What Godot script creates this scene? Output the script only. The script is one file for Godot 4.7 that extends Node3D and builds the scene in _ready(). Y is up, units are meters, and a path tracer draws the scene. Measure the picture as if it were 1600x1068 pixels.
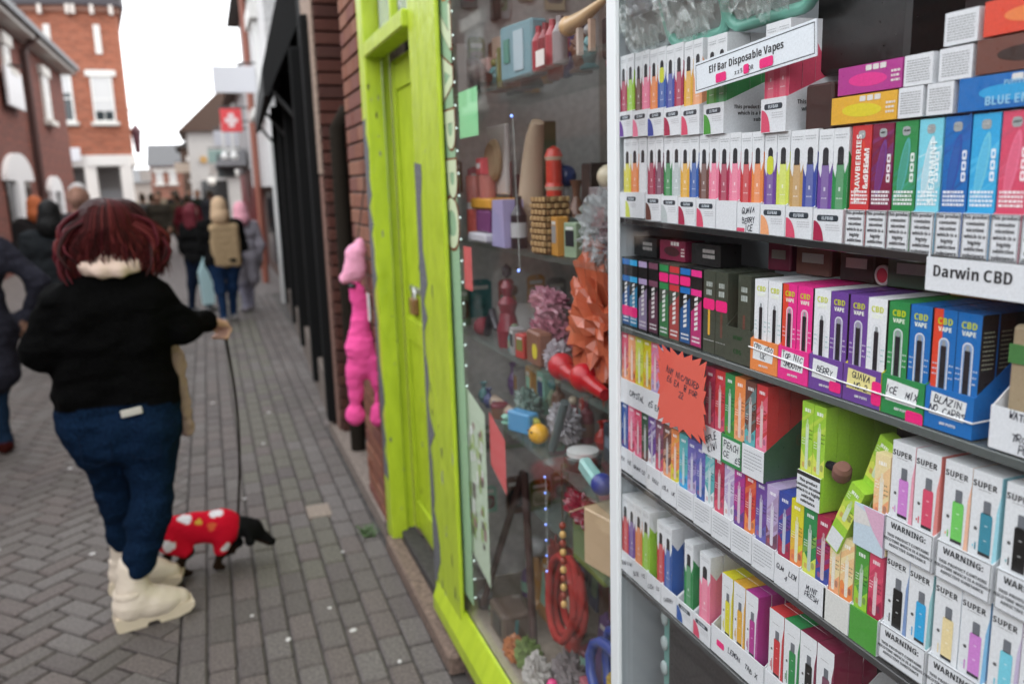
extends Node3D
# A pedestrian shopping lane: a shop window full of boxed goods on the right, walkers and brick houses on the left.

const TURN := -PI / 2.0   # things in the shop windows face the lane, towards -x
var rng := RandomNumberGenerator.new()
var taken := {}
var mats := {}
var meshes := {}
var cam: Camera3D


class MB:
	var v := PackedVector3Array()
	var n := PackedVector3Array()
	var c := PackedColorArray()
	var t := Transform3D.IDENTITY

	func tri(a: Vector3, b: Vector3, d: Vector3, col: Color, na := Vector3.ZERO, nb := Vector3.ZERO, nd := Vector3.ZERO) -> void:
		var f := (b - a).cross(d - a).normalized()
		var ns := [na, nb, nd]
		var ps := [a, b, d]
		for i in [0, 2, 1]:
			v.append(t * ps[i])
			n.append((t.basis * (f if ns[i] == Vector3.ZERO else ns[i])).normalized())
			c.append(col)

	func quad(a: Vector3, b: Vector3, d: Vector3, e: Vector3, col: Color) -> void:
		tri(a, b, d, col)
		tri(a, d, e, col)

	# cols: one colour, or [front +z, back, right +x, left, top, bottom]
	func box(at: Vector3, s: Vector3, cols) -> void:
		var f: Array = cols if cols is Array else [cols, cols, cols, cols, cols, cols]
		var h := s * 0.5
		var p := []
		for k in 8:
			p.append(at + Vector3(h.x if k & 1 else -h.x, h.y if k & 2 else -h.y, h.z if k & 4 else -h.z))
		quad(p[4], p[5], p[7], p[6], f[0])
		quad(p[1], p[0], p[2], p[3], f[1])
		quad(p[5], p[1], p[3], p[7], f[2])
		quad(p[0], p[4], p[6], p[2], f[3])
		quad(p[6], p[7], p[3], p[2], f[4])
		quad(p[0], p[1], p[5], p[4], f[5])

	# a box whose edges are cut by ch
	func cbox(at: Vector3, s: Vector3, ch: float, col: Color) -> void:
		var h := s * 0.5
		var ax := [Vector3.RIGHT, Vector3.UP, Vector3.BACK]
		for i in 3:
			var j := (i + 1) % 3
			var k := (i + 2) % 3
			for sg in [1.0, -1.0]:
				var o: Vector3 = at + ax[i] * h[i] * sg
				var u: Vector3 = ax[j] * (h[j] - ch)
				var w: Vector3 = ax[k] * (h[k] - ch)
				if sg > 0:
					quad(o - u - w, o + u - w, o + u + w, o - u + w, col)
				else:
					quad(o - u - w, o - u + w, o + u + w, o + u - w, col)
			for sj in [1.0, -1.0]:
				for sk in [1.0, -1.0]:
					var a0: Vector3 = at + ax[j] * h[j] * sj + ax[k] * (h[k] - ch) * sk
					var b0: Vector3 = at + ax[j] * (h[j] - ch) * sj + ax[k] * h[k] * sk
					var l: Vector3 = ax[i] * (h[i] - ch)
					edge(a0, b0, l, at, col)
		for sx in [1.0, -1.0]:
			for sy in [1.0, -1.0]:
				for sz in [1.0, -1.0]:
					var q := Vector3(sx, sy, sz)
					var a1 := at + Vector3(h.x, h.y - ch, h.z - ch) * q
					var b1 := at + Vector3(h.x - ch, h.y, h.z - ch) * q
					var d1 := at + Vector3(h.x - ch, h.y - ch, h.z) * q
					if sx * sy * sz > 0:
						tri(a1, b1, d1, col)
					else:
						tri(a1, d1, b1, col)

	func edge(a0: Vector3, b0: Vector3, l: Vector3, mid: Vector3, col: Color) -> void:
		var f := (b0 - a0).cross(l)
		if f.dot((a0 + b0) * 0.5 - mid) > 0:
			quad(a0 - l, b0 - l, b0 + l, a0 + l, col)
		else:
			quad(a0 + l, b0 + l, b0 - l, a0 - l, col)

	# flat print facing +z
	func rect(x0: float, y0: float, x1: float, y1: float, z: float, col: Color) -> void:
		quad(Vector3(x0, y0, z), Vector3(x1, y0, z), Vector3(x1, y1, z), Vector3(x0, y1, z), col)

	func poly(pts: PackedVector2Array, z: float, col: Color) -> void:
		var ids := Geometry2D.triangulate_polygon(pts)
		for i in range(0, ids.size(), 3):
			var a := pts[ids[i]]
			var b := pts[ids[i + 1]]
			var d := pts[ids[i + 2]]
			if (b - a).cross(d - a) < 0:
				var s := b
				b = d
				d = s
			tri(Vector3(a.x, a.y, z), Vector3(b.x, b.y, z), Vector3(d.x, d.y, z), col)

	func pill(x0: float, y0: float, x1: float, y1: float, r: float, z: float, col: Color, top_only := false) -> void:
		var pts := PackedVector2Array()
		for q in [[x1 - r, y1 - r, 0.0], [x0 + r, y1 - r, 90.0], [x0 + r, y0 + r, 180.0], [x1 - r, y0 + r, 270.0]]:
			for k in 5:
				var rr := 0.0 if top_only and q[2] >= 180.0 else r
				var o := Vector2(q[0], q[1])
				if rr == 0.0:
					o += Vector2(-r if q[2] == 180.0 else r, -r)
					pts.append(o)
					break
				pts.append(o + Vector2.from_angle(deg_to_rad(q[2] + k * 22.5)) * rr)
		poly(pts, z, col)

	# an outline of given depth, from z0 to z1
	func prism(pts: PackedVector2Array, z0: float, z1: float, col: Color, side = null) -> void:
		poly(pts, z1, col)
		var sc: Color = col if side == null else side
		var ccw := not Geometry2D.is_polygon_clockwise(pts)
		var from := v.size()
		poly(pts, z0, col)
		for i in range(from, v.size(), 3):
			var s := v[i + 1]
			v[i + 1] = v[i + 2]
			v[i + 2] = s
			for k in 3:
				n[i + k] = -n[i + k]
		for i in pts.size():
			var a := pts[i]
			var b := pts[(i + 1) % pts.size()]
			if not ccw:
				var s := a
				a = b
				b = s
			quad(Vector3(a.x, a.y, z0), Vector3(b.x, b.y, z0), Vector3(b.x, b.y, z1), Vector3(a.x, a.y, z1), sc)

	func tube(path: Array, rad, col: Color, sides := 8, caps := true) -> void:
		var rings := []
		var nrm := []
		var up := Vector3.UP
		for i in path.size():
			var d: Vector3 = (path[mini(i + 1, path.size() - 1)] - path[maxi(i - 1, 0)]).normalized()
			if absf(d.dot(up)) > 0.93:
				up = Vector3.RIGHT if absf(d.x) < 0.9 else Vector3.BACK
			var u := d.cross(up).normalized()
			var w := d.cross(u).normalized()
			up = -w
			var r: float = rad[i] if rad is Array else rad
			var ring := []
			var rn := []
			for k in sides:
				var a := TAU * k / sides
				var o := u * cos(a) + w * sin(a)
				ring.append(path[i] + o * r)
				rn.append(o)
			rings.append(ring)
			nrm.append(rn)
		for i in path.size() - 1:
			for k in sides:
				var k2 := (k + 1) % sides
				tri(rings[i][k], rings[i][k2], rings[i + 1][k2], col, nrm[i][k], nrm[i][k2], nrm[i + 1][k2])
				tri(rings[i][k], rings[i + 1][k2], rings[i + 1][k], col, nrm[i][k], nrm[i + 1][k2], nrm[i + 1][k])
		if caps:
			for k in sides:
				var k2 := (k + 1) % sides
				tri(path[0], rings[0][k2], rings[0][k], col)
				var e: int = path.size() - 1
				tri(path[e], rings[e][k], rings[e][k2], col)

	# profile: [[radius, y], ...] from the bottom up; colours may follow as a third entry
	func lathe(at: Vector3, prof: Array, col: Color, seg := 20, squash := 1.0) -> void:
		for i in prof.size() - 1:
			var r0: float = prof[i][0]
			var r1: float = prof[i + 1][0]
			var y0: float = prof[i][1]
			var y1: float = prof[i + 1][1]
			var cc: Color = prof[i + 1][2] if prof[i + 1].size() > 2 else col
			var slope := Vector2(y1 - y0, r0 - r1).normalized()
			for k in seg:
				var a0 := TAU * k / seg
				var a1 := TAU * (k + 1) / seg
				var d0 := Vector3(cos(a0), 0, -sin(a0) * squash)
				var d1 := Vector3(cos(a1), 0, -sin(a1) * squash)
				var n0 := d0 * slope.x + Vector3.UP * slope.y
				var n1 := d1 * slope.x + Vector3.UP * slope.y
				var p := at + Vector3.UP * y0
				var q := at + Vector3.UP * y1
				if r0 > 0.0:
					tri(p + d0 * r0, p + d1 * r0, q + d1 * r1, cc, n0, n1, n1)
				if r1 > 0.0:
					tri(p + d0 * r0, q + d1 * r1, q + d0 * r1, cc, n0, n1, n0)

	func ball(at: Vector3, r: Vector3, col: Color, seg := 14, stacks := 8) -> void:
		for i in stacks:
			var a0 := PI * i / stacks - PI / 2
			var a1 := PI * (i + 1) / stacks - PI / 2
			for k in seg:
				var b0 := TAU * k / seg
				var b1 := TAU * (k + 1) / seg
				var d := []
				for q in [[a0, b0], [a0, b1], [a1, b1], [a1, b0]]:
					d.append(Vector3(cos(q[0]) * cos(q[1]), sin(q[0]), -cos(q[0]) * sin(q[1])))
				var p := []
				var m := []
				for e in d:
					p.append(at + e * r)
					m.append((e / r).normalized())
				if i > 0:
					tri(p[0], p[1], p[2], col, m[0], m[1], m[2])
				if i < stacks - 1:
					tri(p[0], p[2], p[3], col, m[0], m[2], m[3])

	func mesh() -> ArrayMesh:
		var a := []
		a.resize(Mesh.ARRAY_MAX)
		a[Mesh.ARRAY_VERTEX] = v
		a[Mesh.ARRAY_NORMAL] = n
		a[Mesh.ARRAY_COLOR] = c
		var m := ArrayMesh.new()
		m.add_surface_from_arrays(Mesh.PRIMITIVE_TRIANGLES, a)
		return m


func col(hex: String) -> Color:
	return Color(hex).srgb_to_linear()


func numbered(called: String) -> String:
	var k: int = taken.get(called, 0)
	taken[called] = k + 1
	return called if k == 0 else "%s_%03d" % [called, k]


func tag(o: Node3D, label: String, category: String, group := "") -> Node3D:
	o.set_meta("label", label)
	o.set_meta("category", category)
	if group:
		o.set_meta("group", group)
	return o


func thing(called: String, label: String, category: String, at := Vector3.ZERO, turn := 0.0, group := "") -> Node3D:
	var o := Node3D.new()
	o.name = numbered(called)
	add_child(o)
	o.position = at
	o.rotation.y = turn
	return tag(o, label, category, group)


func put(called: String, m: Mesh, mat: Material, parent: Node = self, at := Vector3.ZERO) -> MeshInstance3D:
	var o := MeshInstance3D.new()
	o.name = numbered(called) if parent == self else called
	o.mesh = m
	o.material_override = mat
	parent.add_child(o, true)
	o.position = at
	return o


func single(called: String, m: Mesh, mat: Material, label: String, category: String, at := Vector3.ZERO, turn := 0.0, group := "") -> MeshInstance3D:
	var o := put(called, m, mat, self, at)
	o.rotation.y = turn
	tag(o, label, category, group)
	return o


func setting(called: String, m: Mesh, mat: Material, at := Vector3.ZERO) -> MeshInstance3D:
	var o := put(called, m, mat, self, at)
	o.set_meta("kind", "structure")
	return o


# lettering that stands 0.3 mm proud of the surface it is printed on
func letters(text: String, size: float, c: Color, parent: Node, at: Vector3, turn := Vector3.ZERO, called := "lettering", serif := false, squeeze := 1.0) -> MeshInstance3D:
	var key := "text:%s:%s:%.4f" % [text, serif, size]
	if not meshes.has(key):
		var f := SystemFont.new()
		f.font_names = PackedStringArray(["Droid Serif" if serif else "Droid Sans"])
		f.font_weight = 700
		var tm := TextMesh.new()
		tm.text = text
		tm.font = f
		tm.font_size = 24
		tm.pixel_size = size / 24.0
		tm.depth = 0.0003
		tm.curve_step = 3.0
		meshes[key] = tm
	var o := put(called, meshes[key], ink(c), parent, at)
	o.rotation = turn
	o.scale.x = squeeze
	return o


func ink(c: Color) -> StandardMaterial3D:
	var key := "ink" + c.to_html()
	if not mats.has(key):
		var m := StandardMaterial3D.new()
		m.albedo_color = c
		m.roughness = 0.5
		mats[key] = m
	return mats[key]


func paint(called: String, rough := 0.6, spec := 0.5) -> StandardMaterial3D:
	if not mats.has(called):
		var m := StandardMaterial3D.new()
		m.vertex_color_use_as_albedo = true
		m.roughness = rough
		m.metallic_specular = spec
		m.resource_name = called
		mats[called] = m
	return mats[called]


func noise_tex(freq: float, lo: Color, hi: Color, size := 512, bump := false, octaves := 4, strength := 4.0) -> NoiseTexture2D:
	var f := FastNoiseLite.new()
	f.seed = int(freq * 1000.0) + octaves
	f.frequency = freq
	f.fractal_octaves = octaves
	var t := NoiseTexture2D.new()
	t.noise = f
	t.width = size
	t.height = size
	t.seamless = true
	if bump:
		t.as_normal_map = true
		t.bump_strength = strength
	else:
		var g := Gradient.new()
		g.set_color(0, lo)
		g.set_color(1, hi)
		t.color_ramp = g
	return t


func grainy(called: String, rough: float, freq: float, lo: float, scale: float, bump := 0.0, in_world := true) -> StandardMaterial3D:
	if mats.has(called):
		return mats[called]
	var m := paint(called, rough)
	m.albedo_texture = noise_tex(freq, Color(lo, lo, lo), Color.WHITE)
	m.uv1_triplanar = true
	m.uv1_world_triplanar = in_world
	m.uv1_scale = Vector3.ONE * scale
	if bump > 0.0:
		m.normal_enabled = true
		m.normal_texture = noise_tex(freq * 2.0, Color.BLACK, Color.WHITE, 512, true)
		m.normal_scale = bump
	return m


# a body as one surface: bones are [from, to, radius, radius, colour]; smooth union, then surface nets
func body_mesh(bones: Array, cell: float, blend: float, fold := 0.0, fold_freq := 18.0, spots := []) -> ArrayMesh:
	var lo := Vector3.INF
	var hi := -Vector3.INF
	for b in bones:
		var r: float = maxf(b[2], b[3]) + cell * 3.0 + blend * 0.5
		lo = lo.min(b[0] - Vector3.ONE * r).min(b[1] - Vector3.ONE * r)
		hi = hi.max(b[0] + Vector3.ONE * r).max(b[1] + Vector3.ONE * r)
	var nx := int((hi.x - lo.x) / cell) + 2
	var ny := int((hi.y - lo.y) / cell) + 2
	var nz := int((hi.z - lo.z) / cell) + 2
	var field := PackedFloat32Array()
	field.resize(nx * ny * nz)
	field.fill(1e3)
	var own := PackedInt32Array()
	own.resize(nx * ny * nz)
	var best := PackedFloat32Array()
	best.resize(nx * ny * nz)
	best.fill(1e3)
	for bi in bones.size():
		var b: Array = bones[bi]
		var pa: Vector3 = b[0]
		var pb: Vector3 = b[1]
		var ra: float = b[2]
		var rb: float = b[3]
		var r := maxf(ra, rb) + cell * 2.0 + blend
		var l := (pa.min(pb) - Vector3.ONE * r - lo) / cell
		var h := (pa.max(pb) + Vector3.ONE * r - lo) / cell
		var ab := pb - pa
		var len2 := maxf(ab.length_squared(), 1e-9)
		# a sixth entry squashes the bone front to back
		var flat: float = b[5] if b.size() > 5 else 1.0
		for z in range(maxi(0, int(l.z)), mini(nz, int(h.z) + 2)):
			for y in range(maxi(0, int(l.y)), mini(ny, int(h.y) + 2)):
				var row := (z * ny + y) * nx
				for x in range(maxi(0, int(l.x)), mini(nx, int(h.x) + 2)):
					var p := lo + Vector3(x, y, z) * cell
					var q := p - pa
					var s := clampf(q.dot(ab) / len2, 0.0, 1.0)
					var e := q - ab * s
					if flat != 1.0:
						e.z /= flat
					var d := e.length() - lerpf(ra, rb, s)
					if flat != 1.0:
						d *= minf(1.0, 0.5 + flat * 0.5)
					var i := row + x
					if d < best[i]:
						best[i] = d
						own[i] = bi
					var o := field[i]
					var w := maxf(blend - absf(o - d), 0.0) / maxf(blend, 1e-6)
					field[i] = minf(o, d) - w * w * blend * 0.25
	if fold > 0.0:
		var fn := FastNoiseLite.new()
		fn.seed = 11
		fn.frequency = fold_freq
		fn.fractal_octaves = 2
		for z in nz:
			for y in ny:
				for x in nx:
					var i := (z * ny + y) * nx + x
					if absf(field[i]) < cell * 3.0:
						var p := lo + Vector3(x, y, z) * cell
						field[i] += fn.get_noise_3d(p.x, p.y * 1.6, p.z) * fold
	var at := PackedInt32Array()
	at.resize(nx * ny * nz)
	at.fill(-1)
	var vs := PackedVector3Array()
	var ns := PackedVector3Array()
	var cs := PackedColorArray()
	var off := [0, 1, nx, nx + 1, nx * ny, nx * ny + 1, nx * ny + nx, nx * ny + nx + 1]
	var edges := [[0, 1], [2, 3], [4, 5], [6, 7], [0, 2], [1, 3], [4, 6], [5, 7], [0, 4], [1, 5], [2, 6], [3, 7]]
	for z in nz - 1:
		for y in ny - 1:
			for x in nx - 1:
				var i := (z * ny + y) * nx + x
				if field[i] > cell * 3.0:
					continue
				var m := 0
				for k in 8:
					if field[i + off[k]] < 0.0:
						m |= 1 << k
				if m == 0 or m == 255:
					continue
				var sum := Vector3.ZERO
				var cnt := 0
				for e in edges:
					var fa := field[i + off[e[0]]]
					var fb := field[i + off[e[1]]]
					if (fa < 0.0) != (fb < 0.0):
						var s := fa / (fa - fb)
						var a := Vector3(e[0] & 1, (e[0] >> 1) & 1, (e[0] >> 2) & 1)
						var c := Vector3(e[1] & 1, (e[1] >> 1) & 1, (e[1] >> 2) & 1)
						sum += a.lerp(c, s)
						cnt += 1
				at[i] = vs.size()
				var p := lo + (Vector3(x, y, z) + sum / cnt) * cell
				vs.append(p)
				ns.append(Vector3(field[i + 1] - field[i] + field[i + off[7]] - field[i + off[6]], field[i + nx] - field[i] + field[i + off[7]] - field[i + off[5]], field[i + nx * ny] - field[i] + field[i + off[7]] - field[i + off[3]]).normalized())
				var cc: Color = bones[own[i]][4]
				for sp in spots:
					var off_ := p - (sp[0] as Vector3)
					if off_.length() * (1.0 + 0.16 * sin(atan2(off_.y, off_.x) * 3.0 + sp[1] * 900.0)) < sp[1]:
						cc = sp[2]
				cs.append(cc)
	var ix := PackedInt32Array()
	var step := [1, nx, nx * ny]
	for z in range(1, nz - 1):
		for y in range(1, ny - 1):
			for x in range(1, nx - 1):
				var i := (z * ny + y) * nx + x
				if at[i] < 0 and at[i - 1] < 0 and at[i - nx] < 0 and at[i - nx * ny] < 0:
					continue
				for ax in 3:
					var f0 := field[i]
					var f1 := field[i + step[ax]]
					if (f0 < 0.0) == (f1 < 0.0):
						continue
					var u: int = step[(ax + 1) % 3]
					var w: int = step[(ax + 2) % 3]
					var q := [at[i], at[i - u], at[i - u - w], at[i - w]]
					if q.min() < 0:
						continue
					if f0 < 0.0:
						ix.append_array([q[0], q[2], q[1], q[0], q[3], q[2]])
					else:
						ix.append_array([q[0], q[1], q[2], q[0], q[2], q[3]])
	var arr := []
	arr.resize(Mesh.ARRAY_MAX)
	arr[Mesh.ARRAY_VERTEX] = vs
	arr[Mesh.ARRAY_NORMAL] = ns
	arr[Mesh.ARRAY_COLOR] = cs
	arr[Mesh.ARRAY_INDEX] = ix
	var m2 := ArrayMesh.new()
	m2.add_surface_from_arrays(Mesh.PRIMITIVE_TRIANGLES, arr)
	return m2


func _ready() -> void:
	rng.seed = 20240
	cam = Camera3D.new()
	cam.name = "camera"
	add_child(cam)
	cam.position = Vector3(0, 1.68, 0)
	cam.rotation_degrees = Vector3(-10.98, -19.644, -1.71)
	cam.keep_aspect = Camera3D.KEEP_HEIGHT
	var lens := CameraAttributesPhysical.new()
	lens.frustum_focal_length = 29.21
	lens.frustum_near = 0.05
	lens.frustum_far = 600.0
	lens.frustum_focus_distance = 1.22
	lens.exposure_aperture = 3.5
	cam.attributes = lens
	cam.fov = 44.66
	cam.far = 600.0
	var we := WorldEnvironment.new()
	we.name = "environment"
	var env := Environment.new()
	env.background_mode = Environment.BG_SKY
	env.tonemap_mode = Environment.TONE_MAPPER_LINEAR
	env.tonemap_exposure = 2.5
	env.sdfgi_enabled = true
	env.ssao_enabled = true
	env.ssil_enabled = true
	var sky := Sky.new()
	var sm := ProceduralSkyMaterial.new()     # an even winter overcast
	sm.sky_top_color = Color(0.93, 0.95, 0.97)
	sm.sky_horizon_color = Color(0.97, 0.975, 0.985)
	sm.sky_curve = 0.3
	sm.ground_bottom_color = Color(0.3, 0.29, 0.28)
	sm.ground_horizon_color = Color(0.6, 0.6, 0.6)
	sm.sun_angle_max = 1.0
	sm.sky_cover = overcast()
	sm.sky_cover_modulate = Color(1, 1, 1, 0.12)
	sky.sky_material = sm
	env.sky = sky
	env.background_energy_multiplier = 1.5
	we.environment = env
	add_child(we)
	var sun := DirectionalLight3D.new()
	sun.name = "sun"
	sun.light_energy = 0.3
	sun.light_angular_distance = 40.0
	sun.light_color = Color(1.0, 0.98, 0.95)
	sun.shadow_enabled = true
	add_child(sun)
	sun.rotation_degrees = Vector3(-52, 68, 0)

	ground()
	left_house()
	added_low_shop()
	tower()
	right_row()
	far_end()
	shop_front()
	window_goods()
	display_shelves()
	people()
	small_things()


func overcast() -> NoiseTexture2D:
	var t := noise_tex(0.006, Color(0, 0, 0, 0), Color(1, 1, 1, 1), 512, false, 3)
	t.height = 256
	return t


# ---------------------------------------------------------------- ground

func in_view(p: Vector3, slack := 40.0) -> float:
	var q := cam.transform.affine_inverse() * p
	if q.z > -0.3:
		return -1.0
	var f := 1300.0
	var x := 800.0 + f * q.x / -q.z
	var y := 534.0 - f * q.y / -q.z
	if x < -slack or x > 1600 + slack or y < -slack or y > 1068 + slack:
		return -1.0
	return -q.z


func brick_variants(size: Vector3, ch: float, shades: Array) -> Array:
	var out := []
	for s in shades:
		var b := MB.new()
		b.cbox(Vector3.ZERO, size, ch, s)
		out.append(b.mesh())
	return out


func lay(called: String, spots: Array, variants: Array, mat: Material, tone: Array, size: Vector3, ch: float) -> void:
	# spots: [position, turn, variant]; the 300 nearest in view are parts, the rest one field
	var root := Node3D.new()
	root.name = numbered(called)
	add_child(root)
	root.set_meta("kind", "structure")
	var near := []
	var rest := []
	for s in spots:
		var d := in_view(s[0])
		if d > 0.0:
			near.append([d, s])
		else:
			rest.append(s)
	near.sort_custom(func(a, b): return a[0] < b[0])
	for i in near.size():
		if i >= 240:
			rest.append(near[i][1])
			continue
		var s: Array = near[i][1]
		var o := put("paver", variants[s[2]], mat, root, s[0])
		o.rotation = Vector3(rng.randf_range(-0.012, 0.012), s[1], rng.randf_range(-0.012, 0.012))
	var b := MB.new()
	b.cbox(Vector3.ZERO, size, ch, Color.WHITE)
	var mm := MultiMesh.new()
	mm.transform_format = MultiMesh.TRANSFORM_3D
	mm.use_colors = true
	mm.mesh = b.mesh()
	mm.instance_count = rest.size()
	for i in rest.size():
		mm.set_instance_transform(i, Transform3D(Basis(Vector3.UP, rest[i][1]), rest[i][0]))
		mm.set_instance_color(i, tone[rest[i][2]])
	var f := MultiMeshInstance3D.new()
	f.name = "far_pavers"
	f.multimesh = mm
	f.material_override = mat
	f.set_meta("kind", "stuff")
	root.add_child(f)


func ground() -> void:
	var g := MB.new()
	g.quad(Vector3(-60, 0, 40), Vector3(60, 0, 40), Vector3(60, 0, -160), Vector3(-60, 0, -160), Color(0.125, 0.108, 0.1))
	setting("ground", g.mesh(), grainy("grit", 0.95, 0.02, 0.55, 0.7, 0.4), Vector3(0, -0.016, 0))
	var d := MB.new()
	d.quad(Vector3(-6, 0, -13.9), Vector3(3, 0, -13.9), Vector3(3, 0, -120), Vector3(-6, 0, -120), Color(0.154, 0.131, 0.122))
	setting("street", d.mesh(), grainy("worn_paving", 0.9, 0.03, 0.72, 0.35), Vector3(0, -0.002, 0))
	var pm := grainy("paver_stone", 0.85, 0.05, 0.66, 2.3, 0.7)
	var tone := [Color(0.126, 0.106, 0.098), Color(0.14, 0.116, 0.107), Color(0.154, 0.13, 0.12), Color(0.166, 0.136, 0.124), Color(0.174, 0.151, 0.141), Color(0.188, 0.163, 0.152)]
	var size := Vector3(0.188, 0.06, 0.0925)
	var wear := FastNoiseLite.new()
	wear.seed = 31
	wear.frequency = 0.8
	var vs := brick_variants(size, 0.008, tone)
	# blocks in herringbone at 45 degrees, left of the drain course
	var spots := []
	var ax := Vector3(0.7071, 0, -0.7071) * 0.1
	var ay := Vector3(-0.7071, 0, -0.7071) * 0.1
	var org := Vector3(-0.25, 0, -3.0)
	var edge_cuts := []
	for i in range(-130, 110):
		for m in range(-45, 45):
			for k in 2:
				var p := org
				if k == 0:
					p += ax * (i + 4 * m + 1.0) + ay * (i + 0.5)
				else:
					p += ax * (i + 4 * m + 3.5) + ay * (i + 1.0)
				if p.x > -0.2 or p.x < -4.0 or p.z > -1.9 or p.z < -13.9:
					continue
				p.y = -0.03 + rng.randf_range(-0.002, 0.001)
				if p.x > -0.362:
					edge_cuts.append([p, k])
					continue
				spots.append([p, (PI / 4 if k == 0 else -PI / 4) + rng.randf_range(-0.012, 0.012), clampi(int(3.0 + wear.get_noise_2d(p.x, p.z) * 4.0 + rng.randf_range(-1.8, 1.8)), 0, 5)])
	lay("herringbone_paving", spots, vs, pm, tone, size, 0.005)
	# blocks in courses along the shops
	spots = []
	for cidx in 11:
		var x := -0.197 + cidx * 0.1
		var z := -1.7 - (0.1 if cidx % 2 else 0.0) - rng.randf() * 0.05
		while z > -13.9:
			var moss := 0
			if absf(x - 0.25) < 0.2 and z < -3.3:
				moss = 6
			if x > 0.62 and z > -5.9:
				z -= 0.197
				continue
			spots.append([Vector3(x, -0.03 + rng.randf_range(-0.003, 0.001), z), PI / 2 + rng.randf_range(-0.008, 0.008), moss if moss and rng.randf() < 0.6 else clampi(int(3.0 + wear.get_noise_2d(x, z) * 4.0 + rng.randf_range(-1.8, 1.8)), 0, 5)])
			z -= 0.197
	var tone2: Array = tone.duplicate()
	tone2.append(Color(0.158, 0.144, 0.114))
	lay("block_pavement", spots, brick_variants(size, 0.008, tone2), pm, tone2, size, 0.005)
	# blocks cut along the drain course
	var edge := Node3D.new()
	edge.name = "cut_paving_edge"
	edge.set_meta("kind", "structure")
	add_child(edge)
	for q in edge_cuts:
		var p: Vector3 = q[0]
		var an := -PI / 4 if q[1] == 0 else PI / 4
		var outline := PackedVector2Array()
		for s in [[-1, -1], [1, -1], [1, 1], [-1, 1]]:
			outline.append(Vector2(s[0] * 0.097, s[1] * 0.047).rotated(an) + Vector2(p.x, p.z))
		var kept := Geometry2D.intersect_polygons(outline, PackedVector2Array([Vector2(-2, -16), Vector2(-0.252, -16), Vector2(-0.252, 0), Vector2(-2, 0)]))
		if kept.is_empty():
			continue
		var pts := []
		for e in kept[0]:
			pts.append([e.x - p.x, e.y - p.z])
		put("cut_paver", flatwise(pts, -0.03, 0.03, tone[rng.randi() % 6]), pm, edge, p)


# ---------------------------------------------------------------- houses

func brick_wall_mat(called: String, a: Color, b: Color, mortar: Color, scale := 1.0) -> StandardMaterial3D:
	if mats.has(called):
		return mats[called]
	var im := Image.create(512, 512, false, Image.FORMAT_RGB8)
	var r := RandomNumberGenerator.new()
	r.seed = 77
	for row in 16:
		for k in 5:
			for half in 1:
				var shade := r.randf()
				var c := a.lerp(b, shade) * r.randf_range(0.85, 1.1)
				c.a = 1.0
				var x0 := int(k * 102.4 + (51.0 if row % 2 else 0.0))
				for y in range(row * 32, row * 32 + 32):
					for x in range(x0, x0 + 103):
						var mo := y - row * 32 < 4 or x - x0 < 4
						im.set_pixel(x % 512, y, mortar if mo else c * Color(1, 1, 1) * (0.94 + 0.06 * sin(x * 0.7 + y * 1.3)))
	var m := StandardMaterial3D.new()
	m.resource_name = called
	m.albedo_texture = ImageTexture.create_from_image(im)
	m.roughness = 0.9
	m.uv1_triplanar = true
	m.uv1_world_triplanar = true
	m.uv1_scale = Vector3.ONE * 0.85 * scale
	mats[called] = m
	return m


func flatwise(pts: Array, y0: float, y1: float, c: Color, side = null) -> ArrayMesh:
	var b := MB.new()
	b.t = Transform3D(Basis(Vector3.RIGHT, Vector3.FORWARD, Vector3.UP), Vector3.ZERO)
	var p := PackedVector2Array()
	for q in pts:
		p.append(Vector2(q[0], -q[1]))
	b.prism(p, y0, y1, c, side)
	return b.mesh()


func sash(parent: Node3D, at: Vector3, turn: float, w: float, h: float, blind := 0.0, bars := 1) -> void:
	var win := Node3D.new()
	win.name = "window"
	parent.add_child(win, true)
	win.position = at
	win.rotation.y = turn
	var white := Color(0.72, 0.72, 0.7)
	var f := MB.new()
	var t := 0.07
	f.box(Vector3(-w / 2 + t / 2, h / 2, 0), Vector3(t, h, 0.1), white)
	f.box(Vector3(w / 2 - t / 2, h / 2, 0), Vector3(t, h, 0.1), white)
	f.box(Vector3(0, t / 2, 0), Vector3(w - 2 * t, t, 0.098), white)
	f.box(Vector3(0, h - t / 2, 0), Vector3(w - 2 * t, t, 0.098), white)
	f.box(Vector3(0, h / 2, 0), Vector3(w - 2 * t, t * 0.8, 0.09), white)
	for k in bars:
		f.box(Vector3(-w / 2 + w * (k + 1) / (bars + 1.0), h / 2, 0.0), Vector3(0.03, h - 2 * t, 0.06), white)
	put("frame", f.mesh(), paint("painted_wood", 0.5), win)
	var g := MB.new()
	g.box(Vector3(0, h / 2, 0.012), Vector3(w - 2 * t, h - 2 * t, 0.012), Color(0.035, 0.04, 0.045))
	put("pane", g.mesh(), paint("far_glass", 0.08), win)
	if blind > 0.0:
		var bl := MB.new()
		bl.box(Vector3(0, h - t - h * blind / 2, 0.027), Vector3(w - 2 * t - 0.02, h * blind, 0.01), Color(0.55, 0.55, 0.55))
		put("blind", bl.mesh(), paint("painted_wood", 0.5), win)
	var s := MB.new()
	s.box(Vector3(0, -0.07, 0.06), Vector3(w + 0.25, 0.14, 0.2), Color(0.6, 0.59, 0.56))
	put("sill", s.mesh(), paint("stone_trim", 0.8), win)
	var l := MB.new()
	l.box(Vector3(0, h + 0.13, 0.03), Vector3(w + 0.34, 0.24, 0.14), Color(0.68, 0.67, 0.64))
	put("lintel", l.mesh(), paint("stone_trim", 0.8), win)


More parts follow.
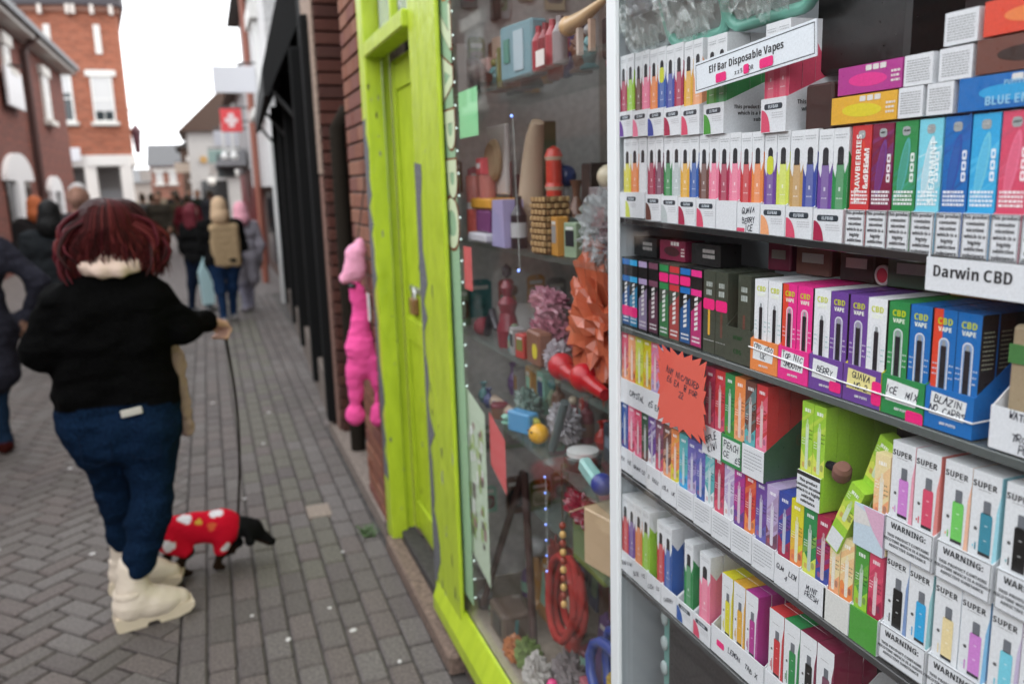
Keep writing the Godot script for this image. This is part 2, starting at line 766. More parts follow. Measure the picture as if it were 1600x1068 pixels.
func left_house() -> void:
	var o := thing("brick_house", "dark red brick house with white trim and black gutter on the shaded side", "house", Vector3(-4, 0, -17))
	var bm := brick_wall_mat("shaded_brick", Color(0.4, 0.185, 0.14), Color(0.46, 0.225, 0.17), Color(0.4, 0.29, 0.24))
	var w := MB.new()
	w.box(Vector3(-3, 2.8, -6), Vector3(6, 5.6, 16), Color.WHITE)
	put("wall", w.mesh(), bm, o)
	var r := MB.new()
	var slate := Color(0.05, 0.05, 0.055)
	r.quad(Vector3(0.42, 5.62, 2.2), Vector3(0.42, 5.62, -14.2), Vector3(-3, 8.0, -14.2), Vector3(-3, 8.0, 2.2), slate)
	r.quad(Vector3(-6.4, 5.62, -14.2), Vector3(-6.4, 5.62, 2.2), Vector3(-3, 8.0, 2.2), Vector3(-3, 8.0, -14.2), slate)
	r.tri(Vector3(0.42, 5.62, -14.2), Vector3(-6.4, 5.62, -14.2), Vector3(-3, 8.0, -14.2), slate)
	r.tri(Vector3(-6.4, 5.62, 2.2), Vector3(0.42, 5.62, 2.2), Vector3(-3, 8.0, 2.2), slate)
	put("roof", r.mesh(), grainy("slates", 0.7, 0.05, 0.6, 1.2, 0.6), o)
	var s := MB.new()
	s.box(Vector3(0.2, 5.52, -6), Vector3(0.4, 0.16, 16.4), Color(0.55, 0.53, 0.5))
	put("soffit", s.mesh(), paint("stone_trim", 0.8), o)
	var g := MB.new()
	g.box(Vector3(0.46, 5.62, -6), Vector3(0.12, 0.14, 16.5), Color(0.015, 0.015, 0.016))
	put("gutter", g.mesh(), paint("black_iron", 0.5), o)
	var dp := MB.new()
	dp.tube([Vector3(0.1, 0.0, -7.4), Vector3(0.1, 5.2, -7.4), Vector3(0.42, 5.55, -7.4)], 0.085, Color(0.06, 0.025, 0.02), 8)
	put("downpipe", dp.mesh(), paint("black_iron", 0.5), o)
	sash(o, Vector3(0.03, 3.72, -10.3), PI / 2, 0.95, 1.2, 0.9, 0)
	sash(o, Vector3(0.03, 4.5, -5.4), PI / 2, 0.6, 0.5, 0.9, 0)
	for z in [0.2]:
		sash(o, Vector3(0.03, 3.2, z), PI / 2, 1.0, 1.5, 0.0, 1)
	# the white arched doorway and the arched window beyond it
	for q in [[-4.9, 1.45, 2.0, true], [-9.6, 1.0, 1.75, false]]:
		var d := Node3D.new()
		d.name = "arched_doorway" if q[3] else "arched_window"
		o.add_child(d, true)
		d.position = Vector3(0.02, 0, q[0])
		d.rotation.y = PI / 2
		var a := MB.new()
		var pts := PackedVector2Array()
		var hw: float = q[1]
		for k in 17:
			pts.append(Vector2(cos(PI * k / 16) * hw, q[2] + sin(PI * k / 16) * hw * 0.42))
		a.prism(pts, -0.02, 0.1, Color(0.66, 0.66, 0.68))
		put("fanlight", a.mesh(), paint("painted_wood", 0.5), d)
		var p := MB.new()
		for x in ([-hw * 0.2] if q[3] else [-hw * 0.75, hw * 0.75]):
			p = MB.new()
			p.box(Vector3(x, q[2] / 2, 0.06), Vector3(hw * (0.5 if q[3] else 0.4), q[2], 0.12), Color(0.66, 0.66, 0.68))
			put("pilaster", p.mesh(), paint("painted_wood", 0.5), d)
		var gl := MB.new()
		gl.box(Vector3(0, q[2] / 2, 0.01), Vector3(hw * 1.8, q[2] - 0.02, 0.03), Color(0.03, 0.03, 0.034))
		put("pane", gl.mesh(), paint("far_glass", 0.08), d)
	var sg := thing("hanging_sign", "white rectangular sign on an iron arm high on the dark brick house", "sign", Vector3(-3.96, 3.62, -22.3))
	var sb := MB.new()
	sb.cbox(Vector3(0.1, 0.42, 0), Vector3(0.08, 0.86, 1.7), 0.02, Color(0.62, 0.63, 0.66))
	put("board", sb.mesh(), paint("painted_wood", 0.5), sg)
	var sa := MB.new()
	sa.tube([Vector3(-0.02, 0.95, 0), Vector3(0.3, 0.92, 0)], 0.03, Color(0.02, 0.02, 0.02), 6)
	put("arm", sa.mesh(), paint("black_iron", 0.5), sg)


func added_low_shop() -> void:  # added out of view to darken pane reflections, kept low for sky light
	var o := thing("added_low_shop", "added single storey brick shop, unseen beyond the left edge, mirrored in the glass", "shop", Vector3(-4, 0, -3.5))
	var w := MB.new()
	w.box(Vector3(-2.5, 1.55, 0), Vector3(5, 3.1, 22.8), Color.WHITE)
	put("wall", w.mesh(), brick_wall_mat("shaded_brick", Color.BLACK, Color.BLACK, Color.BLACK), o)
	var r := MB.new()
	r.box(Vector3(-2.45, 3.18, 0), Vector3(5.3, 0.16, 22.9), Color(0.1, 0.1, 0.105))
	put("roof", r.mesh(), paint("stone_trim", 0.8), o)
	for z in [-8.5, -4.0, 0.5, 5.0, 9.0]:
		var g := MB.new()
		g.box(Vector3(0.02, 1.4, z), Vector3(0.05, 1.8, 2.6), Color(0.03, 0.03, 0.034))
		put("shop_window", g.mesh(), paint("far_glass", 0.08), o)


func tower() -> void:
	var o := thing("corner_building", "tall orange brick corner building with white sash windows and a stone shop front", "building", Vector3.ZERO)
	var bm := brick_wall_mat("orange_brick", Color(0.59, 0.335, 0.245), Color(0.65, 0.395, 0.305), Color(0.57, 0.43, 0.36))
	var foot := [[-10.0, -41.2], [-4.5, -40.0], [-3.33, -40.0], [-3.05, -40.06], [-2.87, -40.22], [-2.78, -40.5], [-3.6, -50.0], [-10.0, -50.0]]
	put("wall", flatwise(foot, 3.2, 9.05, Color.WHITE), bm, o)
	var lower := []
	for p in foot:
		lower.append([p[0] - 0.3 if p[0] > -3.4 else p[0], p[1] - 2.4 if p[1] > -45 else p[1]])
	put("shop_recess", flatwise(lower, 0.0, 2.85, Color(0.2, 0.19, 0.185)), paint("stone_trim", 0.8), o)
	var grown := []
	for p in foot:
		grown.append([p[0] + (0.28 if p[0] > -3.3 else 0.0), p[1] + (0.28 if p[1] > -45 else 0.0)])
	put("cornice", flatwise(grown, 9.25, 9.8, Color(0.04, 0.035, 0.04)), paint("black_iron", 0.5), o)
	var mid := []
	for p in foot:
		mid.append([p[0] + (0.12 if p[0] > -3.3 else 0.0), p[1] + (0.12 if p[1] > -45 else 0.0)])
	put("frieze", flatwise(mid, 9.02, 9.25, Color(0.28, 0.14, 0.1)), paint("stone_trim", 0.8), o)
	for x in [-7.0, -6.6, -5.65, -4.6, -4.4, -3.7, -2.98]:
		var b := MB.new()
		b.box(Vector3(x, 9.06, -39.8 if x > -4.6 else -39.8 + (x + 4.5) * 0.22), Vector3(0.14, 0.36, 0.3), Color(0.62, 0.57, 0.53))
		put("bracket", b.mesh(), paint("stone_trim", 0.8), o)
	var f := []
	for p in foot:
		f.append([p[0] + (0.1 if p[0] > -3.3 else 0.0), p[1] + (0.1 if p[1] > -45 else 0.0)])
	put("fascia", flatwise(f, 2.8, 3.24, Color(0.66, 0.64, 0.62)), paint("stone_trim", 0.8), o)
	for x in [-5.75, -4.5, -3.12]:
		var p := MB.new()
		p.box(Vector3(x, 1.4, -40.15 if x > -5 else -40.4), Vector3(0.44, 2.8, 0.4), Color(0.66, 0.63, 0.6))
		put("pillar", p.mesh(), paint("stone_trim", 0.8), o)
	for x in [-5.1, -3.8]:
		var p := MB.new()
		p.box(Vector3(x, 0.9, -41.0), Vector3(0.95, 1.8, 0.05), Color(0.2, 0.2, 0.21))
		put("shop_shutter", p.mesh(), paint("painted_wood", 0.5), o)
	sash(o, Vector3(-3.68, 4.6, -39.98), 0.0, 0.82, 1.85, 0.72, 1)
	sash(o, Vector3(-5.2, 4.62, -40.14), -0.215, 0.8, 1.9, 0.35, 1)
	for q in [[-3.62, -39.97, 0.0], [-5.5, -40.2, -0.215]]:
		var s := MB.new()
		s.box(Vector3(0, 0.58, 0), Vector3(0.24, 1.16, 0.1), Color(0.68, 0.66, 0.63))
		var n := put("slit_panel", s.mesh(), paint("stone_trim", 0.8), o, Vector3(q[0], 7.35, q[1]))
		n.rotation.y = q[2]
	var sg := MB.new()
	sg.cbox(Vector3(0, 0, 0), Vector3(0.85, 0.55, 0.08), 0.01, Color(0.66, 0.66, 0.7))
	single("wall_sign", sg.mesh(), paint("painted_wood", 0.5), "small white sign board over the stone shop front of the corner building", "sign", Vector3(-5.2, 3.28, -39.78))
	var hb := thing("wall_lantern", "dark lantern on the side wall of the orange brick corner building", "lantern", Vector3(-2.78, 3.3, -40.7))
	var hm := MB.new()
	hm.lathe(Vector3(0.18, 0, 0), [[0.0, 0.0], [0.12, 0.02], [0.2, 0.9], [0.26, 0.95], [0.05, 1.25], [0.0, 1.3]], Color(0.09, 0.03, 0.04), 10)
	put("lamp_housing", hm.mesh(), paint("black_iron", 0.5), hb)
	var ha := MB.new()
	ha.tube([Vector3(-0.08, 1.9, 0), Vector3(0.18, 1.8, 0), Vector3(0.18, 1.25, 0)], 0.04, Color(0.06, 0.03, 0.03), 6)
	put("arm", ha.mesh(), paint("black_iron", 0.5), hb)


func right_row() -> void:
	# black timber shop front next door, under its folded awning
	var o := thing("black_shop", "black timber shop front with narrow brown framed doors under a black awning", "shop", Vector3(0.945, 0, -9), -0.042)
	var blk := Color(0.012, 0.012, 0.013)
	var w := MB.new()
	w.box(Vector3(1.6, 2.6, 0), Vector3(3.0, 7.2, 6.7), Color(0.02, 0.02, 0.021))
	w.box(Vector3(0.02, 2.95, 0.0), Vector3(0.16, 0.7, 6.6), blk)
	put("wall", w.mesh(), grainy("black_paint", 0.8, 0.03, 0.5, 1.2), o)
	var sp := MB.new()
	sp.box(Vector3(0.02, 0.16, 0), Vector3(0.28, 0.32, 6.7), Color(0.24, 0.19, 0.16))
	put("stall_riser", sp.mesh(), grainy("old_render", 0.9, 0.04, 0.6, 1.5, 0.5), o)
	for z in [3.45, 2.2, 0.6, -0.9, -2.7]:
		var p := MB.new()
		p.cbox(Vector3(-0.1, 1.42, z), Vector3(0.12, 2.6, 0.13), 0.012, blk)
		put("post", p.mesh(), paint("matt_black", 0.75, 0.15), o)
	for z in [2.9, 1.5, 0.0, -1.75]:
		var p := MB.new()
		p.cbox(Vector3(-0.075, 1.35, z), Vector3(0.07, 2.1, 0.12), 0.01, Color(0.24, 0.1, 0.035))
		put("brown_frame", p.mesh(), paint("painted_wood", 0.5), o)
		var g := MB.new()
		g.box(Vector3(0.05, 1.4, z - 0.45), Vector3(0.02, 2.0, 0.7), Color(0.02, 0.022, 0.025))
		put("pane", g.mesh(), paint("far_glass", 0.08), o)
	var aw := thing("awning", "black folded shop awning sloping out over the black shop front", "awning", Vector3(0.93, 2.5, -9.3), -0.042)
	var am := MB.new()
	am.t = Transform3D(Basis.IDENTITY, Vector3.ZERO)
	am.prism(PackedVector2Array([Vector2(0.0, 1.05), Vector2(-0.06, 1.05), Vector2(-0.33, 0.1), Vector2(-0.33, -0.1), Vector2(-0.29, -0.1), Vector2(-0.24, 0.02), Vector2(0.0, 0.5)]), -2.6, 2.2, blk)
	put("cloth", am.mesh(), paint("awning_cloth", 0.9), aw)
	for z in [-2.5, 0.0, 2.1]:
		var a := MB.new()
		a.tube([Vector3(-0.02, -0.35, z), Vector3(-0.27, -0.04, z)], 0.02, Color(0.03, 0.03, 0.03), 6)
		put("arm", a.mesh(), paint("black_iron", 0.5), aw)
	# white house with a downpipe, beyond the black shop
	var h := thing("white_house", "white rendered house with a white corner post beyond the black shop", "house", Vector3(0.985, 0, -16))
	var hw := MB.new()
	hw.box(Vector3(2.0, 3.4, 0), Vector3(4.0, 3.4, 6.8), Color(0.7, 0.69, 0.68))
	hw.box(Vector3(2.1, 0.85, 0), Vector3(3.8, 1.7, 6.7), Color(0.13, 0.085, 0.07))
	put("wall", hw.mesh(), grainy("white_render", 0.85, 0.03, 0.85, 0.8), h)
	var hr := MB.new()
	hr.t = Transform3D(Basis(Vector3.RIGHT, Vector3.UP, Vector3.BACK), Vector3.ZERO)
	hr.prism(PackedVector2Array([Vector2(-0.25, 5.05), Vector2(4.2, 5.05), Vector2(2.0, 7.2)]), -3.6, 3.5, Color(0.07, 0.055, 0.05))
	put("roof", hr.mesh(), grainy("slates", 0.7, 0.05, 0.6, 1.2, 0.6), h)
	var cp := MB.new()
	cp.cbox(Vector3(0.02, 1.2, 3.32), Vector3(0.16, 2.4, 0.16), 0.01, Color(0.7, 0.7, 0.68))
	put("corner_post", cp.mesh(), paint("painted_wood", 0.5), h)
	var dp := MB.new()
	dp.tube([Vector3(-0.1, 0, 0.4), Vector3(-0.1, 5.0, 0.4)], 0.06, Color(0.28, 0.1, 0.07), 8)
	put("downpipe", dp.mesh(), paint("black_iron", 0.5), h)
	sash(h, Vector3(-0.02, 2.9, 1.6), -PI / 2, 0.9, 1.3, 0.5, 1)
	for z in [2.2, -0.6]:
		var g := MB.new()
		g.box(Vector3(0.16, 0.95, z), Vector3(0.06, 1.3, 1.3), Color(0.03, 0.03, 0.034))
		put("shop_window", g.mesh(), paint("far_glass", 0.08), h)
	var hs := thing("projecting_sign", "blank pale grey rectangular sign projecting over the lane", "sign", Vector3(0.95, 3.13, -14))
	var sb := MB.new()
	sb.cbox(Vector3(-0.37, 0.2, 0), Vector3(0.64, 0.4, 0.05), 0.008, Color(0.6, 0.6, 0.63))
	put("board", sb.mesh(), paint("painted_wood", 0.5), hs)
	var sa := MB.new()
	sa.tube([Vector3(0.02, 0.45, 0), Vector3(-0.68, 0.43, 0)], 0.018, Color(0.06, 0.06, 0.06), 6)
	put("arm", sa.mesh(), paint("black_iron", 0.5), hs)
	var rs := thing("red_sign", "small red projecting sign with a white emblem above the lane", "sign", Vector3(0.95, 2.67, -16))
	var rb := MB.new()
	rb.cbox(Vector3(-0.4, 0.2, 0), Vector3(0.36, 0.4, 0.05), 0.008, Color(0.68, 0.06, 0.07))
	rb.box(Vector3(-0.4, 0.2, 0.027), Vector3(0.1, 0.24, 0.004), Color(0.75, 0.6, 0.6))
	rb.box(Vector3(-0.4, 0.2, 0.0285), Vector3(0.22, 0.08, 0.004), Color(0.75, 0.6, 0.6))
	put("board", rb.mesh(), paint("painted_wood", 0.5), rs)
	var ra := MB.new()
	ra.tube([Vector3(0.02, 0.42, 0), Vector3(-0.6, 0.42, 0)], 0.018, Color(0.06, 0.06, 0.06), 6)
	put("arm", ra.mesh(), paint("black_iron", 0.5), rs)
	for q in [[0.41, "white pole lantern hanging under the red sign, farther from the wall"], [0.58, "white pole lantern hanging under the red sign, nearer the wall"]]:
		var lt := thing("pole_lantern", q[1], "lantern", Vector3(q[0], 2.28, -17), 0.0, "pole lanterns under the red sign")
		var lm := MB.new()
		lm.tube([Vector3(0, 0.06, 0), Vector3(0, 0.62, 0)], 0.028, Color(0.68, 0.68, 0.66), 8)
		put("pole", lm.mesh(), paint("painted_wood", 0.5), lt)
		var lb := MB.new()
		lb.ball(Vector3.ZERO, Vector3.ONE * 0.075, Color(0.75, 0.75, 0.73), 12, 8)
		put("globe", lb.mesh(), paint("painted_wood", 0.5), lt)
		var bk := MB.new()
		bk.tube([Vector3(0, 0.6, 0), Vector3(0.56 + (0.41 - q[0]) * 1.0, 0.66, 0)], 0.015, Color(0.06, 0.06, 0.06), 6)
		put("arm", bk.mesh(), paint("black_iron", 0.5), lt)


func far_end() -> void:
	# maroon shop, white gabled house, and the houses that close the street
	var m := thing("maroon_shop", "shop with a maroon front and pale fascia down the right side of the lane", "shop", Vector3(1.0, 0, -23.5))
	var a := MB.new()
	a.box(Vector3(2, 3.1, 0), Vector3(4, 2.0, 8.0), Color(0.42, 0.4, 0.4))
	put("wall", a.mesh(), grainy("white_render", 0.85, 0.03, 0.85, 0.8), m)
	var mf := MB.new()
	mf.box(Vector3(2.05, 1.05, 0), Vector3(4, 2.1, 7.9), Color(0.22, 0.015, 0.02))
	put("shop_front", mf.mesh(), paint("painted_wood", 0.5), m)
	var mr := MB.new()
	mr.prism(PackedVector2Array([Vector2(-0.3, 4.1), Vector2(4.3, 4.1), Vector2(2.0, 6.0)]), -4.2, 4.2, Color(0.17, 0.09, 0.06))
	put("roof", mr.mesh(), grainy("slates", 0.7, 0.05, 0.6, 1.2, 0.6), m)
	sash(m, Vector3(-0.02, 2.6, -1.5), -PI / 2, 0.9, 1.1, 0.4, 1)
	var g := thing("gabled_house", "white gabled house with a brown roof near the far end of the lane", "house", Vector3(0.0, 0, -34))
	var b := MB.new()
	b.box(Vector3(2.0, 1.9, -2), Vector3(4.9, 3.8, 6), Color(0.62, 0.6, 0.58))
	put("wall", b.mesh(), grainy("white_render", 0.85, 0.03, 0.85, 0.8), g)
	var gr := MB.new()
	gr.prism(PackedVector2Array([Vector2(-0.75, 3.75), Vector2(4.8, 3.75), Vector2(2.6, 6.2), Vector2(1.9, 6.2)]), -5.2, 1.2, Color(0.14, 0.08, 0.055))
	put("roof", gr.mesh(), grainy("slates", 0.7, 0.05, 0.6, 1.2, 0.6), g)
	var gs := MB.new()
	gs.box(Vector3(0.35, 1.0, 1.03), Vector3(0.9, 2.0, 0.05), Color(0.03, 0.03, 0.03))
	put("shop_window", gs.mesh(), paint("far_glass", 0.08), g)
	var em := MB.new()
	em.lathe(Vector3.ZERO, [[0.0, 0.0], [0.13, 0.0], [0.13, 0.04], [0.0, 0.04]], Color(0.5, 0.3, 0.1), 18)
	var ee := single("round_sign", em.mesh(), paint("painted_wood", 0.5), "round amber sign on the white gabled house", "sign", Vector3(0.05, 2.75, -32.95))
	ee.rotation.x = PI / 2
	# small projecting signs, lamps and blinds farther down the lane
	for q in [[0.78, 2.75, -19.5, 0.5, 0.32, Color(0.5, 0.5, 0.54), "pale grey sign above the maroon shop"], [0.72, 2.2, -21.5, 0.4, 0.5, Color(0.1, 0.12, 0.12), "black upright sign before the maroon shop"], [0.66, 2.55, -24.5, 0.5, 0.35, Color(0.3, 0.42, 0.38), "sea green sign at the middle of the maroon shop"], [0.62, 2.3, -27.0, 0.45, 0.4, Color(0.6, 0.55, 0.5), "cream sign at the far end of the maroon shop"], [-0.5, 2.6, -38.0, 0.6, 0.4, Color(0.5, 0.4, 0.32), "tan sign beyond the white gabled house"], [-2.35, 2.4, -44.0, 0.5, 0.5, Color(0.55, 0.52, 0.5), "pale sign past the corner building"]]:
		var sg := thing("street_sign", "small %s" % q[6], "sign", Vector3(q[0], q[1], q[2]), 0.0, "small signs down the lane")
		var bm2 := MB.new()
		bm2.cbox(Vector3(-q[3] / 2, 0, 0), Vector3(q[3], q[4], 0.06), 0.01, q[5])
		put("board", bm2.mesh(), paint("painted_wood", 0.5), sg)
		var am2 := MB.new()
		am2.tube([Vector3(0.4 if q[0] > -2 else -0.7, q[4] / 2 + 0.05, 0), Vector3(-q[3] if q[0] > -2 else 0.0, q[4] / 2 + 0.05, 0)], 0.02, Color(0.05, 0.05, 0.05), 6)
		put("arm", am2.mesh(), paint("black_iron", 0.5), sg)
	for q in [[0.25, 1.95, -33.0, "white globe lamp on the gabled house"], [-0.4, 2.1, -45.2, "white globe lamp on the brown house"], [-1.0, 2.2, -59.0, "white globe lamp on the end house"]]:
		var lm := MB.new()
		lm.ball(Vector3.ZERO, Vector3.ONE * 0.16, Color(0.75, 0.73, 0.68), 12, 8)
		lm.tube([Vector3(0, 0.12, 0), Vector3(0, 0.3, 0), Vector3(0, 0.3, -0.4)], 0.03, Color(0.1, 0.1, 0.1), 6)
		single("globe_lamp", lm.mesh(), paint("painted_wood", 0.5), "unlit " + q[3], "lamp", Vector3(q[0], q[1], q[2]), 0.0, "globe lamps down the lane")
	var bl := MB.new()
	bl.prism(PackedVector2Array([Vector2(-0.75, 2.3), Vector2(-0.1, 2.6), Vector2(-0.1, 2.2), Vector2(-0.75, 2.2)]), -2.0, 2.0, Color(0.3, 0.3, 0.31))
	single("shop_blind", bl.mesh(), paint("awning_cloth", 0.9), "grey shop blind over the maroon front", "awning", Vector3(1.05, 0, -22.5))
	sash(g, Vector3(1.2, 2.3, 1.03), 0.0, 0.8, 1.1, 0.3, 1)
	var e := thing("end_house", "reddish brick house with a grey roof closing the far end of the lane", "house", Vector3(-2.2, 0, -60))
	var c := MB.new()
	c.box(Vector3(0.1, 1.65, -2), Vector3(2.3, 3.3, 5), Color.WHITE)
	put("wall", c.mesh(), brick_wall_mat("far_brick", Color(0.56, 0.36, 0.3), Color(0.62, 0.44, 0.38), Color(0.6, 0.5, 0.45)), e)
	var er := MB.new()
	er.t = Transform3D(Basis(Vector3.UP, PI / 2), Vector3(0, 0, 0))
	er.prism(PackedVector2Array([Vector2(-0.8, 3.25), Vector2(4.8, 3.25), Vector2(2.0, 4.75)]), -1.2, 1.4, Color(0.13, 0.13, 0.14))
	put("roof", er.mesh(), grainy("slates", 0.7, 0.05, 0.6, 1.2, 0.6), e)
	sash(e, Vector3(-0.5, 2.15, 0.52), 0.0, 0.42, 0.72, 0.8, 0)
	sash(e, Vector3(0.3, 2.15, 0.52), 0.0, 0.42, 0.72, 0.8, 0)
	var k := thing("low_house", "low pale house half hidden at the far left end of the lane", "house", Vector3(-4.2, 0, -70))
	var d := MB.new()
	d.box(Vector3(-1.0, 1.2, -2), Vector3(5, 2.4, 4), Color(0.42, 0.37, 0.33))
	put("wall", d.mesh(), grainy("white_render", 0.85, 0.03, 0.85, 0.8), k)
	var kr := MB.new()
	kr.t = Transform3D(Basis(Vector3.UP, PI / 2), Vector3.ZERO)
	kr.prism(PackedVector2Array([Vector2(-0.3, 2.35), Vector2(4.3, 2.35), Vector2(2.0, 3.4)]), -3.6, 1.6, Color(0.2, 0.2, 0.21))
	put("roof", kr.mesh(), grainy("slates", 0.7, 0.05, 0.6, 1.2, 0.6), k)
	var q := thing("dark_house", "brown house with a slate roof between the gabled house and the end house", "house", Vector3(-1.0, 0, -46))
	var r := MB.new()
	r.box(Vector3(2.2, 1.9, -3), Vector3(4.4, 3.8, 6), Color(0.2, 0.13, 0.1))
	put("wall", r.mesh(), grainy("old_render", 0.9, 0.04, 0.6, 1.5, 0.5), q)
	var qr := MB.new()
	qr.prism(PackedVector2Array([Vector2(-0.25, 3.75), Vector2(4.6, 3.75), Vector2(2.2, 5.3)]), -6.2, 0.3, Color(0.09, 0.085, 0.08))
	put("roof", qr.mesh(), grainy("slates", 0.7, 0.05, 0.6, 1.2, 0.6), q)
	sash(q, Vector3(0.7, 2.2, 0.03), 0.0, 0.6, 0.9, 0.7, 0)


# ---------------------------------------------------------------- the green shop front

func clear_pane(called: String, alpha := 0.0) -> StandardMaterial3D:
	if not mats.has(called):
		var m := StandardMaterial3D.new()
		m.resource_name = called
		m.albedo_color = Color(0.96, 1.0, 0.98, alpha)
		m.metallic_specular = 0.36
		m.transparency = BaseMaterial3D.TRANSPARENCY_ALPHA
		m.roughness = 0.0
		m.cull_mode = BaseMaterial3D.CULL_DISABLED
		mats[called] = m
	return mats[called]


func green_paint() -> StandardMaterial3D:
	if mats.has("green_paint"):
		return mats["green_paint"]
	var m := paint("green_paint", 0.35)
	m.albedo_texture = noise_tex(0.012, Color(0.86, 0.88, 0.8), Color.WHITE, 512, false, 5)
	m.uv1_triplanar = true
	m.uv1_world_triplanar = true
	m.uv1_scale = Vector3(2, 0.8, 2)
	m.normal_enabled = true
	m.normal_texture = noise_tex(0.03, Color.BLACK, Color.WHITE, 512, true, 4, 3.0)
	m.normal_scale = 0.35
	return m


# bare grey wood where the paint has flaked off: ragged patches 0.6 mm proud of the post's face
func flakes(parent: Node3D, x: float, z0: float, z1: float, y0: float, y1: float, lean: float, seed_: int, c := Color(0.2, 0.2, 0.215)) -> void:
	var r := RandomNumberGenerator.new()
	r.seed = seed_
	var pts := PackedVector2Array()
	var n := 26
	for k in n + 1:
		pts.append(Vector2(z0, lerpf(y0, y1, k / float(n))))
	for k in n + 1:
		var w := (z1 - z0) * clampf(0.55 + r.randf_range(-0.35, 0.45), 0.12, 1.0)
		pts.append(Vector2(z0 + w, lerpf(y1, y0, k / float(n)) + r.randf_range(-0.01, 0.01)))
	var b := MB.new()
	b.t = Transform3D(Basis(Vector3.BACK, Vector3.UP, Vector3.LEFT), Vector3(x, 0, 0))
	b.prism(pts, 0.0, 0.0008, c)
	put("bare_wood", b.mesh(), grainy("bare_wood", 0.9, 0.05, 0.5, 3.0, 0.6), parent)


func film_mat() -> StandardMaterial3D:
	if not mats.has("vinyl_film"):
		var m := StandardMaterial3D.new()
		m.resource_name = "vinyl_film"
		m.albedo_color = Color(0.66, 0.8, 0.66, 0.55)
		m.transparency = BaseMaterial3D.TRANSPARENCY_ALPHA
		m.roughness = 0.4
		mats["vinyl_film"] = m
	return mats["vinyl_film"]


func chip_outline(r: RandomNumberGenerator, c: Vector2, size: float) -> PackedVector2Array:
	var pts := PackedVector2Array()
	for k in 7:
		var a := TAU * k / 7
		pts.append(c + Vector2(cos(a) * size * r.randf_range(0.4, 1.0), sin(a) * size * r.randf_range(0.9, 3.4)))
	return pts


# paint chipped off a face that looks to the lane
func chips(parent: Node3D, x: float, z0: float, z1: float, count: int, seed_: int) -> void:
	var r := RandomNumberGenerator.new()
	r.seed = seed_
	var b := MB.new()
	b.t = Transform3D(Basis(Vector3.BACK, Vector3.UP, Vector3.LEFT), Vector3(x, 0, 0))
	for k in count:
		b.poly(chip_outline(r, Vector2(r.randf_range(z0, z1), 0.2 + 1.9 * r.randf() * r.randf()), r.randf_range(0.003, 0.012)), 0.0006, [Color(0.2, 0.2, 0.21), Color(0.1, 0.09, 0.07), Color(0.42, 0.42, 0.36)][r.randi() % 3])
	put("paint_chips", b.mesh(), grainy("bare_wood", 0.9, 0.05, 0.5, 3.0, 0.6), parent).set_meta("kind", "stuff")


# the same on the far post's return, which looks up the lane
func face_chips(parent: Node3D, z: float, x0: float, x1: float, count: int, seed_: int) -> void:
	var r := RandomNumberGenerator.new()
	r.seed = seed_
	var b := MB.new()
	for k in count:
		b.poly(chip_outline(r, Vector2(r.randf_range(x0, x1), 0.15 + 2.0 * r.randf()), r.randf_range(0.002, 0.007)), z + 0.0006, [Color(0.2, 0.2, 0.21), Color(0.1, 0.09, 0.07), Color(0.42, 0.42, 0.36)][r.randi() % 3])
	put("paint_chips", b.mesh(), grainy("bare_wood", 0.9, 0.05, 0.5, 3.0, 0.6), parent).set_meta("kind", "stuff")


func brick_column(o: Node3D, x: float, z0: float, z1: float, y0: float, y1: float, depth: float, shades: Array, mat: Material) -> void:
	# front face at x looking to -x; each brick a piece of its own
	var vs := {}
	var row := 0
	var y := y0
	while y < y1:
		var z := z0
		var half := row % 2 == 1
		while z < z1 - 0.02:
			var l: float = minf(0.105 if half else 0.215, z1 - z)
			half = false
			var key := "%.3f_%d" % [l, rng.randi() % shades.size()]
			if not vs.has(key):
				var b := MB.new()
				b.cbox(Vector3.ZERO, Vector3(depth, 0.064, l - 0.01), 0.004, shades[int(key.split("_")[1])])
				vs[key] = b.mesh()
			put("brick", vs[key], mat, o, Vector3(x + depth / 2 + rng.randf_range(-0.002, 0.002), y + 0.032, z + l / 2))
			z += l
		y += 0.075
		row += 1


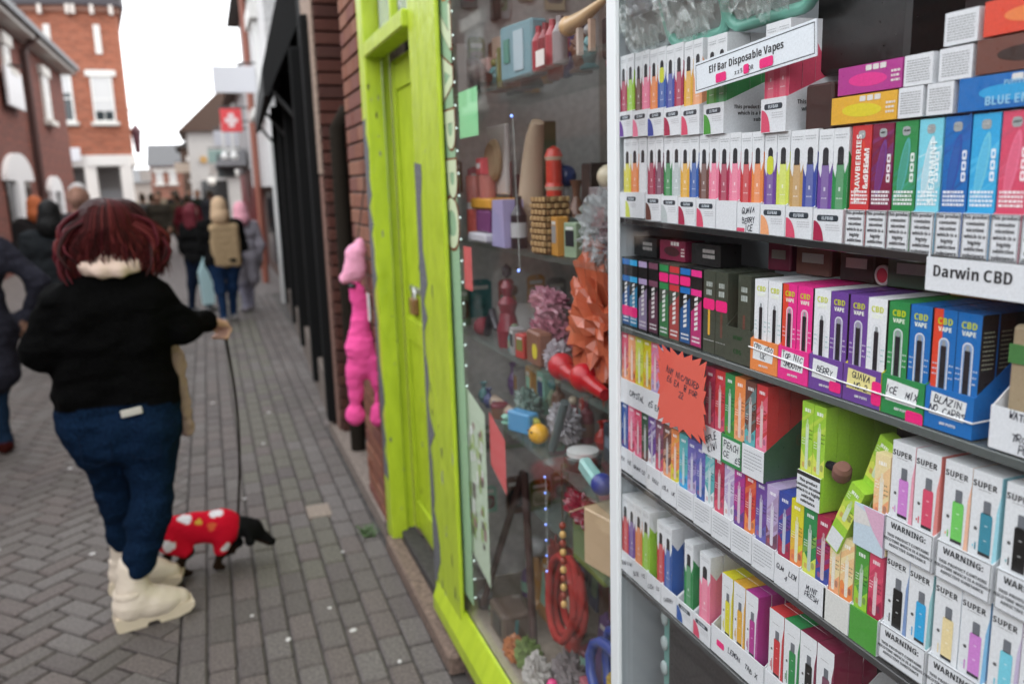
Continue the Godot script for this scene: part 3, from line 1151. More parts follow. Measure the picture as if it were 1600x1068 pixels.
func shop_front() -> void:
	var gm := green_paint()
	var green := Color(0.46, 0.58, 0.035)
	var shop := thing("green_shop", "shop front with lime green frame, brick pier and stall riser", "shop", Vector3.ZERO)
	var bm := grainy("pier_brick", 0.9, 0.06, 0.55, 3.0, 0.7)
	var hot := [Color(0.34, 0.115, 0.06), Color(0.3, 0.095, 0.05), Color(0.38, 0.15, 0.085), Color(0.27, 0.085, 0.055)]
	var dark := [Color(0.15, 0.045, 0.03), Color(0.12, 0.04, 0.03), Color(0.18, 0.06, 0.04)]  # shade on the pilaster return is put into these darker brick tones
	# walls behind the bricks (mortar), upper wall, and the body of the shop
	var w := MB.new()
	var mortar := Color(0.27, 0.21, 0.18)
	w.box(Vector3(0.78, 1.5, -3.965), Vector3(0.19, 3.0, 0.47), mortar)
	w.box(Vector3(0.83, 1.5, -5.6), Vector3(0.25, 3.0, 0.4), mortar)
	w.box(Vector3(1.02, 1.5, -4.79), Vector3(0.1, 3.0, 1.18), Color(0.03, 0.025, 0.022))
	put("mortar", w.mesh(), grainy("old_render", 0.9, 0.04, 0.6, 1.5, 0.5), shop)
	var u := MB.new()
	u.box(Vector3(1.7, 4.4, -2.35), Vector3(2.0, 2.9, 6.9), Color.WHITE)
	put("upper_wall", u.mesh(), brick_wall_mat("shaded_brick", Color(0.42, 0.18, 0.12), Color(0.5, 0.25, 0.17), Color(0.4, 0.33, 0.28)), shop)
	brick_column(shop, 0.672, -4.2, -3.74, 0.0, 2.95, 0.1, hot, bm)
	# the pilaster beyond: its return faces the lane's near end, with a stone edge
	var pr := Node3D.new()
	pr.name = "pilaster"
	shop.add_child(pr, true)
	var yy := 0.02
	var kk := 0
	while yy < 2.95:
		var b := MB.new()
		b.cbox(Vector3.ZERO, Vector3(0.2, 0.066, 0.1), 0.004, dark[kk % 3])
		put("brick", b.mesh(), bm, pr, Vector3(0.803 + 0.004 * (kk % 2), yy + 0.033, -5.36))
		yy += 0.078
		kk += 1
	var st := MB.new()
	st.cbox(Vector3(0.694, 2.4, -5.58), Vector3(0.014, 1.3, 0.5), 0.004, Color(0.42, 0.3, 0.23))
	st.cbox(Vector3(0.696, 0.88, -5.58), Vector3(0.01, 1.72, 0.46), 0.003, Color(0.3, 0.16, 0.12))
	put("stone_edge", st.mesh(), grainy("old_render", 0.9, 0.04, 0.6, 1.5, 0.5), pr)
	var pp := MB.new()
	pp.tube([Vector3(0.735, 0.05, -4.9), Vector3(0.735, 2.0, -4.9), Vector3(0.8, 2.1, -4.9)], 0.045, Color(0.02, 0.017, 0.014), 10)
	put("drainpipe", pp.mesh(), paint("matt_black", 0.75, 0.15), shop)
	var pl := MB.new()
	pl.cbox(Vector3(0.74, 0.05, -4.72), Vector3(0.16, 0.1, 1.95), 0.01, Color(0.28, 0.22, 0.185))
	put("plinth", pl.mesh(), grainy("old_render", 0.9, 0.04, 0.6, 1.5, 0.5), shop)
	# far door post, stepped, with bare wood on its front
	var p1 := MB.new()
	p1.cbox(Vector3(0.707, 1.53, -3.66), Vector3(0.075, 2.96, 0.12), 0.006, green)
	p1.cbox(Vector3(0.765, 1.53, -3.69), Vector3(0.04, 2.96, 0.11), 0.004, green)
	put("door_post", p1.mesh(), gm, shop)
	flakes(shop, 0.6695, -3.715, -3.6, 0.35, 1.95, 0.0, 5)
	# near door post and window stile
	var p2 := MB.new()
	p2.cbox(Vector3(0.714, 1.55, -2.815), Vector3(0.05, 2.9, 0.13), 0.006, green)
	p2.cbox(Vector3(0.757, 1.55, -2.80), Vector3(0.036, 2.9, 0.12), 0.004, green)
	put("door_post", p2.mesh(), gm, shop)
	flakes(shop, 0.6885, -2.878, -2.775, 0.2, 1.75, 0.0, 9)
	var p3 := MB.new()
	p3.cbox(Vector3(0.6955, 1.55, -2.639), Vector3(0.015, 2.92, 0.22), 0.004, green)
	put("window_stile", p3.mesh(), gm, shop)
	# transom bar, light over it, head
	var tr := MB.new()
	tr.cbox(Vector3(0.71, 2.225, -3.237), Vector3(0.085, 0.06, 0.715), 0.006, green)
	tr.cbox(Vector3(0.71, 2.92, -3.237), Vector3(0.085, 0.12, 0.715), 0.006, green)
	tr.cbox(Vector3(0.715, 2.56, -3.2), Vector3(0.03, 0.6, 0.03), 0.004, green)
	put("transom", tr.mesh(), gm, shop)
	var tg := MB.new()
	tg.box(Vector3(0.735, 2.56, -3.2), Vector3(0.006, 0.6, 0.7), Color.WHITE)
	put("transom_pane", tg.mesh(), clear_pane("old_glass", 0.25), shop)
	var tb := MB.new()
	tb.box(Vector3(0.95, 2.6, -3.2), Vector3(0.02, 0.8, 1.0), Color(0.05, 0.045, 0.04))
	put("transom_backing", tb.mesh(), paint("dull_wood", 0.9), shop)
	# door leaf with panel mouldings
	var d := Node3D.new()
	d.name = "door"
	d.set_meta("label", "closed lime green door with padlock")
	shop.add_child(d)
	d.position = Vector3(0.79, 0.11, -3.235)
	var df := MB.new()
	df.cbox(Vector3(0.02, 1.04, 0), Vector3(0.04, 2.08, 0.73), 0.004, green)
	put("leaf", df.mesh(), gm, d)
	var dm := MB.new()
	for q in [[-0.335, 0.05], [0.335, 0.05]]:
		dm.cbox(Vector3(-0.006, 1.04, q[0]), Vector3(0.012, 2.06, q[1]), 0.003, green)
	for yq in [0.1, 0.95, 2.0]:
		dm.cbox(Vector3(-0.0045, yq, 0), Vector3(0.009, 0.1, 0.61), 0.003, green)
	put("moulding", dm.mesh(), gm, d)
	var lk := thing("padlock", "small brass padlock in a steel hasp on the green door", "padlock", Vector3(0.777, 1.14, -3.38))
	var lb := MB.new()
	lb.cbox(Vector3(0, 0.035, 0), Vector3(0.03, 0.07, 0.075), 0.006, Color(0.2, 0.1, 0.045))
	put("body", lb.mesh(), paint("brass", 0.35), lk)
	var ls := MB.new()
	ls.tube([Vector3(0, 0.06, -0.024), Vector3(0, 0.095, -0.022), Vector3(0, 0.112, 0), Vector3(0, 0.095, 0.022), Vector3(0, 0.06, 0.024)], 0.006, Color(0.6, 0.6, 0.58), 8)
	put("shackle", ls.mesh(), steel(), lk)
	var lh := MB.new()
	lh.cbox(Vector3(0.008, 0.105, 0.02), Vector3(0.012, 0.026, 0.2), 0.003, Color(0.35, 0.35, 0.34))
	put("hasp", lh.mesh(), steel(), lk)
	chips(shop, 0.6885, -2.74, -2.54, 13, 21)
	chips(shop, 0.6885, -2.87, -2.76, 9, 23)
	chips(shop, 0.789, -3.58, -2.9, 16, 25)
	for yh in [0.45, 1.25, 1.95]:
		var hg := MB.new()
		hg.tube([Vector3(0.783, yh - 0.04, -2.882), Vector3(0.783, yh + 0.04, -2.882)], 0.008, Color(0.25, 0.28, 0.08), 8)
		put("hinge", hg.mesh(), gm, d, Vector3(-0.79, -0.11, 3.235))
	face_chips(shop, -3.5995, 0.675, 0.745, 14, 27)
	# doorstep, threshold and riser under the window
	var sp := MB.new()
	sp.cbox(Vector3(0.68, 0.03, -3.1), Vector3(0.07, 0.075, 1.1), 0.008, Color(0.25, 0.17, 0.13))
	sp.cbox(Vector3(0.75, 0.05, -3.2), Vector3(0.07, 0.1, 0.86), 0.006, Color(0.07, 0.06, 0.055))
	put("doorstep", sp.mesh(), grainy("old_render", 0.9, 0.04, 0.6, 1.5, 0.5), shop)
	var rs := MB.new()
	rs.box(Vector3(0.74, 0.06, -1.2), Vector3(0.08, 0.13, 2.75), Color(0.14, 0.1, 0.085))
	put("riser", rs.mesh(), grainy("old_render", 0.9, 0.04, 0.6, 1.5, 0.5), shop)
	var sl := MB.new()
	sl.t = Transform3D(Basis.IDENTITY, Vector3.ZERO)
	sl.prism(PackedVector2Array([Vector2(0.668, 0.105), Vector2(0.71, 0.105), Vector2(0.71, 0.235), Vector2(0.7, 0.235), Vector2(0.668, 0.155)]), -2.84, 0.3, green)
	put("window_sill", sl.mesh(), gm, shop)
	var hd := MB.new()
	hd.cbox(Vector3(0.72, 2.8, -1.2), Vector3(0.06, 0.3, 2.6), 0.006, green)
	put("window_head", hd.mesh(), gm, shop)
	# the white bar between the two panes
	var wb := MB.new()
	wb.cbox(Vector3(0.706, 1.46, -1.397), Vector3(0.01, 2.5, 0.034), 0.002, Color(0.68, 0.7, 0.7))
	put("white_bar", wb.mesh(), paint("painted_wood", 0.5), shop)
	# inside of the windows: floor, ceiling, side walls, back
	var room := thing("window_bay", "inside of the shop window with pale side walls and dark back boards", "window bay", Vector3.ZERO)
	var fl := MB.new()
	fl.box(Vector3(1.03, 0.2, -2.125), Vector3(0.62, 0.05, 1.25), Color(0.36, 0.3, 0.24))
	fl.box(Vector3(1.03, 0.2, -0.55), Vector3(0.62, 0.05, 1.86), Color(0.2, 0.21, 0.22))
	put("floor_board", fl.mesh(), grainy("dull_board", 0.8, 0.03, 0.88, 2.0), room)
	var ce := MB.new()
	ce.box(Vector3(1.03, 2.72, -1.2), Vector3(0.62, 0.06, 3.14), Color(0.6, 0.58, 0.55))
	put("ceiling_board", ce.mesh(), grainy("dull_board", 0.8, 0.03, 0.88, 2.0), room)
	var s1 := MB.new()
	s1.box(Vector3(1.03, 1.46, -2.765), Vector3(0.62, 2.46, 0.03), Color(0.68, 0.67, 0.65))
	put("side_board", s1.mesh(), grainy("dull_board", 0.8, 0.03, 0.88, 2.0), room)
	var s2 := MB.new()
	s2.box(Vector3(1.04, 1.46, -1.492), Vector3(0.58, 2.46, 0.012), Color(0.42, 0.46, 0.48))
	put("partition", s2.mesh(), paint("painted_wood", 0.5), room)
	var s3 := MB.new()
	s3.box(Vector3(1.03, 1.46, 0.36), Vector3(0.62, 2.46, 0.03), Color(0.3, 0.3, 0.3))
	put("side_board", s3.mesh(), paint("painted_wood", 0.5), room)
	var bk := MB.new()
	bk.box(Vector3(1.345, 1.46, -2.14), Vector3(0.02, 2.46, 1.24), Color(0.4, 0.36, 0.32))
	bk.box(Vector3(1.3445, 1.46, -0.575), Vector3(0.022, 2.46, 1.9), Color(0.045, 0.035, 0.032))
	put("back_board", bk.mesh(), grainy("dull_board", 0.8, 0.03, 0.88, 2.0), room)
	var ol := MB.new()
	ol.box(Vector3(1.05, 1.75, -1.5045), Vector3(0.28, 0.38, 0.012), Color(0.13, 0.15, 0.015))
	ol.box(Vector3(1.05, 1.2, -1.5045), Vector3(0.28, 0.3, 0.012), Color(0.16, 0.2, 0.03))
	put("olive_panel", ol.mesh(), paint("painted_wood", 0.5), room)
	# the two panes
	var g1 := MB.new()
	g1.box(Vector3(0.7155, 1.44, -2.07), Vector3(0.006, 2.42, 1.3), Color.WHITE)
	single("window_pane", g1.mesh(), clear_pane("shop_glass", 0.0), "large glass pane in front of the toys and pipes", "window pane")
	var g2 := MB.new()
	g2.box(Vector3(0.7155, 1.44, -0.525), Vector3(0.006, 2.42, 1.69), Color.WHITE)
	single("window_pane", g2.mesh(), clear_pane("shop_glass", 0.0), "large clean glass pane in front of the shelves of boxed goods", "window pane")
	# vinyl strip and lettering on the left edge of the pane
	var vn := thing("window_lettering", "pale green strip with tall upright shop lettering on the window edge", "lettering", Vector3(0.7115, 0, -2.475))
	var vs := MB.new()
	vs.t = Transform3D(Basis(Vector3.BACK, Vector3.UP, Vector3.LEFT), Vector3.ZERO)
	vs.prism(PackedVector2Array([Vector2(-0.1, 0.3), Vector2(0.03, 0.3), Vector2(0.03, 2.5), Vector2(-0.1, 2.5)]), 0.0, 0.0006, Color(0.36, 0.5, 0.36))
	put("strip", vs.mesh(), film_mat(), vn)
	var face := Basis(Vector3.BACK, Vector3.UP, Vector3.LEFT) * Basis(Vector3.BACK, -PI / 2)
	var yl := 2.13
	for ch in "ZAPPO":
		var t1 := letters(ch, 0.245, Color(0.42, 0.17, 0.06), vn, Vector3(-0.0012, yl, -0.035), Vector3.ZERO, "letter")
		t1.basis = face * Basis.from_scale(Vector3(1.12, 0.95, 1))
		var t2 := letters(ch, 0.225, Color(0.75, 0.79, 0.66), t1, Vector3(0, 0, 0.0006), Vector3.ZERO, "letter_face")
		t2.scale = Vector3(0.97, 0.97, 1)
		yl -= 0.145
	var dotm := MB.new()
	dotm.t = Transform3D(Basis(Vector3.BACK, Vector3.UP, Vector3.LEFT), Vector3.ZERO)
	dotm.pill(-0.08, 2.2, 0.06, 2.42, 0.068, 0.0016, Color(0.42, 0.15, 0.04))
	dotm.pill(-0.07, 2.21, 0.05, 2.41, 0.058, 0.0022, Color(0.1, 0.45, 0.02))
	put("green_dot", dotm.mesh(), paint("film", 0.3), vn)
	# leaflets stuck inside the pane
	leaflet("paper_note", "blank mint green paper note taped inside the toy window", 0.7205, -2.42, -2.24, 1.805, 1.935, Color(0.25, 0.62, 0.3), 0.0)
	leaflet("paper_note", "coral red paper strip high inside the toy window beside the lettering", 0.7205, -2.43, -2.35, 1.36, 1.49, Color(0.62, 0.12, 0.11), 0.0)
	leaflet("paper_note", "slanted coral red paper note low in the toy window", 0.7205, -2.235, -2.1, 0.86, 1.02, Color(0.6, 0.1, 0.1), -0.05)
	var lf := leaflet("printed_poster", "green and white printed poster taped low inside the toy window", 0.7205, -2.54, -2.28, 0.5, 1.06, Color(0.5, 0.6, 0.45), -0.06)
	var pr2 := MB.new()
	var r := RandomNumberGenerator.new()
	r.seed = 4
	pr2.t = Transform3D(Basis(Vector3.BACK, Vector3.UP, Vector3.LEFT), Vector3.ZERO)
	for k in 70:
		var zz := r.randf_range(-2.53, -2.31)
		var y := r.randf_range(0.56, 0.95)
		var cc: Color = [Color(0.28, 0.42, 0.12), Color(0.7, 0.72, 0.68), Color(0.12, 0.1, 0.09), Color(0.4, 0.52, 0.2), Color(0.3, 0.16, 0.16)][r.randi() % 5]
		pr2.pill(zz - 0.012, y - 0.015, zz + r.randf_range(0.005, 0.02), y + r.randf_range(0.004, 0.04), 0.004, 0.0008 + k * 0.00002, cc)
	put("print", pr2.mesh(), paint("film", 0.3), lf)


func shelf_glass() -> StandardMaterial3D:
	if not mats.has("shelf_glass"):
		var m := StandardMaterial3D.new()
		m.resource_name = "shelf_glass"
		m.albedo_color = Color(0.5, 0.6, 0.56, 0.1)
		m.metallic_specular = 0.3
		m.transparency = BaseMaterial3D.TRANSPARENCY_ALPHA
		m.roughness = 0.03
		mats["shelf_glass"] = m
	return mats["shelf_glass"]


func leaflet(called: String, label: String, x: float, z0: float, z1: float, y0: float, y1: float, c: Color, drop: float) -> MeshInstance3D:
	var b := MB.new()
	b.t = Transform3D(Basis(Vector3.BACK, Vector3.UP, Vector3.LEFT), Vector3.ZERO)
	b.prism(PackedVector2Array([Vector2(z0, y0), Vector2(z1, y0 + drop), Vector2(z1, y1 + drop), Vector2(z0, y1)]), 0.0, 0.0006, c)
	return single(called, b.mesh(), paint("paper", 0.8), label, "paper", Vector3(x, 0, 0))


func steel() -> StandardMaterial3D:
	var m := paint("steel", 0.35)
	m.metallic = 0.8
	return m


func glow(c: Color, e: float) -> StandardMaterial3D:
	var key := "led" + c.to_html() + str(e)
	if not mats.has(key):
		var m := StandardMaterial3D.new()
		m.resource_name = "led_glow"
		m.albedo_color = Color(0.8, 0.85, 0.9)
		m.emission_enabled = true
		m.emission = c
		m.emission_energy_multiplier = e
		mats[key] = m
	return mats[key]


# ---------------------------------------------------------------- goods in the toy window

func good(called: String, label: String, cat: String, at: Vector3, b: MB, mat: Material, turn := 0.0) -> MeshInstance3D:
	return single(called, b.mesh(), mat, label, cat, at, turn)


func coil(center: Vector3, r: float, loops: float, rise: float, thick: float, c: Color, wobble := 0.1, seed_ := 1) -> MB:
	var b := MB.new()
	var rr := RandomNumberGenerator.new()
	rr.seed = seed_
	var path := []
	var n := int(loops * 16)
	for k in n + 1:
		var a := TAU * k / 16.0
		var q := r * (1.0 + wobble * sin(k * 0.9 + seed_))
		path.append(center + Vector3(rise * k / n + 0.02 * sin(k * 0.37), sin(a) * q, cos(a) * q))
	b.tube(path, thick, c, 8)
	return b


func crumpled(size: Vector3, c: Color, seed_: int) -> MB:
	# a gathered plastic bag: a lumpy shell of small facets
	var b := MB.new()
	var fn := FastNoiseLite.new()
	fn.seed = seed_
	fn.frequency = 1.6
	fn.fractal_octaves = 4
	var st := 26
	var sg := 36
	var ps := []
	for i in st + 1:
		var row := []
		for k in sg:
			var a := PI * i / st - PI / 2
			var t := TAU * k / sg
			var d := Vector3(cos(a) * cos(t), sin(a), cos(a) * sin(t))
			var q := 1.0 + fn.get_noise_3dv(d * 2.2) * 0.75 + (0.16 * absf(sin(t * 8.0)) * maxf(0.0, d.y))
			row.append(d * size * 0.5 * q)
		ps.append(row)
	for i in st:
		for k in sg:
			var k2 := (k + 1) % sg
			b.quad(ps[i][k], ps[i + 1][k], ps[i + 1][k2], ps[i][k2], c)
	return b


func window_goods() -> void:
	var pl := paint("toy_plastic", 0.3)
	var card := paint("card", 0.42)
	var cl := paint("toy_cloth", 0.85, 0.2)
	for q in [[1.94, "upper glass shelf of the toy window"], [1.497, "middle glass shelf of the toy window"]]:
		var sh := MB.new()
		sh.box(Vector3(0, -0.006, -0.05), Vector3(0.28, 0.012, 1.16), Color(0.09, 0.085, 0.08))
		single("shelf", sh.mesh(), shelf_glass(), q[1], "shelf", Vector3(0.91, q[0], -2.06))
	var ls := MB.new()
	ls.box(Vector3(0, -0.006, 0), Vector3(0.3, 0.012, 1.1), Color(0.09, 0.085, 0.08))
	single("shelf", ls.mesh(), shelf_glass(), "third glass shelf of the toy window under the bagged toys", "shelf", Vector3(0.91, 1.2, -2.08))
	var l2 := MB.new()
	l2.box(Vector3(0, -0.006, 0), Vector3(0.26, 0.012, 1.06), Color(0.09, 0.085, 0.08))
	single("shelf", l2.mesh(), shelf_glass(), "fourth glass shelf of the toy window under the yellow ball", "shelf", Vector3(0.89, 0.975, -2.06))
	var l3 := MB.new()
	l3.box(Vector3(0, -0.006, 0), Vector3(0.26, 0.012, 0.52), Color(0.09, 0.085, 0.08))
	single("shelf", l3.mesh(), shelf_glass(), "short low glass shelf under the cardboard box", "shelf", Vector3(0.91, 0.78, -1.79))
	# upper shelf
	var b := MB.new()
	b.tube([Vector3(0, 0.0, -0.03), Vector3(0, 0.05, -0.03), Vector3(0, 0.08, -0.02), Vector3(0, 0.06, 0.0), Vector3(0, 0.03, 0.05), Vector3(0, 0.025, 0.11)], [0.02, 0.02, 0.024, 0.028, 0.024, 0.015], Color(0.05, 0.018, 0.014), 10)
	good("carved_pipe", "dark brown carved pipe at the far end of the upper toy shelf", "pipe", Vector3(0.79, 1.945, -2.46), b, pl)
	b = MB.new()
	b.cbox(Vector3(0, 0.07, 0), Vector3(0.05, 0.14, 0.17), 0.006, Color(0.14, 0.27, 0.3))
	b.box(Vector3(-0.0265, 0.07, 0.02), Vector3(0.003, 0.1, 0.05), Color(0.36, 0.46, 0.5))
	b.box(Vector3(-0.0265, 0.075, -0.045), Vector3(0.003, 0.06, 0.03), Color(0.05, 0.2, 0.15))
	good("teal_box", "teal boxed gift with pale stripes on the upper toy shelf", "box", Vector3(0.82, 1.941, -2.14), b, card, 0.15)
	for k in 4:
		b = MB.new()
		b.lathe(Vector3.ZERO, [[0.0, 0.0], [0.018, 0.0], [0.018, 0.07], [0.008, 0.09], [0.008, 0.105], [0.0, 0.105]], [Color(0.3, 0.03, 0.04), Color(0.2, 0.02, 0.03), Color(0.34, 0.05, 0.06), Color(0.25, 0.22, 0.22)][k], 12)
		good("small_bottle", ["red small bottle, first of four on the upper toy shelf", "dark red small bottle, second of four on the upper toy shelf", "bright red small bottle, third of four on the upper toy shelf", "grey small bottle, last of four on the upper toy shelf"][k], "bottle", Vector3(0.8, 1.941, -1.98 + k * 0.043), b, pl)
	b = MB.new()
	b.box(Vector3(0, 0.018, 0), Vector3(0.002, 0.036, 0.05), Color(0.75, 0.7, 0.66))
	good("price_card", "blank white price card on the upper toy shelf edge", "price card", Vector3(0.765, 1.941, -1.89), b, card)
	b = MB.new()
	b.ball(Vector3(0, 0.07, -0.1), Vector3(0.022, 0.022, 0.024), Color(0.55, 0.36, 0.18))
	b.tube([Vector3(0, 0.07, -0.09), Vector3(0, 0.075, -0.02), Vector3(0, 0.09, 0.08), Vector3(0, 0.1, 0.12)], [0.019, 0.015, 0.007, 0.006], Color(0.58, 0.4, 0.22), 10)
	b.box(Vector3(0, 0.028, -0.04), Vector3(0.012, 0.056, 0.012), Color(0.5, 0.42, 0.36))
	b.box(Vector3(0, 0.032, 0.02), Vector3(0.012, 0.064, 0.012), Color(0.42, 0.3, 0.22))
	good("wooden_ladle", "pale wooden ladle resting on two pegs on the upper toy shelf", "ladle", Vector3(0.79, 1.941, -1.68), b, pl)
	b = MB.new()
	b.cbox(Vector3(0, 0.045, 0), Vector3(0.06, 0.09, 0.2), 0.006, Color(0.03, 0.026, 0.026))
	good("black_case", "black speckled case behind the wooden ladle", "case", Vector3(0.9, 1.941, -1.68), b, cl)
	# middle shelf
	var pf := thing("framed_plaque", "round wooden plaque in a pale frame on the middle toy shelf", "plaque", Vector3(0.82, 1.64, -2.4), TURN)
	b = MB.new()
	b.cbox(Vector3(0, 0.1, -0.01), Vector3(0.17, 0.2, 0.014), 0.003, Color(0.4, 0.38, 0.36))
	put("frame", b.mesh(), card, pf)
	b = MB.new()
	b.t = Transform3D(Basis(Vector3.RIGHT, PI / 2), Vector3(0, 0.1, 0.0))
	b.lathe(Vector3.ZERO, [[0.0, 0.02], [0.05, 0.018], [0.062, 0.008], [0.062, 0.0]], Color(0.26, 0.19, 0.11), 20)
	put("disc", b.mesh(), cl, pf)
	var mid := [
		["orange_box", "flat orange box under the round plaque", "box", Vector3(0.81, 1.6, -2.38), Vector3(0.1, 0.03, 0.19), Color(0.55, 0.27, 0.03)],
		["purple_tub", "purple tub below the flat orange box", "tub", Vector3(0.81, 1.532, -2.36), Vector3(0.1, 0.064, 0.12), Color(0.16, 0.04, 0.13)],
		["white_tray", "pale shallow tray under the purple tub", "tray", Vector3(0.81, 1.505, -2.36), Vector3(0.14, 0.026, 0.17), Color(0.5, 0.49, 0.52)],
	]
	for q in mid:
		b = MB.new()
		b.cbox(Vector3(0, q[4].y / 2, 0), q[4], 0.005, q[5])
		good(q[0], q[1], q[2], q[3], b, card)
	for k in 2:
		b = MB.new()
		b.lathe(Vector3.ZERO, [[0.0, 0.0], [0.026, 0.0], [0.027, 0.02], [0.027, 0.1, Color(0.45, 0.09, 0.07)], [0.026, 0.12], [0.026, 0.2, Color(0.4, 0.14, 0.12)], [0.0, 0.2]], Color(0.42, 0.4, 0.4), 16)
		good("red_can", ["tall red can nearest the lettering on the middle toy shelf", "second tall red can on the middle toy shelf, by the gift bag"][k], "can", Vector3(0.78 + k * 0.02, 1.4975, -2.49 + k * 0.07), b, pl)
	b = MB.new()
	b.t = Transform3D(Basis(Vector3.UP, TURN), Vector3.ZERO)
	b.prism(PackedVector2Array([Vector2(-0.055, 0), Vector2(0.055, 0), Vector2(0.048, 0.13), Vector2(-0.04, 0.13)]), -0.03, 0.03, Color(0.32, 0.29, 0.47))
	good("gift_bag", "lavender paper gift bag on the middle toy shelf", "bag", Vector3(0.79, 1.498, -2.22), b, card)
	b = MB.new()
	b.lathe(Vector3.ZERO, [[0.0, 0.0], [0.022, 0.0], [0.022, 0.09], [0.009, 0.115], [0.009, 0.14], [0.0, 0.14]], Color(0.018, 0.018, 0.02), 14)
	b.lathe(Vector3(0, 0.03, 0), [[0.0225, 0.0], [0.0225, 0.04]], Color(0.4, 0.4, 0.4), 14)
	good("black_bottle", "small black bottle with a pale label beside the gift bag", "bottle", Vector3(0.79, 1.498, -2.13), b, pl)
	b = MB.new()
	b.tube([Vector3(0, 0, 0), Vector3(0.0, 0.12, 0.01), Vector3(0, 0.22, 0.03), Vector3(0, 0.29, 0.05), Vector3(0, 0.33, 0.075)], [0.035, 0.038, 0.032, 0.026, 0.018], Color(0.4, 0.31, 0.22), 12)
	good("leather_sheath", "tall tan leather sheath leaning on the middle toy shelf", "sheath", Vector3(0.87, 1.505, -2.25), b, cl)
	b = MB.new()
	b.lathe(Vector3.ZERO, [[0.0, 0.0], [0.022, 0.0], [0.022, 0.05], [0.026, 0.06, Color(0.6, 0.42, 0.3)], [0.022, 0.07], [0.022, 0.13], [0.026, 0.14, Color(0.6, 0.42, 0.3)], [0.018, 0.16], [0.0, 0.17]], Color(0.5, 0.05, 0.03), 12)
	good("red_cracker", "red banded cracker tube standing behind the basket", "tube", Vector3(0.9, 1.6, -2.14), b, pl)
	var tin := MB.new()
	tin.lathe(Vector3.ZERO, [[0.0, 0.0], [0.05, 0.0], [0.05, 0.05], [0.0, 0.05]], Color(0.4, 0.28, 0.24), 18)
	tin.lathe(Vector3(0, 0.05, 0), [[0.0, 0.0], [0.048, 0.0], [0.048, 0.03], [0.0, 0.03]], Color(0.16, 0.22, 0.18), 18)
	tin.lathe(Vector3(0, 0.08, 0), [[0.0, 0.0], [0.03, 0.0], [0.028, 0.02], [0.0, 0.02]], Color(0.02, 0.02, 0.02), 18)
	good("round_tin", "round patterned tin with a black knob behind the basket", "tin", Vector3(0.9, 1.4975, -2.1), tin, pl)
	# woven basket: staves and weavers
	var bs := thing("woven_basket", "square woven cane basket box on the middle toy shelf", "basket", Vector3(0.8, 1.498, -1.93), 0.1)
	bs.scale = Vector3(0.8, 1.0, 0.72)
	b = MB.new()
	b.box(Vector3(0, 0.07, 0), Vector3(0.078, 0.14, 0.108), Color(0.1, 0.055, 0.025))
	put("lining", b.mesh(), cl, bs)
	b = MB.new()
	for i in 9:
		for k in 8:
			var y := 0.01 + i * 0.0155
			var z := -0.047 + k * 0.0134
			b.cbox(Vector3(-0.042 - 0.003 * ((i + k) % 2), y, z), Vector3(0.006, 0.012, 0.0125), 0.002, Color(0.4, 0.27, 0.13) if (i + k) % 2 else Color(0.26, 0.16, 0.07))
	for i in 9:
		for k in 6:
			b.cbox(Vector3(-0.034 + k * 0.0134, 0.01 + i * 0.0155, 0.057 + 0.003 * ((i + k) % 2)), Vector3(0.0125, 0.012, 0.006), 0.002, Color(0.36, 0.24, 0.11) if (i + k) % 2 else Color(0.22, 0.13, 0.06))
	var wv := put("weave", b.mesh(), cl, bs)
	wv.set_meta("kind", "stuff")
	var film := clear_pane("crinkled_film", 0.3)
	film.roughness = 0.15
	film.albedo_color = Color(0.62, 0.64, 0.64, 0.3)
	good("plastic_bag", "crumpled clear plastic bag of goods at the near end of the middle toy shelf", "plastic bag", Vector3(0.84, 1.565, -1.66), crumpled(Vector3(0.12, 0.15, 0.2), Color(0.3, 0.3, 0.31), 3), film)
	good("wrapped_toy", "dark plum toy wrapped inside the clear plastic bag", "toy", Vector3(0.86, 1.54, -1.66), crumpled(Vector3(0.08, 0.09, 0.14), Color(0.12, 0.05, 0.06), 8), cl)
	b = MB.new()
	b.cbox(Vector3(0, 0.11, 0), Vector3(0.06, 0.22, 0.055), 0.004, Color(0.035, 0.02, 0.016))
	good("dark_box", "tall dark brown box standing behind the plastic bag", "box", Vector3(0.95, 1.498, -1.98), b, card)
	b = MB.new()
	b.lathe(Vector3.ZERO, [[0.0, 0.0], [0.035, 0.0], [0.04, 0.02], [0.04, 0.2], [0.03, 0.215], [0.0, 0.215]], Color(0.12, 0.08, 0.11), 16)
	good("wrapped_cylinder", "tall plum coloured wrapped cylinder near the white bar", "cylinder pack", Vector3(0.84, 1.66, -1.58), b, pl)
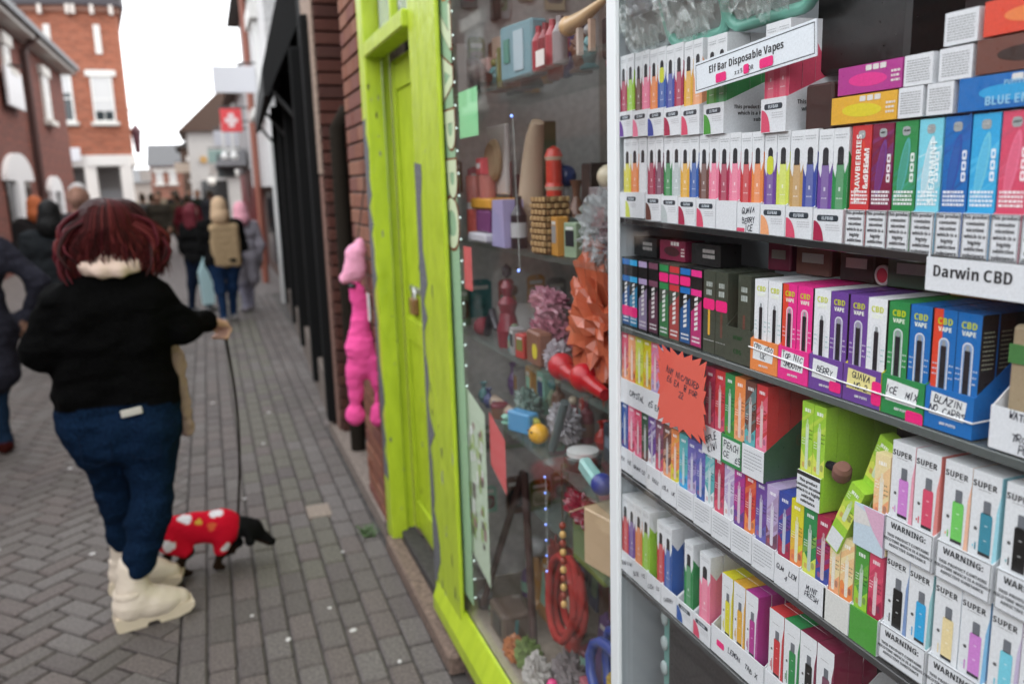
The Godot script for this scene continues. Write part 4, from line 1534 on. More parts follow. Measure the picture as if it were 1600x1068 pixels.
	var extra := [
		["tan_packet", "tan packet with red print leaning on the upper toy shelf", "packet", Vector3(0.88, 1.941, -2.42), Vector3(0.03, 0.16, 0.15), Color(0.46, 0.34, 0.27), Color(0.36, 0.06, 0.05)],
		["pink_packet", "pale pink packet behind the dark carved pipe", "packet", Vector3(0.83, 1.941, -2.5), Vector3(0.03, 0.1, 0.09), Color(0.5, 0.33, 0.3), Color(0.45, 0.1, 0.1)],
		["white_bottle_box", "tall white box at the far end of the upper toy shelf", "box", Vector3(0.77, 1.941, -2.56), Vector3(0.03, 0.15, 0.05), Color(0.55, 0.55, 0.53), Color(0.4, 0.45, 0.42)],
		["dark_green_box", "dark green box at the back of the middle toy shelf", "box", Vector3(0.98, 1.65, -2.42), Vector3(0.05, 0.2, 0.14), Color(0.06, 0.07, 0.02), Color(0.1, 0.11, 0.04)],
		["plum_box", "plum box with a grey lid line behind the tan sheath", "box", Vector3(0.93, 1.498, -2.4), Vector3(0.05, 0.2, 0.1), Color(0.14, 0.05, 0.08), Color(0.3, 0.28, 0.3)],
		["red_white_box", "small red and white box above the second red can", "box", Vector3(0.8, 1.6985, -2.44), Vector3(0.04, 0.05, 0.06), Color(0.6, 0.08, 0.1), Color(0.7, 0.68, 0.68)],
		["grey_box", "grey box standing behind the woven basket", "box", Vector3(0.92, 1.498, -1.86), Vector3(0.05, 0.16, 0.09), Color(0.2, 0.17, 0.17), Color(0.3, 0.1, 0.1)],
		["yellow_packet", "yellow and black packet hanging by the yellow ball", "packet", Vector3(0.81, 0.9755, -2.09), Vector3(0.015, 0.05, 0.06), Color(0.36, 0.34, 0.04), Color(0.06, 0.05, 0.02)],
		["dark_packet", "dark packet behind the navy ball", "packet", Vector3(0.9, 0.9755, -1.78), Vector3(0.03, 0.1, 0.1), Color(0.05, 0.06, 0.075), Color(0.2, 0.25, 0.3)],
	]
	for q in extra:
		b = MB.new()
		b.cbox(Vector3(0, q[4].y / 2, 0), q[4], 0.003, q[5])
		b.box(Vector3(-q[4].x / 2 - 0.0004, q[4].y * 0.55, 0), Vector3(0.001, q[4].y * 0.3, q[4].z * 0.7), q[6])
		good(q[0], q[1], q[2], q[3], b, card, rng.randf_range(-0.2, 0.2))
	# lower shelf
	b = MB.new()
	b.ball(Vector3.ZERO, Vector3.ONE * 0.03, Color(0.22, 0.05, 0.06))
	good("red_ball", "dull red ball at the far end of the lower toy shelf", "ball", Vector3(0.785, 1.231, -2.47), b, cl)
	b = MB.new()
	b.lathe(Vector3.ZERO, [[0.0, 0.0], [0.03, 0.0], [0.034, 0.05], [0.022, 0.1], [0.03, 0.13], [0.012, 0.15], [0.02, 0.175], [0.01, 0.195], [0.0, 0.2]], Color(0.17, 0.012, 0.025), 14)
	b.lathe(Vector3(0, 0.2, 0), [[0.0, 0.0], [0.014, 0.01], [0.016, 0.03], [0.0, 0.045]], Color(0.02, 0.018, 0.02), 10)
	good("glass_figurine", "dark red glass figurine with a black top in the toy window", "figurine", Vector3(0.8, 1.2005, -2.27), b, pl)
	b = MB.new()
	b.tube([Vector3(0, 0.0, -0.06), Vector3(0, 0.05, -0.02), Vector3(0, 0.08, 0.0), Vector3(0, 0.03, 0.04)], [0.012, 0.016, 0.012, 0.01], Color(0.03, 0.025, 0.035), 8)
	good("black_pipe", "small black glass pipe beside the dull red ball", "pipe", Vector3(0.785, 1.213, -2.37), b, pl)
	b = MB.new()
	b.t = Transform3D(Basis(Vector3.RIGHT, 0.35), Vector3.ZERO)
	b.cbox(Vector3.ZERO, Vector3(0.14, 0.02, 0.22), 0.005, Color(0.42, 0.4, 0.385))
	good("tilted_tray", "tilted off-white plastic tray in the middle of the toy window", "tray", Vector3(0.9, 1.25, -2.36), b, pl)
	good("pink_packet", "crumpled pink wrapped packet in the upper part of the toy window", "packet", Vector3(0.86, 1.345, -2.1), crumpled(Vector3(0.06, 0.07, 0.2), Color(0.36, 0.16, 0.2), 21), paint("shiny_wrap", 0.15))
	good("pink_packet", "crumpled plum wrapped packet below the pink packet", "packet", Vector3(0.86, 1.258, -2.08), crumpled(Vector3(0.07, 0.11, 0.2), Color(0.26, 0.09, 0.12), 25), paint("shiny_wrap", 0.15))
	good("orange_bag", "large crinkled orange cellophane bag near the white bar", "cellophane bag", Vector3(0.84, 1.35, -1.7), crumpled(Vector3(0.12, 0.3, 0.24), Color(0.42, 0.1, 0.05), 33), paint("shiny_wrap", 0.15))
	b = MB.new()
	b.cbox(Vector3(0, 0.045, 0), Vector3(0.04, 0.09, 0.09), 0.005, Color(0.19, 0.075, 0.045))
	b.t = Transform3D(Basis(Vector3.BACK, Vector3.UP, Vector3.LEFT), Vector3(-0.0205, 0.04, 0))
	b.pill(0.0, -0.02, 0.035, 0.02, 0.016, 0.0003, Color(0.6, 0.5, 0.03))
	good("brown_packet", "brown packet with a plain yellow oval in the toy window", "packet", Vector3(0.79, 1.2005, -2.0), b, card)
	good("crystal_cluster", "grey crystal cluster beside the red glass pipes", "crystal", Vector3(0.8, 1.235, -1.9), crumpled(Vector3(0.06, 0.07, 0.07), Color(0.3, 0.27, 0.29), 41), pl)
	for k in 2:
		b = MB.new()
		b.ball(Vector3(0, 0.03, 0), Vector3(0.034, 0.034, 0.036), Color(0.42, 0.01, 0.018))
		b.tube([Vector3(0, 0.03, 0.0), Vector3(0, 0.02, 0.06), Vector3(0, 0.015, 0.11)], [0.024, 0.018, 0.014], Color(0.36, 0.01, 0.015), 10)
		good("red_pipe", ["bright red glass pipe, the farther of two", "bright red glass pipe, the nearer of two by the white bar"][k], "pipe", Vector3(0.78, 1.2, -1.83 + k * 0.13), b, pl)
	# bottom
	b = MB.new()
	b.tube([Vector3(0, 0, -0.09), Vector3(0, 0, 0.06), Vector3(0, 0, 0.09)], [0.02, 0.02, 0.016], Color(0.42, 0.33, 0.25), 12)
	b.ball(Vector3(0, 0, 0.1), Vector3.ONE * 0.02, Color(0.6, 0.62, 0.64))
	good("tan_tube", "tan tube with a silver end lying above the poster", "tube", Vector3(0.8, 0.996, -2.35), b, pl)
	b = MB.new()
	b.cbox(Vector3.ZERO, Vector3(0.04, 0.06, 0.09), 0.004, Color(0.08, 0.28, 0.5))
	good("blue_packet", "bright blue packet beside the yellow ball", "packet", Vector3(0.79, 1.006, -2.14), b, card, 0.4)
	b = MB.new()
	b.ball(Vector3.ZERO, Vector3.ONE * 0.028, Color(0.72, 0.38, 0.02), 18, 12)
	for q in [[-0.026, 0.01, -0.01], [-0.026, 0.01, 0.012], [-0.024, -0.014, 0.0]]:
		b.ball(Vector3(q[0], q[1], q[2]), Vector3.ONE * 0.0035, Color(0.05, 0.03, 0.01), 6, 4)
	good("yellow_ball", "yellow ball toy in the lower middle of the toy window", "ball", Vector3(0.79, 1.004, -2.02), b, pl)
	b = MB.new()
	b.tube([Vector3(0, 0.1, 0.06), Vector3(0, 0.0, 0.0), Vector3(0, -0.05, -0.03)], 0.012, Color(0.1, 0.13, 0.13), 8)
	good("dark_tube", "dark slanted tube beside the yellow ball", "tube", Vector3(0.8, 1.03, -1.92), b, pl)
	good("green_wrap", "crumpled grey green wrapper above the blue packet", "wrapper", Vector3(0.85, 1.02, -2.25), crumpled(Vector3(0.06, 0.08, 0.13), Color(0.12, 0.18, 0.15), 52), paint("shiny_wrap", 0.15))
	good("clear_wrap", "crumpled grey plastic wrapper between the yellow ball and the red pipes", "wrapper", Vector3(0.86, 1.025, -2.0), crumpled(Vector3(0.06, 0.09, 0.16), Color(0.26, 0.25, 0.26), 57), paint("shiny_wrap", 0.15))
	b = MB.new()
	b.t = Transform3D(Basis(Vector3.RIGHT, 0.3), Vector3.ZERO)
	b.cbox(Vector3.ZERO, Vector3(0.03, 0.035, 0.085), 0.006, Color(0.24, 0.5, 0.46))
	good("mint_lighter", "mint green lighter case below the red glass pipes", "case", Vector3(0.79, 1.002, -1.69), b, pl)
	b = MB.new()
	b.ball(Vector3.ZERO, Vector3.ONE * 0.026, Color(0.012, 0.03, 0.2), 16, 10)
	good("navy_ball", "navy blue ball below the mint green lighter case", "ball", Vector3(0.78, 1.002, -1.61), b, pl)
	var cb := thing("cardboard_box", "small open cardboard box beside the white bar in the toy window", "cardboard box", Vector3(0.83, 0.7805, -1.64), 0.2)
	b = MB.new()
	b.cbox(Vector3(0, 0.07, 0), Vector3(0.1, 0.14, 0.12), 0.003, Color(0.5, 0.36, 0.22))
	put("body", b.mesh(), card, cb)
	b = MB.new()
	b.t = Transform3D(Basis(Vector3.RIGHT, -0.5), Vector3(0, 0.14, -0.06))
	b.box(Vector3(0, 0, -0.035), Vector3(0.1, 0.003, 0.07), Color(0.46, 0.33, 0.2))
	put("flap", b.mesh(), card, cb)
	b = MB.new()
	b.lathe(Vector3.ZERO, [[0.0, 0.0], [0.045, 0.0], [0.048, 0.03], [0.04, 0.034], [0.04, 0.045, Color(0.55, 0.56, 0.54)], [0.0, 0.047, Color(0.55, 0.56, 0.54)]], Color(0.03, 0.04, 0.035), 18)
	good("lidded_pot", "dark round pot with a pale lid beside the cardboard box", "pot", Vector3(0.82, 0.9755, -1.8), b, pl)
	good("maroon_bow", "maroon satin bow in the lower toy window", "bow", Vector3(0.85, 0.83, -1.85), crumpled(Vector3(0.06, 0.07, 0.2), Color(0.2, 0.015, 0.03), 61), paint("shiny_wrap", 0.15))
	b = MB.new()
	b.cbox(Vector3(0, 0.06, 0), Vector3(0.02, 0.14, 0.2), 0.004, Color(0.2, 0.26, 0.06))
	b.cbox(Vector3(-0.012, 0.125, 0), Vector3(0.02, 0.012, 0.2), 0.003, Color(0.42, 0.52, 0.05))
	good("olive_tray", "olive green tray standing behind the bead strings", "tray", Vector3(0.9, 0.63, -1.93), b, pl)
	var bd := thing("bead_string", "string of amber and gold beads hanging in the toy window", "bead string", Vector3(0.775, 0.6, -1.83))
	for k in 10:
		b = MB.new()
		b.ball(Vector3(0, k * 0.024, 0), Vector3(0.009, 0.011, 0.009), Color(0.25, 0.035, 0.015) if k % 2 else Color(0.62, 0.38, 0.12), 10, 6)
		put("bead", b.mesh(), pl, bd)
	b = MB.new()
	b.tube([Vector3(0, -0.01, 0), Vector3(0, 0.38, 0)], 0.0015, Color(0.1, 0.05, 0.02), 4)
	put("thread", b.mesh(), cl, bd)
	stock(1.9405, 0.92, -2.55, -1.56, 0.075, "back of the upper toy shelf", 101, 1.1)
	stock(1.4975, 0.95, -2.58, -1.56, 0.07, "back of the middle toy shelf", 102, 1.5)
	stock(1.2005, 0.93, -2.58, -1.6, 0.065, "back of the third toy shelf", 103, 1.2)
	stock(1.2005, 0.79, -2.2, -2.06, 0.055, "front of the third toy shelf", 104, 0.6)
	stock(0.9755, 0.92, -2.55, -1.58, 0.065, "back of the fourth toy shelf", 105, 1.1)
	stock(0.9755, 0.79, -2.5, -2.22, 0.06, "front of the fourth toy shelf by the poster", 106, 0.55)
	stock(0.7805, 0.96, -2.0, -1.72, 0.06, "short low toy shelf", 107, 1.0)
	stock(0.2255, 0.95, -2.58, -1.58, 0.085, "floor of the toy window", 108, 1.8)
	stock(0.2255, 1.12, -2.58, -1.58, 0.09, "back of the toy window floor", 109, 2.6)
	stock(0.2255, 0.79, -2.56, -2.26, 0.06, "front of the toy window floor", 110, 0.7)
	stock(1.9405, 0.83, -2.42, -2.26, 0.07, "front of the upper toy shelf", 111, 0.9)
	stock(1.4975, 0.8, -1.86, -1.76, 0.06, "front of the middle toy shelf by the basket", 112, 0.8)
	stock(0.2255, 0.85, -2.0, -1.6, 0.07, "middle of the toy window floor", 113, 1.2)
	pegs()
	fairy("fairy_lights", "blue fairy lights hanging in front of the olive tray", Vector3(0.745, 0.68, -1.87), Vector3(0, 0.043, 0), 7, Color(0.35, 0.5, 1.0), 0.0026, 1.0)
	fairy("fairy_lights", "white fairy lights running up the pale green window strip", Vector3(0.7225, 0.32, -2.462), Vector3(0, 0.066, 0), 32, Color(0.9, 1.0, 0.97), 0.0028, 0.8)
	fairy("fairy_lights", "white fairy lights up the edge of the boxed goods cabinet", Vector3(0.754, 0.42, -1.481), Vector3(0, 0.058, 0), 28, Color(0.9, 0.97, 1.0), 0.0026, 1.0)
	fairy("fairy_lights", "two blue fairy lights under the toy window shelves", Vector3(0.745, 1.45, -2.02), Vector3(0.0, 0.39, -0.02), 2, Color(0.4, 0.55, 1.0), 0.0036, 1.4)
	good("red_hose", "coiled red hookah hose in the bottom of the toy window", "hose", Vector3(0.8, 0.56, -1.93), coil(Vector3.ZERO, 0.1, 3.2, 0.05, 0.011, Color(0.28, 0.03, 0.025), 0.12, 3), cl)
	good("blue_hose", "thick blue coiled hose in the bottom corner by the white bar", "hose", Vector3(0.8, 0.48, -1.66), coil(Vector3.ZERO, 0.09, 2.1, 0.06, 0.014, Color(0.03, 0.06, 0.26), 0.2, 7), pl)
	b = MB.new()
	b.cbox(Vector3(0, 0.25, 0), Vector3(0.05, 0.5, 0.06), 0.006, Color(0.14, 0.09, 0.01))
	good("ochre_post", "dark ochre post behind the coiled hoses", "post", Vector3(0.92, 0.235, -1.73), b, cl)
	for q in [[Vector3(0.76, 0.27, -2.5), Vector3(0.86, 0.78, -2.34), "thin dark wooden stick leaning on the poster side of the toy window"], [Vector3(0.8, 0.24, -2.12), Vector3(0.86, 0.78, -2.33), "thin dark wooden stick leaning against the first stick"]]:
		b = MB.new()
		b.tube([q[0], q[1]], 0.012, Color(0.06, 0.035, 0.028), 8)
		good("wooden_stick", q[2], "stick", Vector3.ZERO, b, cl)
	b = MB.new()
	b.cbox(Vector3(0, 0.05, 0), Vector3(0.1, 0.1, 0.14), 0.006, Color(0.12, 0.085, 0.065))
	b.cbox(Vector3(-0.052, 0.05, 0.01), Vector3(0.004, 0.06, 0.07), 0.001, Color(0.02, 0.02, 0.02))
	good("brown_box", "low brown box with a dark opening at the foot of the sticks", "box", Vector3(0.81, 0.226, -2.36), b, card)
	var fl2 := [
		["green_posy", "small green posy on the floor of the toy window", Vector3(0.78, 0.29, -2.12), Vector3(0.07, 0.08, 0.09), Color(0.14, 0.2, 0.06), 71],
		["white_cloth", "crumpled off-white cloth on the floor of the toy window", Vector3(0.77, 0.28, -2.02), Vector3(0.07, 0.1, 0.11), Color(0.42, 0.4, 0.37), 73],
		["red_cloth", "crumpled dull red cloth on the floor of the toy window", Vector3(0.79, 0.26, -1.88), Vector3(0.1, 0.07, 0.14), Color(0.3, 0.06, 0.045), 75],
		["grey_wrap", "crumpled grey wrapping on the floor beside the coiled red hose", Vector3(0.84, 0.3, -1.95), Vector3(0.08, 0.12, 0.12), Color(0.2, 0.18, 0.18), 77],
		["orange_wrap", "crumpled orange paper on the floor beside the low brown box", Vector3(0.77, 0.26, -2.21), Vector3(0.06, 0.06, 0.1), Color(0.4, 0.15, 0.06), 79],
		["yellow_cloth", "crumpled yellow cloth inside the coiled blue hose", Vector3(0.85, 0.42, -1.66), Vector3(0.05, 0.1, 0.1), Color(0.4, 0.28, 0.05), 83],
		["brown_cloth", "crumpled brown cloth at the bottom edge by the white bar", Vector3(0.8, 0.27, -1.7), Vector3(0.08, 0.09, 0.16), Color(0.16, 0.1, 0.07), 87],
		["maroon_cloth", "crumpled maroon cloth hanging beside the coiled red hose", Vector3(0.86, 0.52, -2.08), Vector3(0.05, 0.22, 0.08), Color(0.16, 0.04, 0.035), 89],
	]
	for q in fl2:
		good(q[0], q[1], "wrapping" if "wrap" in q[0] else "posy" if "posy" in q[0] else "cloth", q[2], crumpled(q[3], q[4], q[5]), cl)
	b = MB.new()
	b.ball(Vector3.ZERO, Vector3.ONE * 0.016, Color(0.7, 0.04, 0.2))
	good("pink_ball", "small hot pink ball on the floor of the toy window", "ball", Vector3(0.765, 0.33, -1.9), b, pl)


const STOCK_HUE := {"maroon": "6a2230", "teal": "4c7f80", "cream": "c8bda2", "amber": "b5803a", "olive": "6b6c32", "grey": "8c8a88", "rose": "b0606c", "navy": "2c3a66", "silver": "b4b8ba", "brown": "6a4a38", "mint": "8cc0aa", "purple": "67487c", "red": "a8322e", "black": "242428", "sage": "83947a"}


# packets hung on the far side board
func pegs() -> void:
	var r := RandomNumberGenerator.new()
	r.seed = 207
	var names := STOCK_HUE.keys()
	var rows := [[2.36, "top"], [2.14, "second"], [1.74, "third"], [1.34, "fourth"], [0.82, "fifth"], [0.6, "bottom"]]
	for row in rows:
		for k in 5:
			var cn: String = names[r.randi() % names.size()]
			var c := col(STOCK_HUE[cn])
			var c2 := col(STOCK_HUE[names[r.randi() % names.size()]])
			var w := r.randf_range(0.05, 0.085)
			var h := r.randf_range(0.1, 0.17)
			var b := MB.new()
			b.prism(PackedVector2Array([Vector2(-w / 2, -h), Vector2(w / 2, -h), Vector2(w / 2, -0.01), Vector2(w * 0.3, 0), Vector2(-w * 0.3, 0), Vector2(-w / 2, -0.01)]), 0.0, 0.004, c)
			b.pill(-w * 0.4, -h * 0.85, w * 0.4, -h * 0.35, w * 0.2, 0.0044, c2)
			b.ball(Vector3(0, -h * 0.6, 0.006), Vector3(w * 0.3, h * 0.18, 0.012), c2.lerp(c, 0.3), 10, 6)
			b.rect(-w * 0.35, -h * 0.26, w * 0.35, -h * 0.16, 0.0044, Color(0.66, 0.64, 0.6))
			b.tube([Vector3(0, -0.006, -0.012), Vector3(0, -0.006, 0.025)], 0.0016, Color(0.4, 0.4, 0.4), 5)
			good("hanging_packet", "%s packet on a peg, %s from the glass in the %s peg row" % [cn, ORD[k], row[1]], "packet", Vector3(0.775 + k * 0.095 + r.randf_range(-0.012, 0.012), row[0] + r.randf_range(-0.02, 0.02), -2.735), b, paint("card", 0.42))


# small stock standing in rows on the shelves
func stock(y: float, x: float, z0: float, z1: float, step: float, shelf: String, seed_: int, tall := 1.0) -> void:
	var r := RandomNumberGenerator.new()
	r.seed = seed_
	var names := STOCK_HUE.keys()
	var z := z0
	var n := 0
	while z < z1:
		var cn: String = names[r.randi() % names.size()]
		var c := col(STOCK_HUE[cn])
		var c2 := col(STOCK_HUE[names[r.randi() % names.size()]])
		var h := r.randf_range(0.06, 0.15) * tall
		var w := step * r.randf_range(0.34, 0.46)
		var b := MB.new()
		var kind: String = ["bottle", "figurine", "box", "tin", "vase", "packet"][r.randi() % 6]
		match kind:
			"bottle":
				b.lathe(Vector3.ZERO, [[0.0, 0.0], [w * 0.8, 0.0], [w * 0.85, h * 0.5], [w * 0.7, h * 0.65], [w * 0.28, h * 0.75], [w * 0.28, h * 0.92], [w * 0.36, h * 0.93, c2], [w * 0.36, h, c2], [0.0, h, c2]], c, 14)
				b.lathe(Vector3(0, h * 0.15, 0), [[w * 0.86, 0.0], [w * 0.87, h * 0.28]], c2, 14)
			"figurine":
				b.lathe(Vector3.ZERO, [[0.0, 0.0], [w * 0.9, 0.0], [w * 0.9, h * 0.06], [w * 0.5, h * 0.12], [w * 0.75, h * 0.4], [w * 0.45, h * 0.68], [w * 0.2, h * 0.74], [0.0, h * 0.76]], c, 12)
				b.ball(Vector3(0, h * 0.85, 0), Vector3.ONE * h * 0.14, c2, 10, 7)
				b.tube([Vector3(-w * 0.2, h * 0.62, w * 0.4), Vector3(-w * 0.7, h * 0.45, w * 0.7), Vector3(-w * 0.8, h * 0.55, w * 0.2)], w * 0.16, c, 6)
				b.tube([Vector3(-w * 0.2, h * 0.62, -w * 0.4), Vector3(-w * 0.6, h * 0.4, -w * 0.75)], w * 0.16, c, 6)
			"box":
				b.cbox(Vector3(0, h * 0.45, 0), Vector3(w * 1.4, h * 0.9, w * 1.9), 0.002, c)
				b.box(Vector3(-w * 0.7 - 0.0004, h * 0.5, 0), Vector3(0.001, h * 0.4, w * 1.3), c2)
				b.box(Vector3(-w * 0.7 - 0.0006, h * 0.76, 0), Vector3(0.001, h * 0.07, w * 1.1), Color(0.6, 0.6, 0.58))
			"tin":
				b.lathe(Vector3.ZERO, [[0.0, 0.0], [w, 0.0], [w, h * 0.5], [w * 1.05, h * 0.5, c2], [w * 1.05, h * 0.62, c2], [w * 0.9, h * 0.66, c2], [0.0, h * 0.68, c2]], c, 16)
			"vase":
				b.lathe(Vector3.ZERO, [[0.0, 0.0], [w * 0.5, 0.0], [w * 0.9, h * 0.3], [w * 0.8, h * 0.5], [w * 0.3, h * 0.75], [w * 0.35, h * 0.88], [w * 0.6, h], [w * 0.5, h], [w * 0.25, h * 0.8]], c, 14)
			"packet":
				b.t = Transform3D(Basis(Vector3.UP, TURN) * Basis(Vector3.RIGHT, -0.1), Vector3.ZERO)
				b.prism(PackedVector2Array([Vector2(-w, 0), Vector2(w, 0), Vector2(w * 0.92, h * 0.9), Vector2(w * 0.3, h * 0.92), Vector2(0, h), Vector2(-w * 0.3, h * 0.92), Vector2(-w * 0.92, h * 0.9)]), -0.006, 0.006, c)
				b.pill(-w * 0.7, h * 0.2, w * 0.7, h * 0.7, w * 0.3, 0.0064, c2)
				b.rect(-w * 0.6, h * 0.76, w * 0.6, h * 0.82, 0.0064, Color(0.62, 0.6, 0.56))
		good("shop_" + kind, "%s %s, %s along the %s" % [cn, kind, ORD[n], shelf], kind, Vector3(x + r.randf_range(-0.012, 0.012), y, z), b, [paint("toy_plastic", 0.3), paint("card", 0.42)][1 if kind in ["box", "packet"] else 0], r.randf_range(-0.3, 0.3))
		n += 1
		z += step * r.randf_range(0.9, 1.15)


func fairy(called: String, label: String, at: Vector3, step: Vector3, count: int, c: Color, r: float, e: float) -> void:
	var o := thing(called, label, "fairy lights", at, 0.0, "fairy lights in the shop windows")
	var b := MB.new()
	b.ball(Vector3.ZERO, Vector3.ONE * r, Color.WHITE, 8, 5)
	var m := b.mesh()
	for k in count:
		put("bulb", m, glow(c, e), o, step * k)
	var w := MB.new()
	w.tube([Vector3(r, 0, 0), step * (count - 1) + Vector3(r, 0, 0)], 0.0008, Color(0.5, 0.55, 0.52), 4)
	put("wire", w.mesh(), paint("painted_wood", 0.5), o)


# ---------------------------------------------------------------- shelves of boxed goods

const XV := 0.76
const ORD := ["first", "second", "third", "fourth", "fifth", "sixth", "seventh", "eighth", "ninth", "tenth", "eleventh", "twelfth", "thirteenth", "fourteenth", "fifteenth", "sixteenth", "seventeenth", "eighteenth", "nineteenth", "twentieth", "twenty-first", "twenty-second", "twenty-third"]
var hue := {
	"crimson": "a8294a", "lime": "9ccb3c", "brown": "6d4438", "pink": "ec7f9c", "orange": "e98a4a", "blue": "2f5da6", "navy": "3a4a9c", "amber": "e0ab3a", "peach": "efa877",
	"leaf green": "4e9a3c", "green": "2f8a4c", "rose": "d8506c", "yellow": "d9d02c", "white": "e6e8ea", "plum": "7a4a5e", "grey": "b9c2c2", "red": "c8383c", "purple": "6d4696",
	"yellow green": "d3dd5a", "tan": "c19a5c", "sky blue": "35a8dc", "cyan": "7ccfe0", "teal": "5cb0b4", "lilac": "b9a6cc", "violet": "6a66b0", "dark green": "3c5b46", "cream": "ecd9a4",
	"black": "1a1a1c", "olive": "44483c", "coral": "dd4a34", "hot pink": "e8348c", "deep blue": "1f6db4", "magenta": "b03a8c", "orchid": "cf86cf", "fresh green": "74cc62", "deep teal": "3f8ca0", "maroon": "7c2440",
}


func card_mat() -> StandardMaterial3D:
	if mats.has("printed_card"):
		return mats["printed_card"]
	var m := grainy("printed_card", 0.33, 0.03, 0.93, 14.0, 0.05, false)
	m.roughness_texture = noise_tex(0.02, Color(0.25, 0.25, 0.25), Color(0.55, 0.55, 0.55), 256)
	m.roughness = 1.0
	return m


func dye(called: String) -> Color:
	return Color(hue[called] as String).srgb_to_linear()


func lines(b: MB, x0: float, x1: float, y: float, h: float, z: float, c: Color, r: RandomNumberGenerator) -> void:
	# a line of fine print: short dark dashes, one for each word
	var x := x0
	while x < x1 - 0.001:
		var w := minf(r.randf_range(0.0015, 0.0045), x1 - x)
		b.rect(x, y, x + w, y + h, z, c)
		x += w + 0.0009


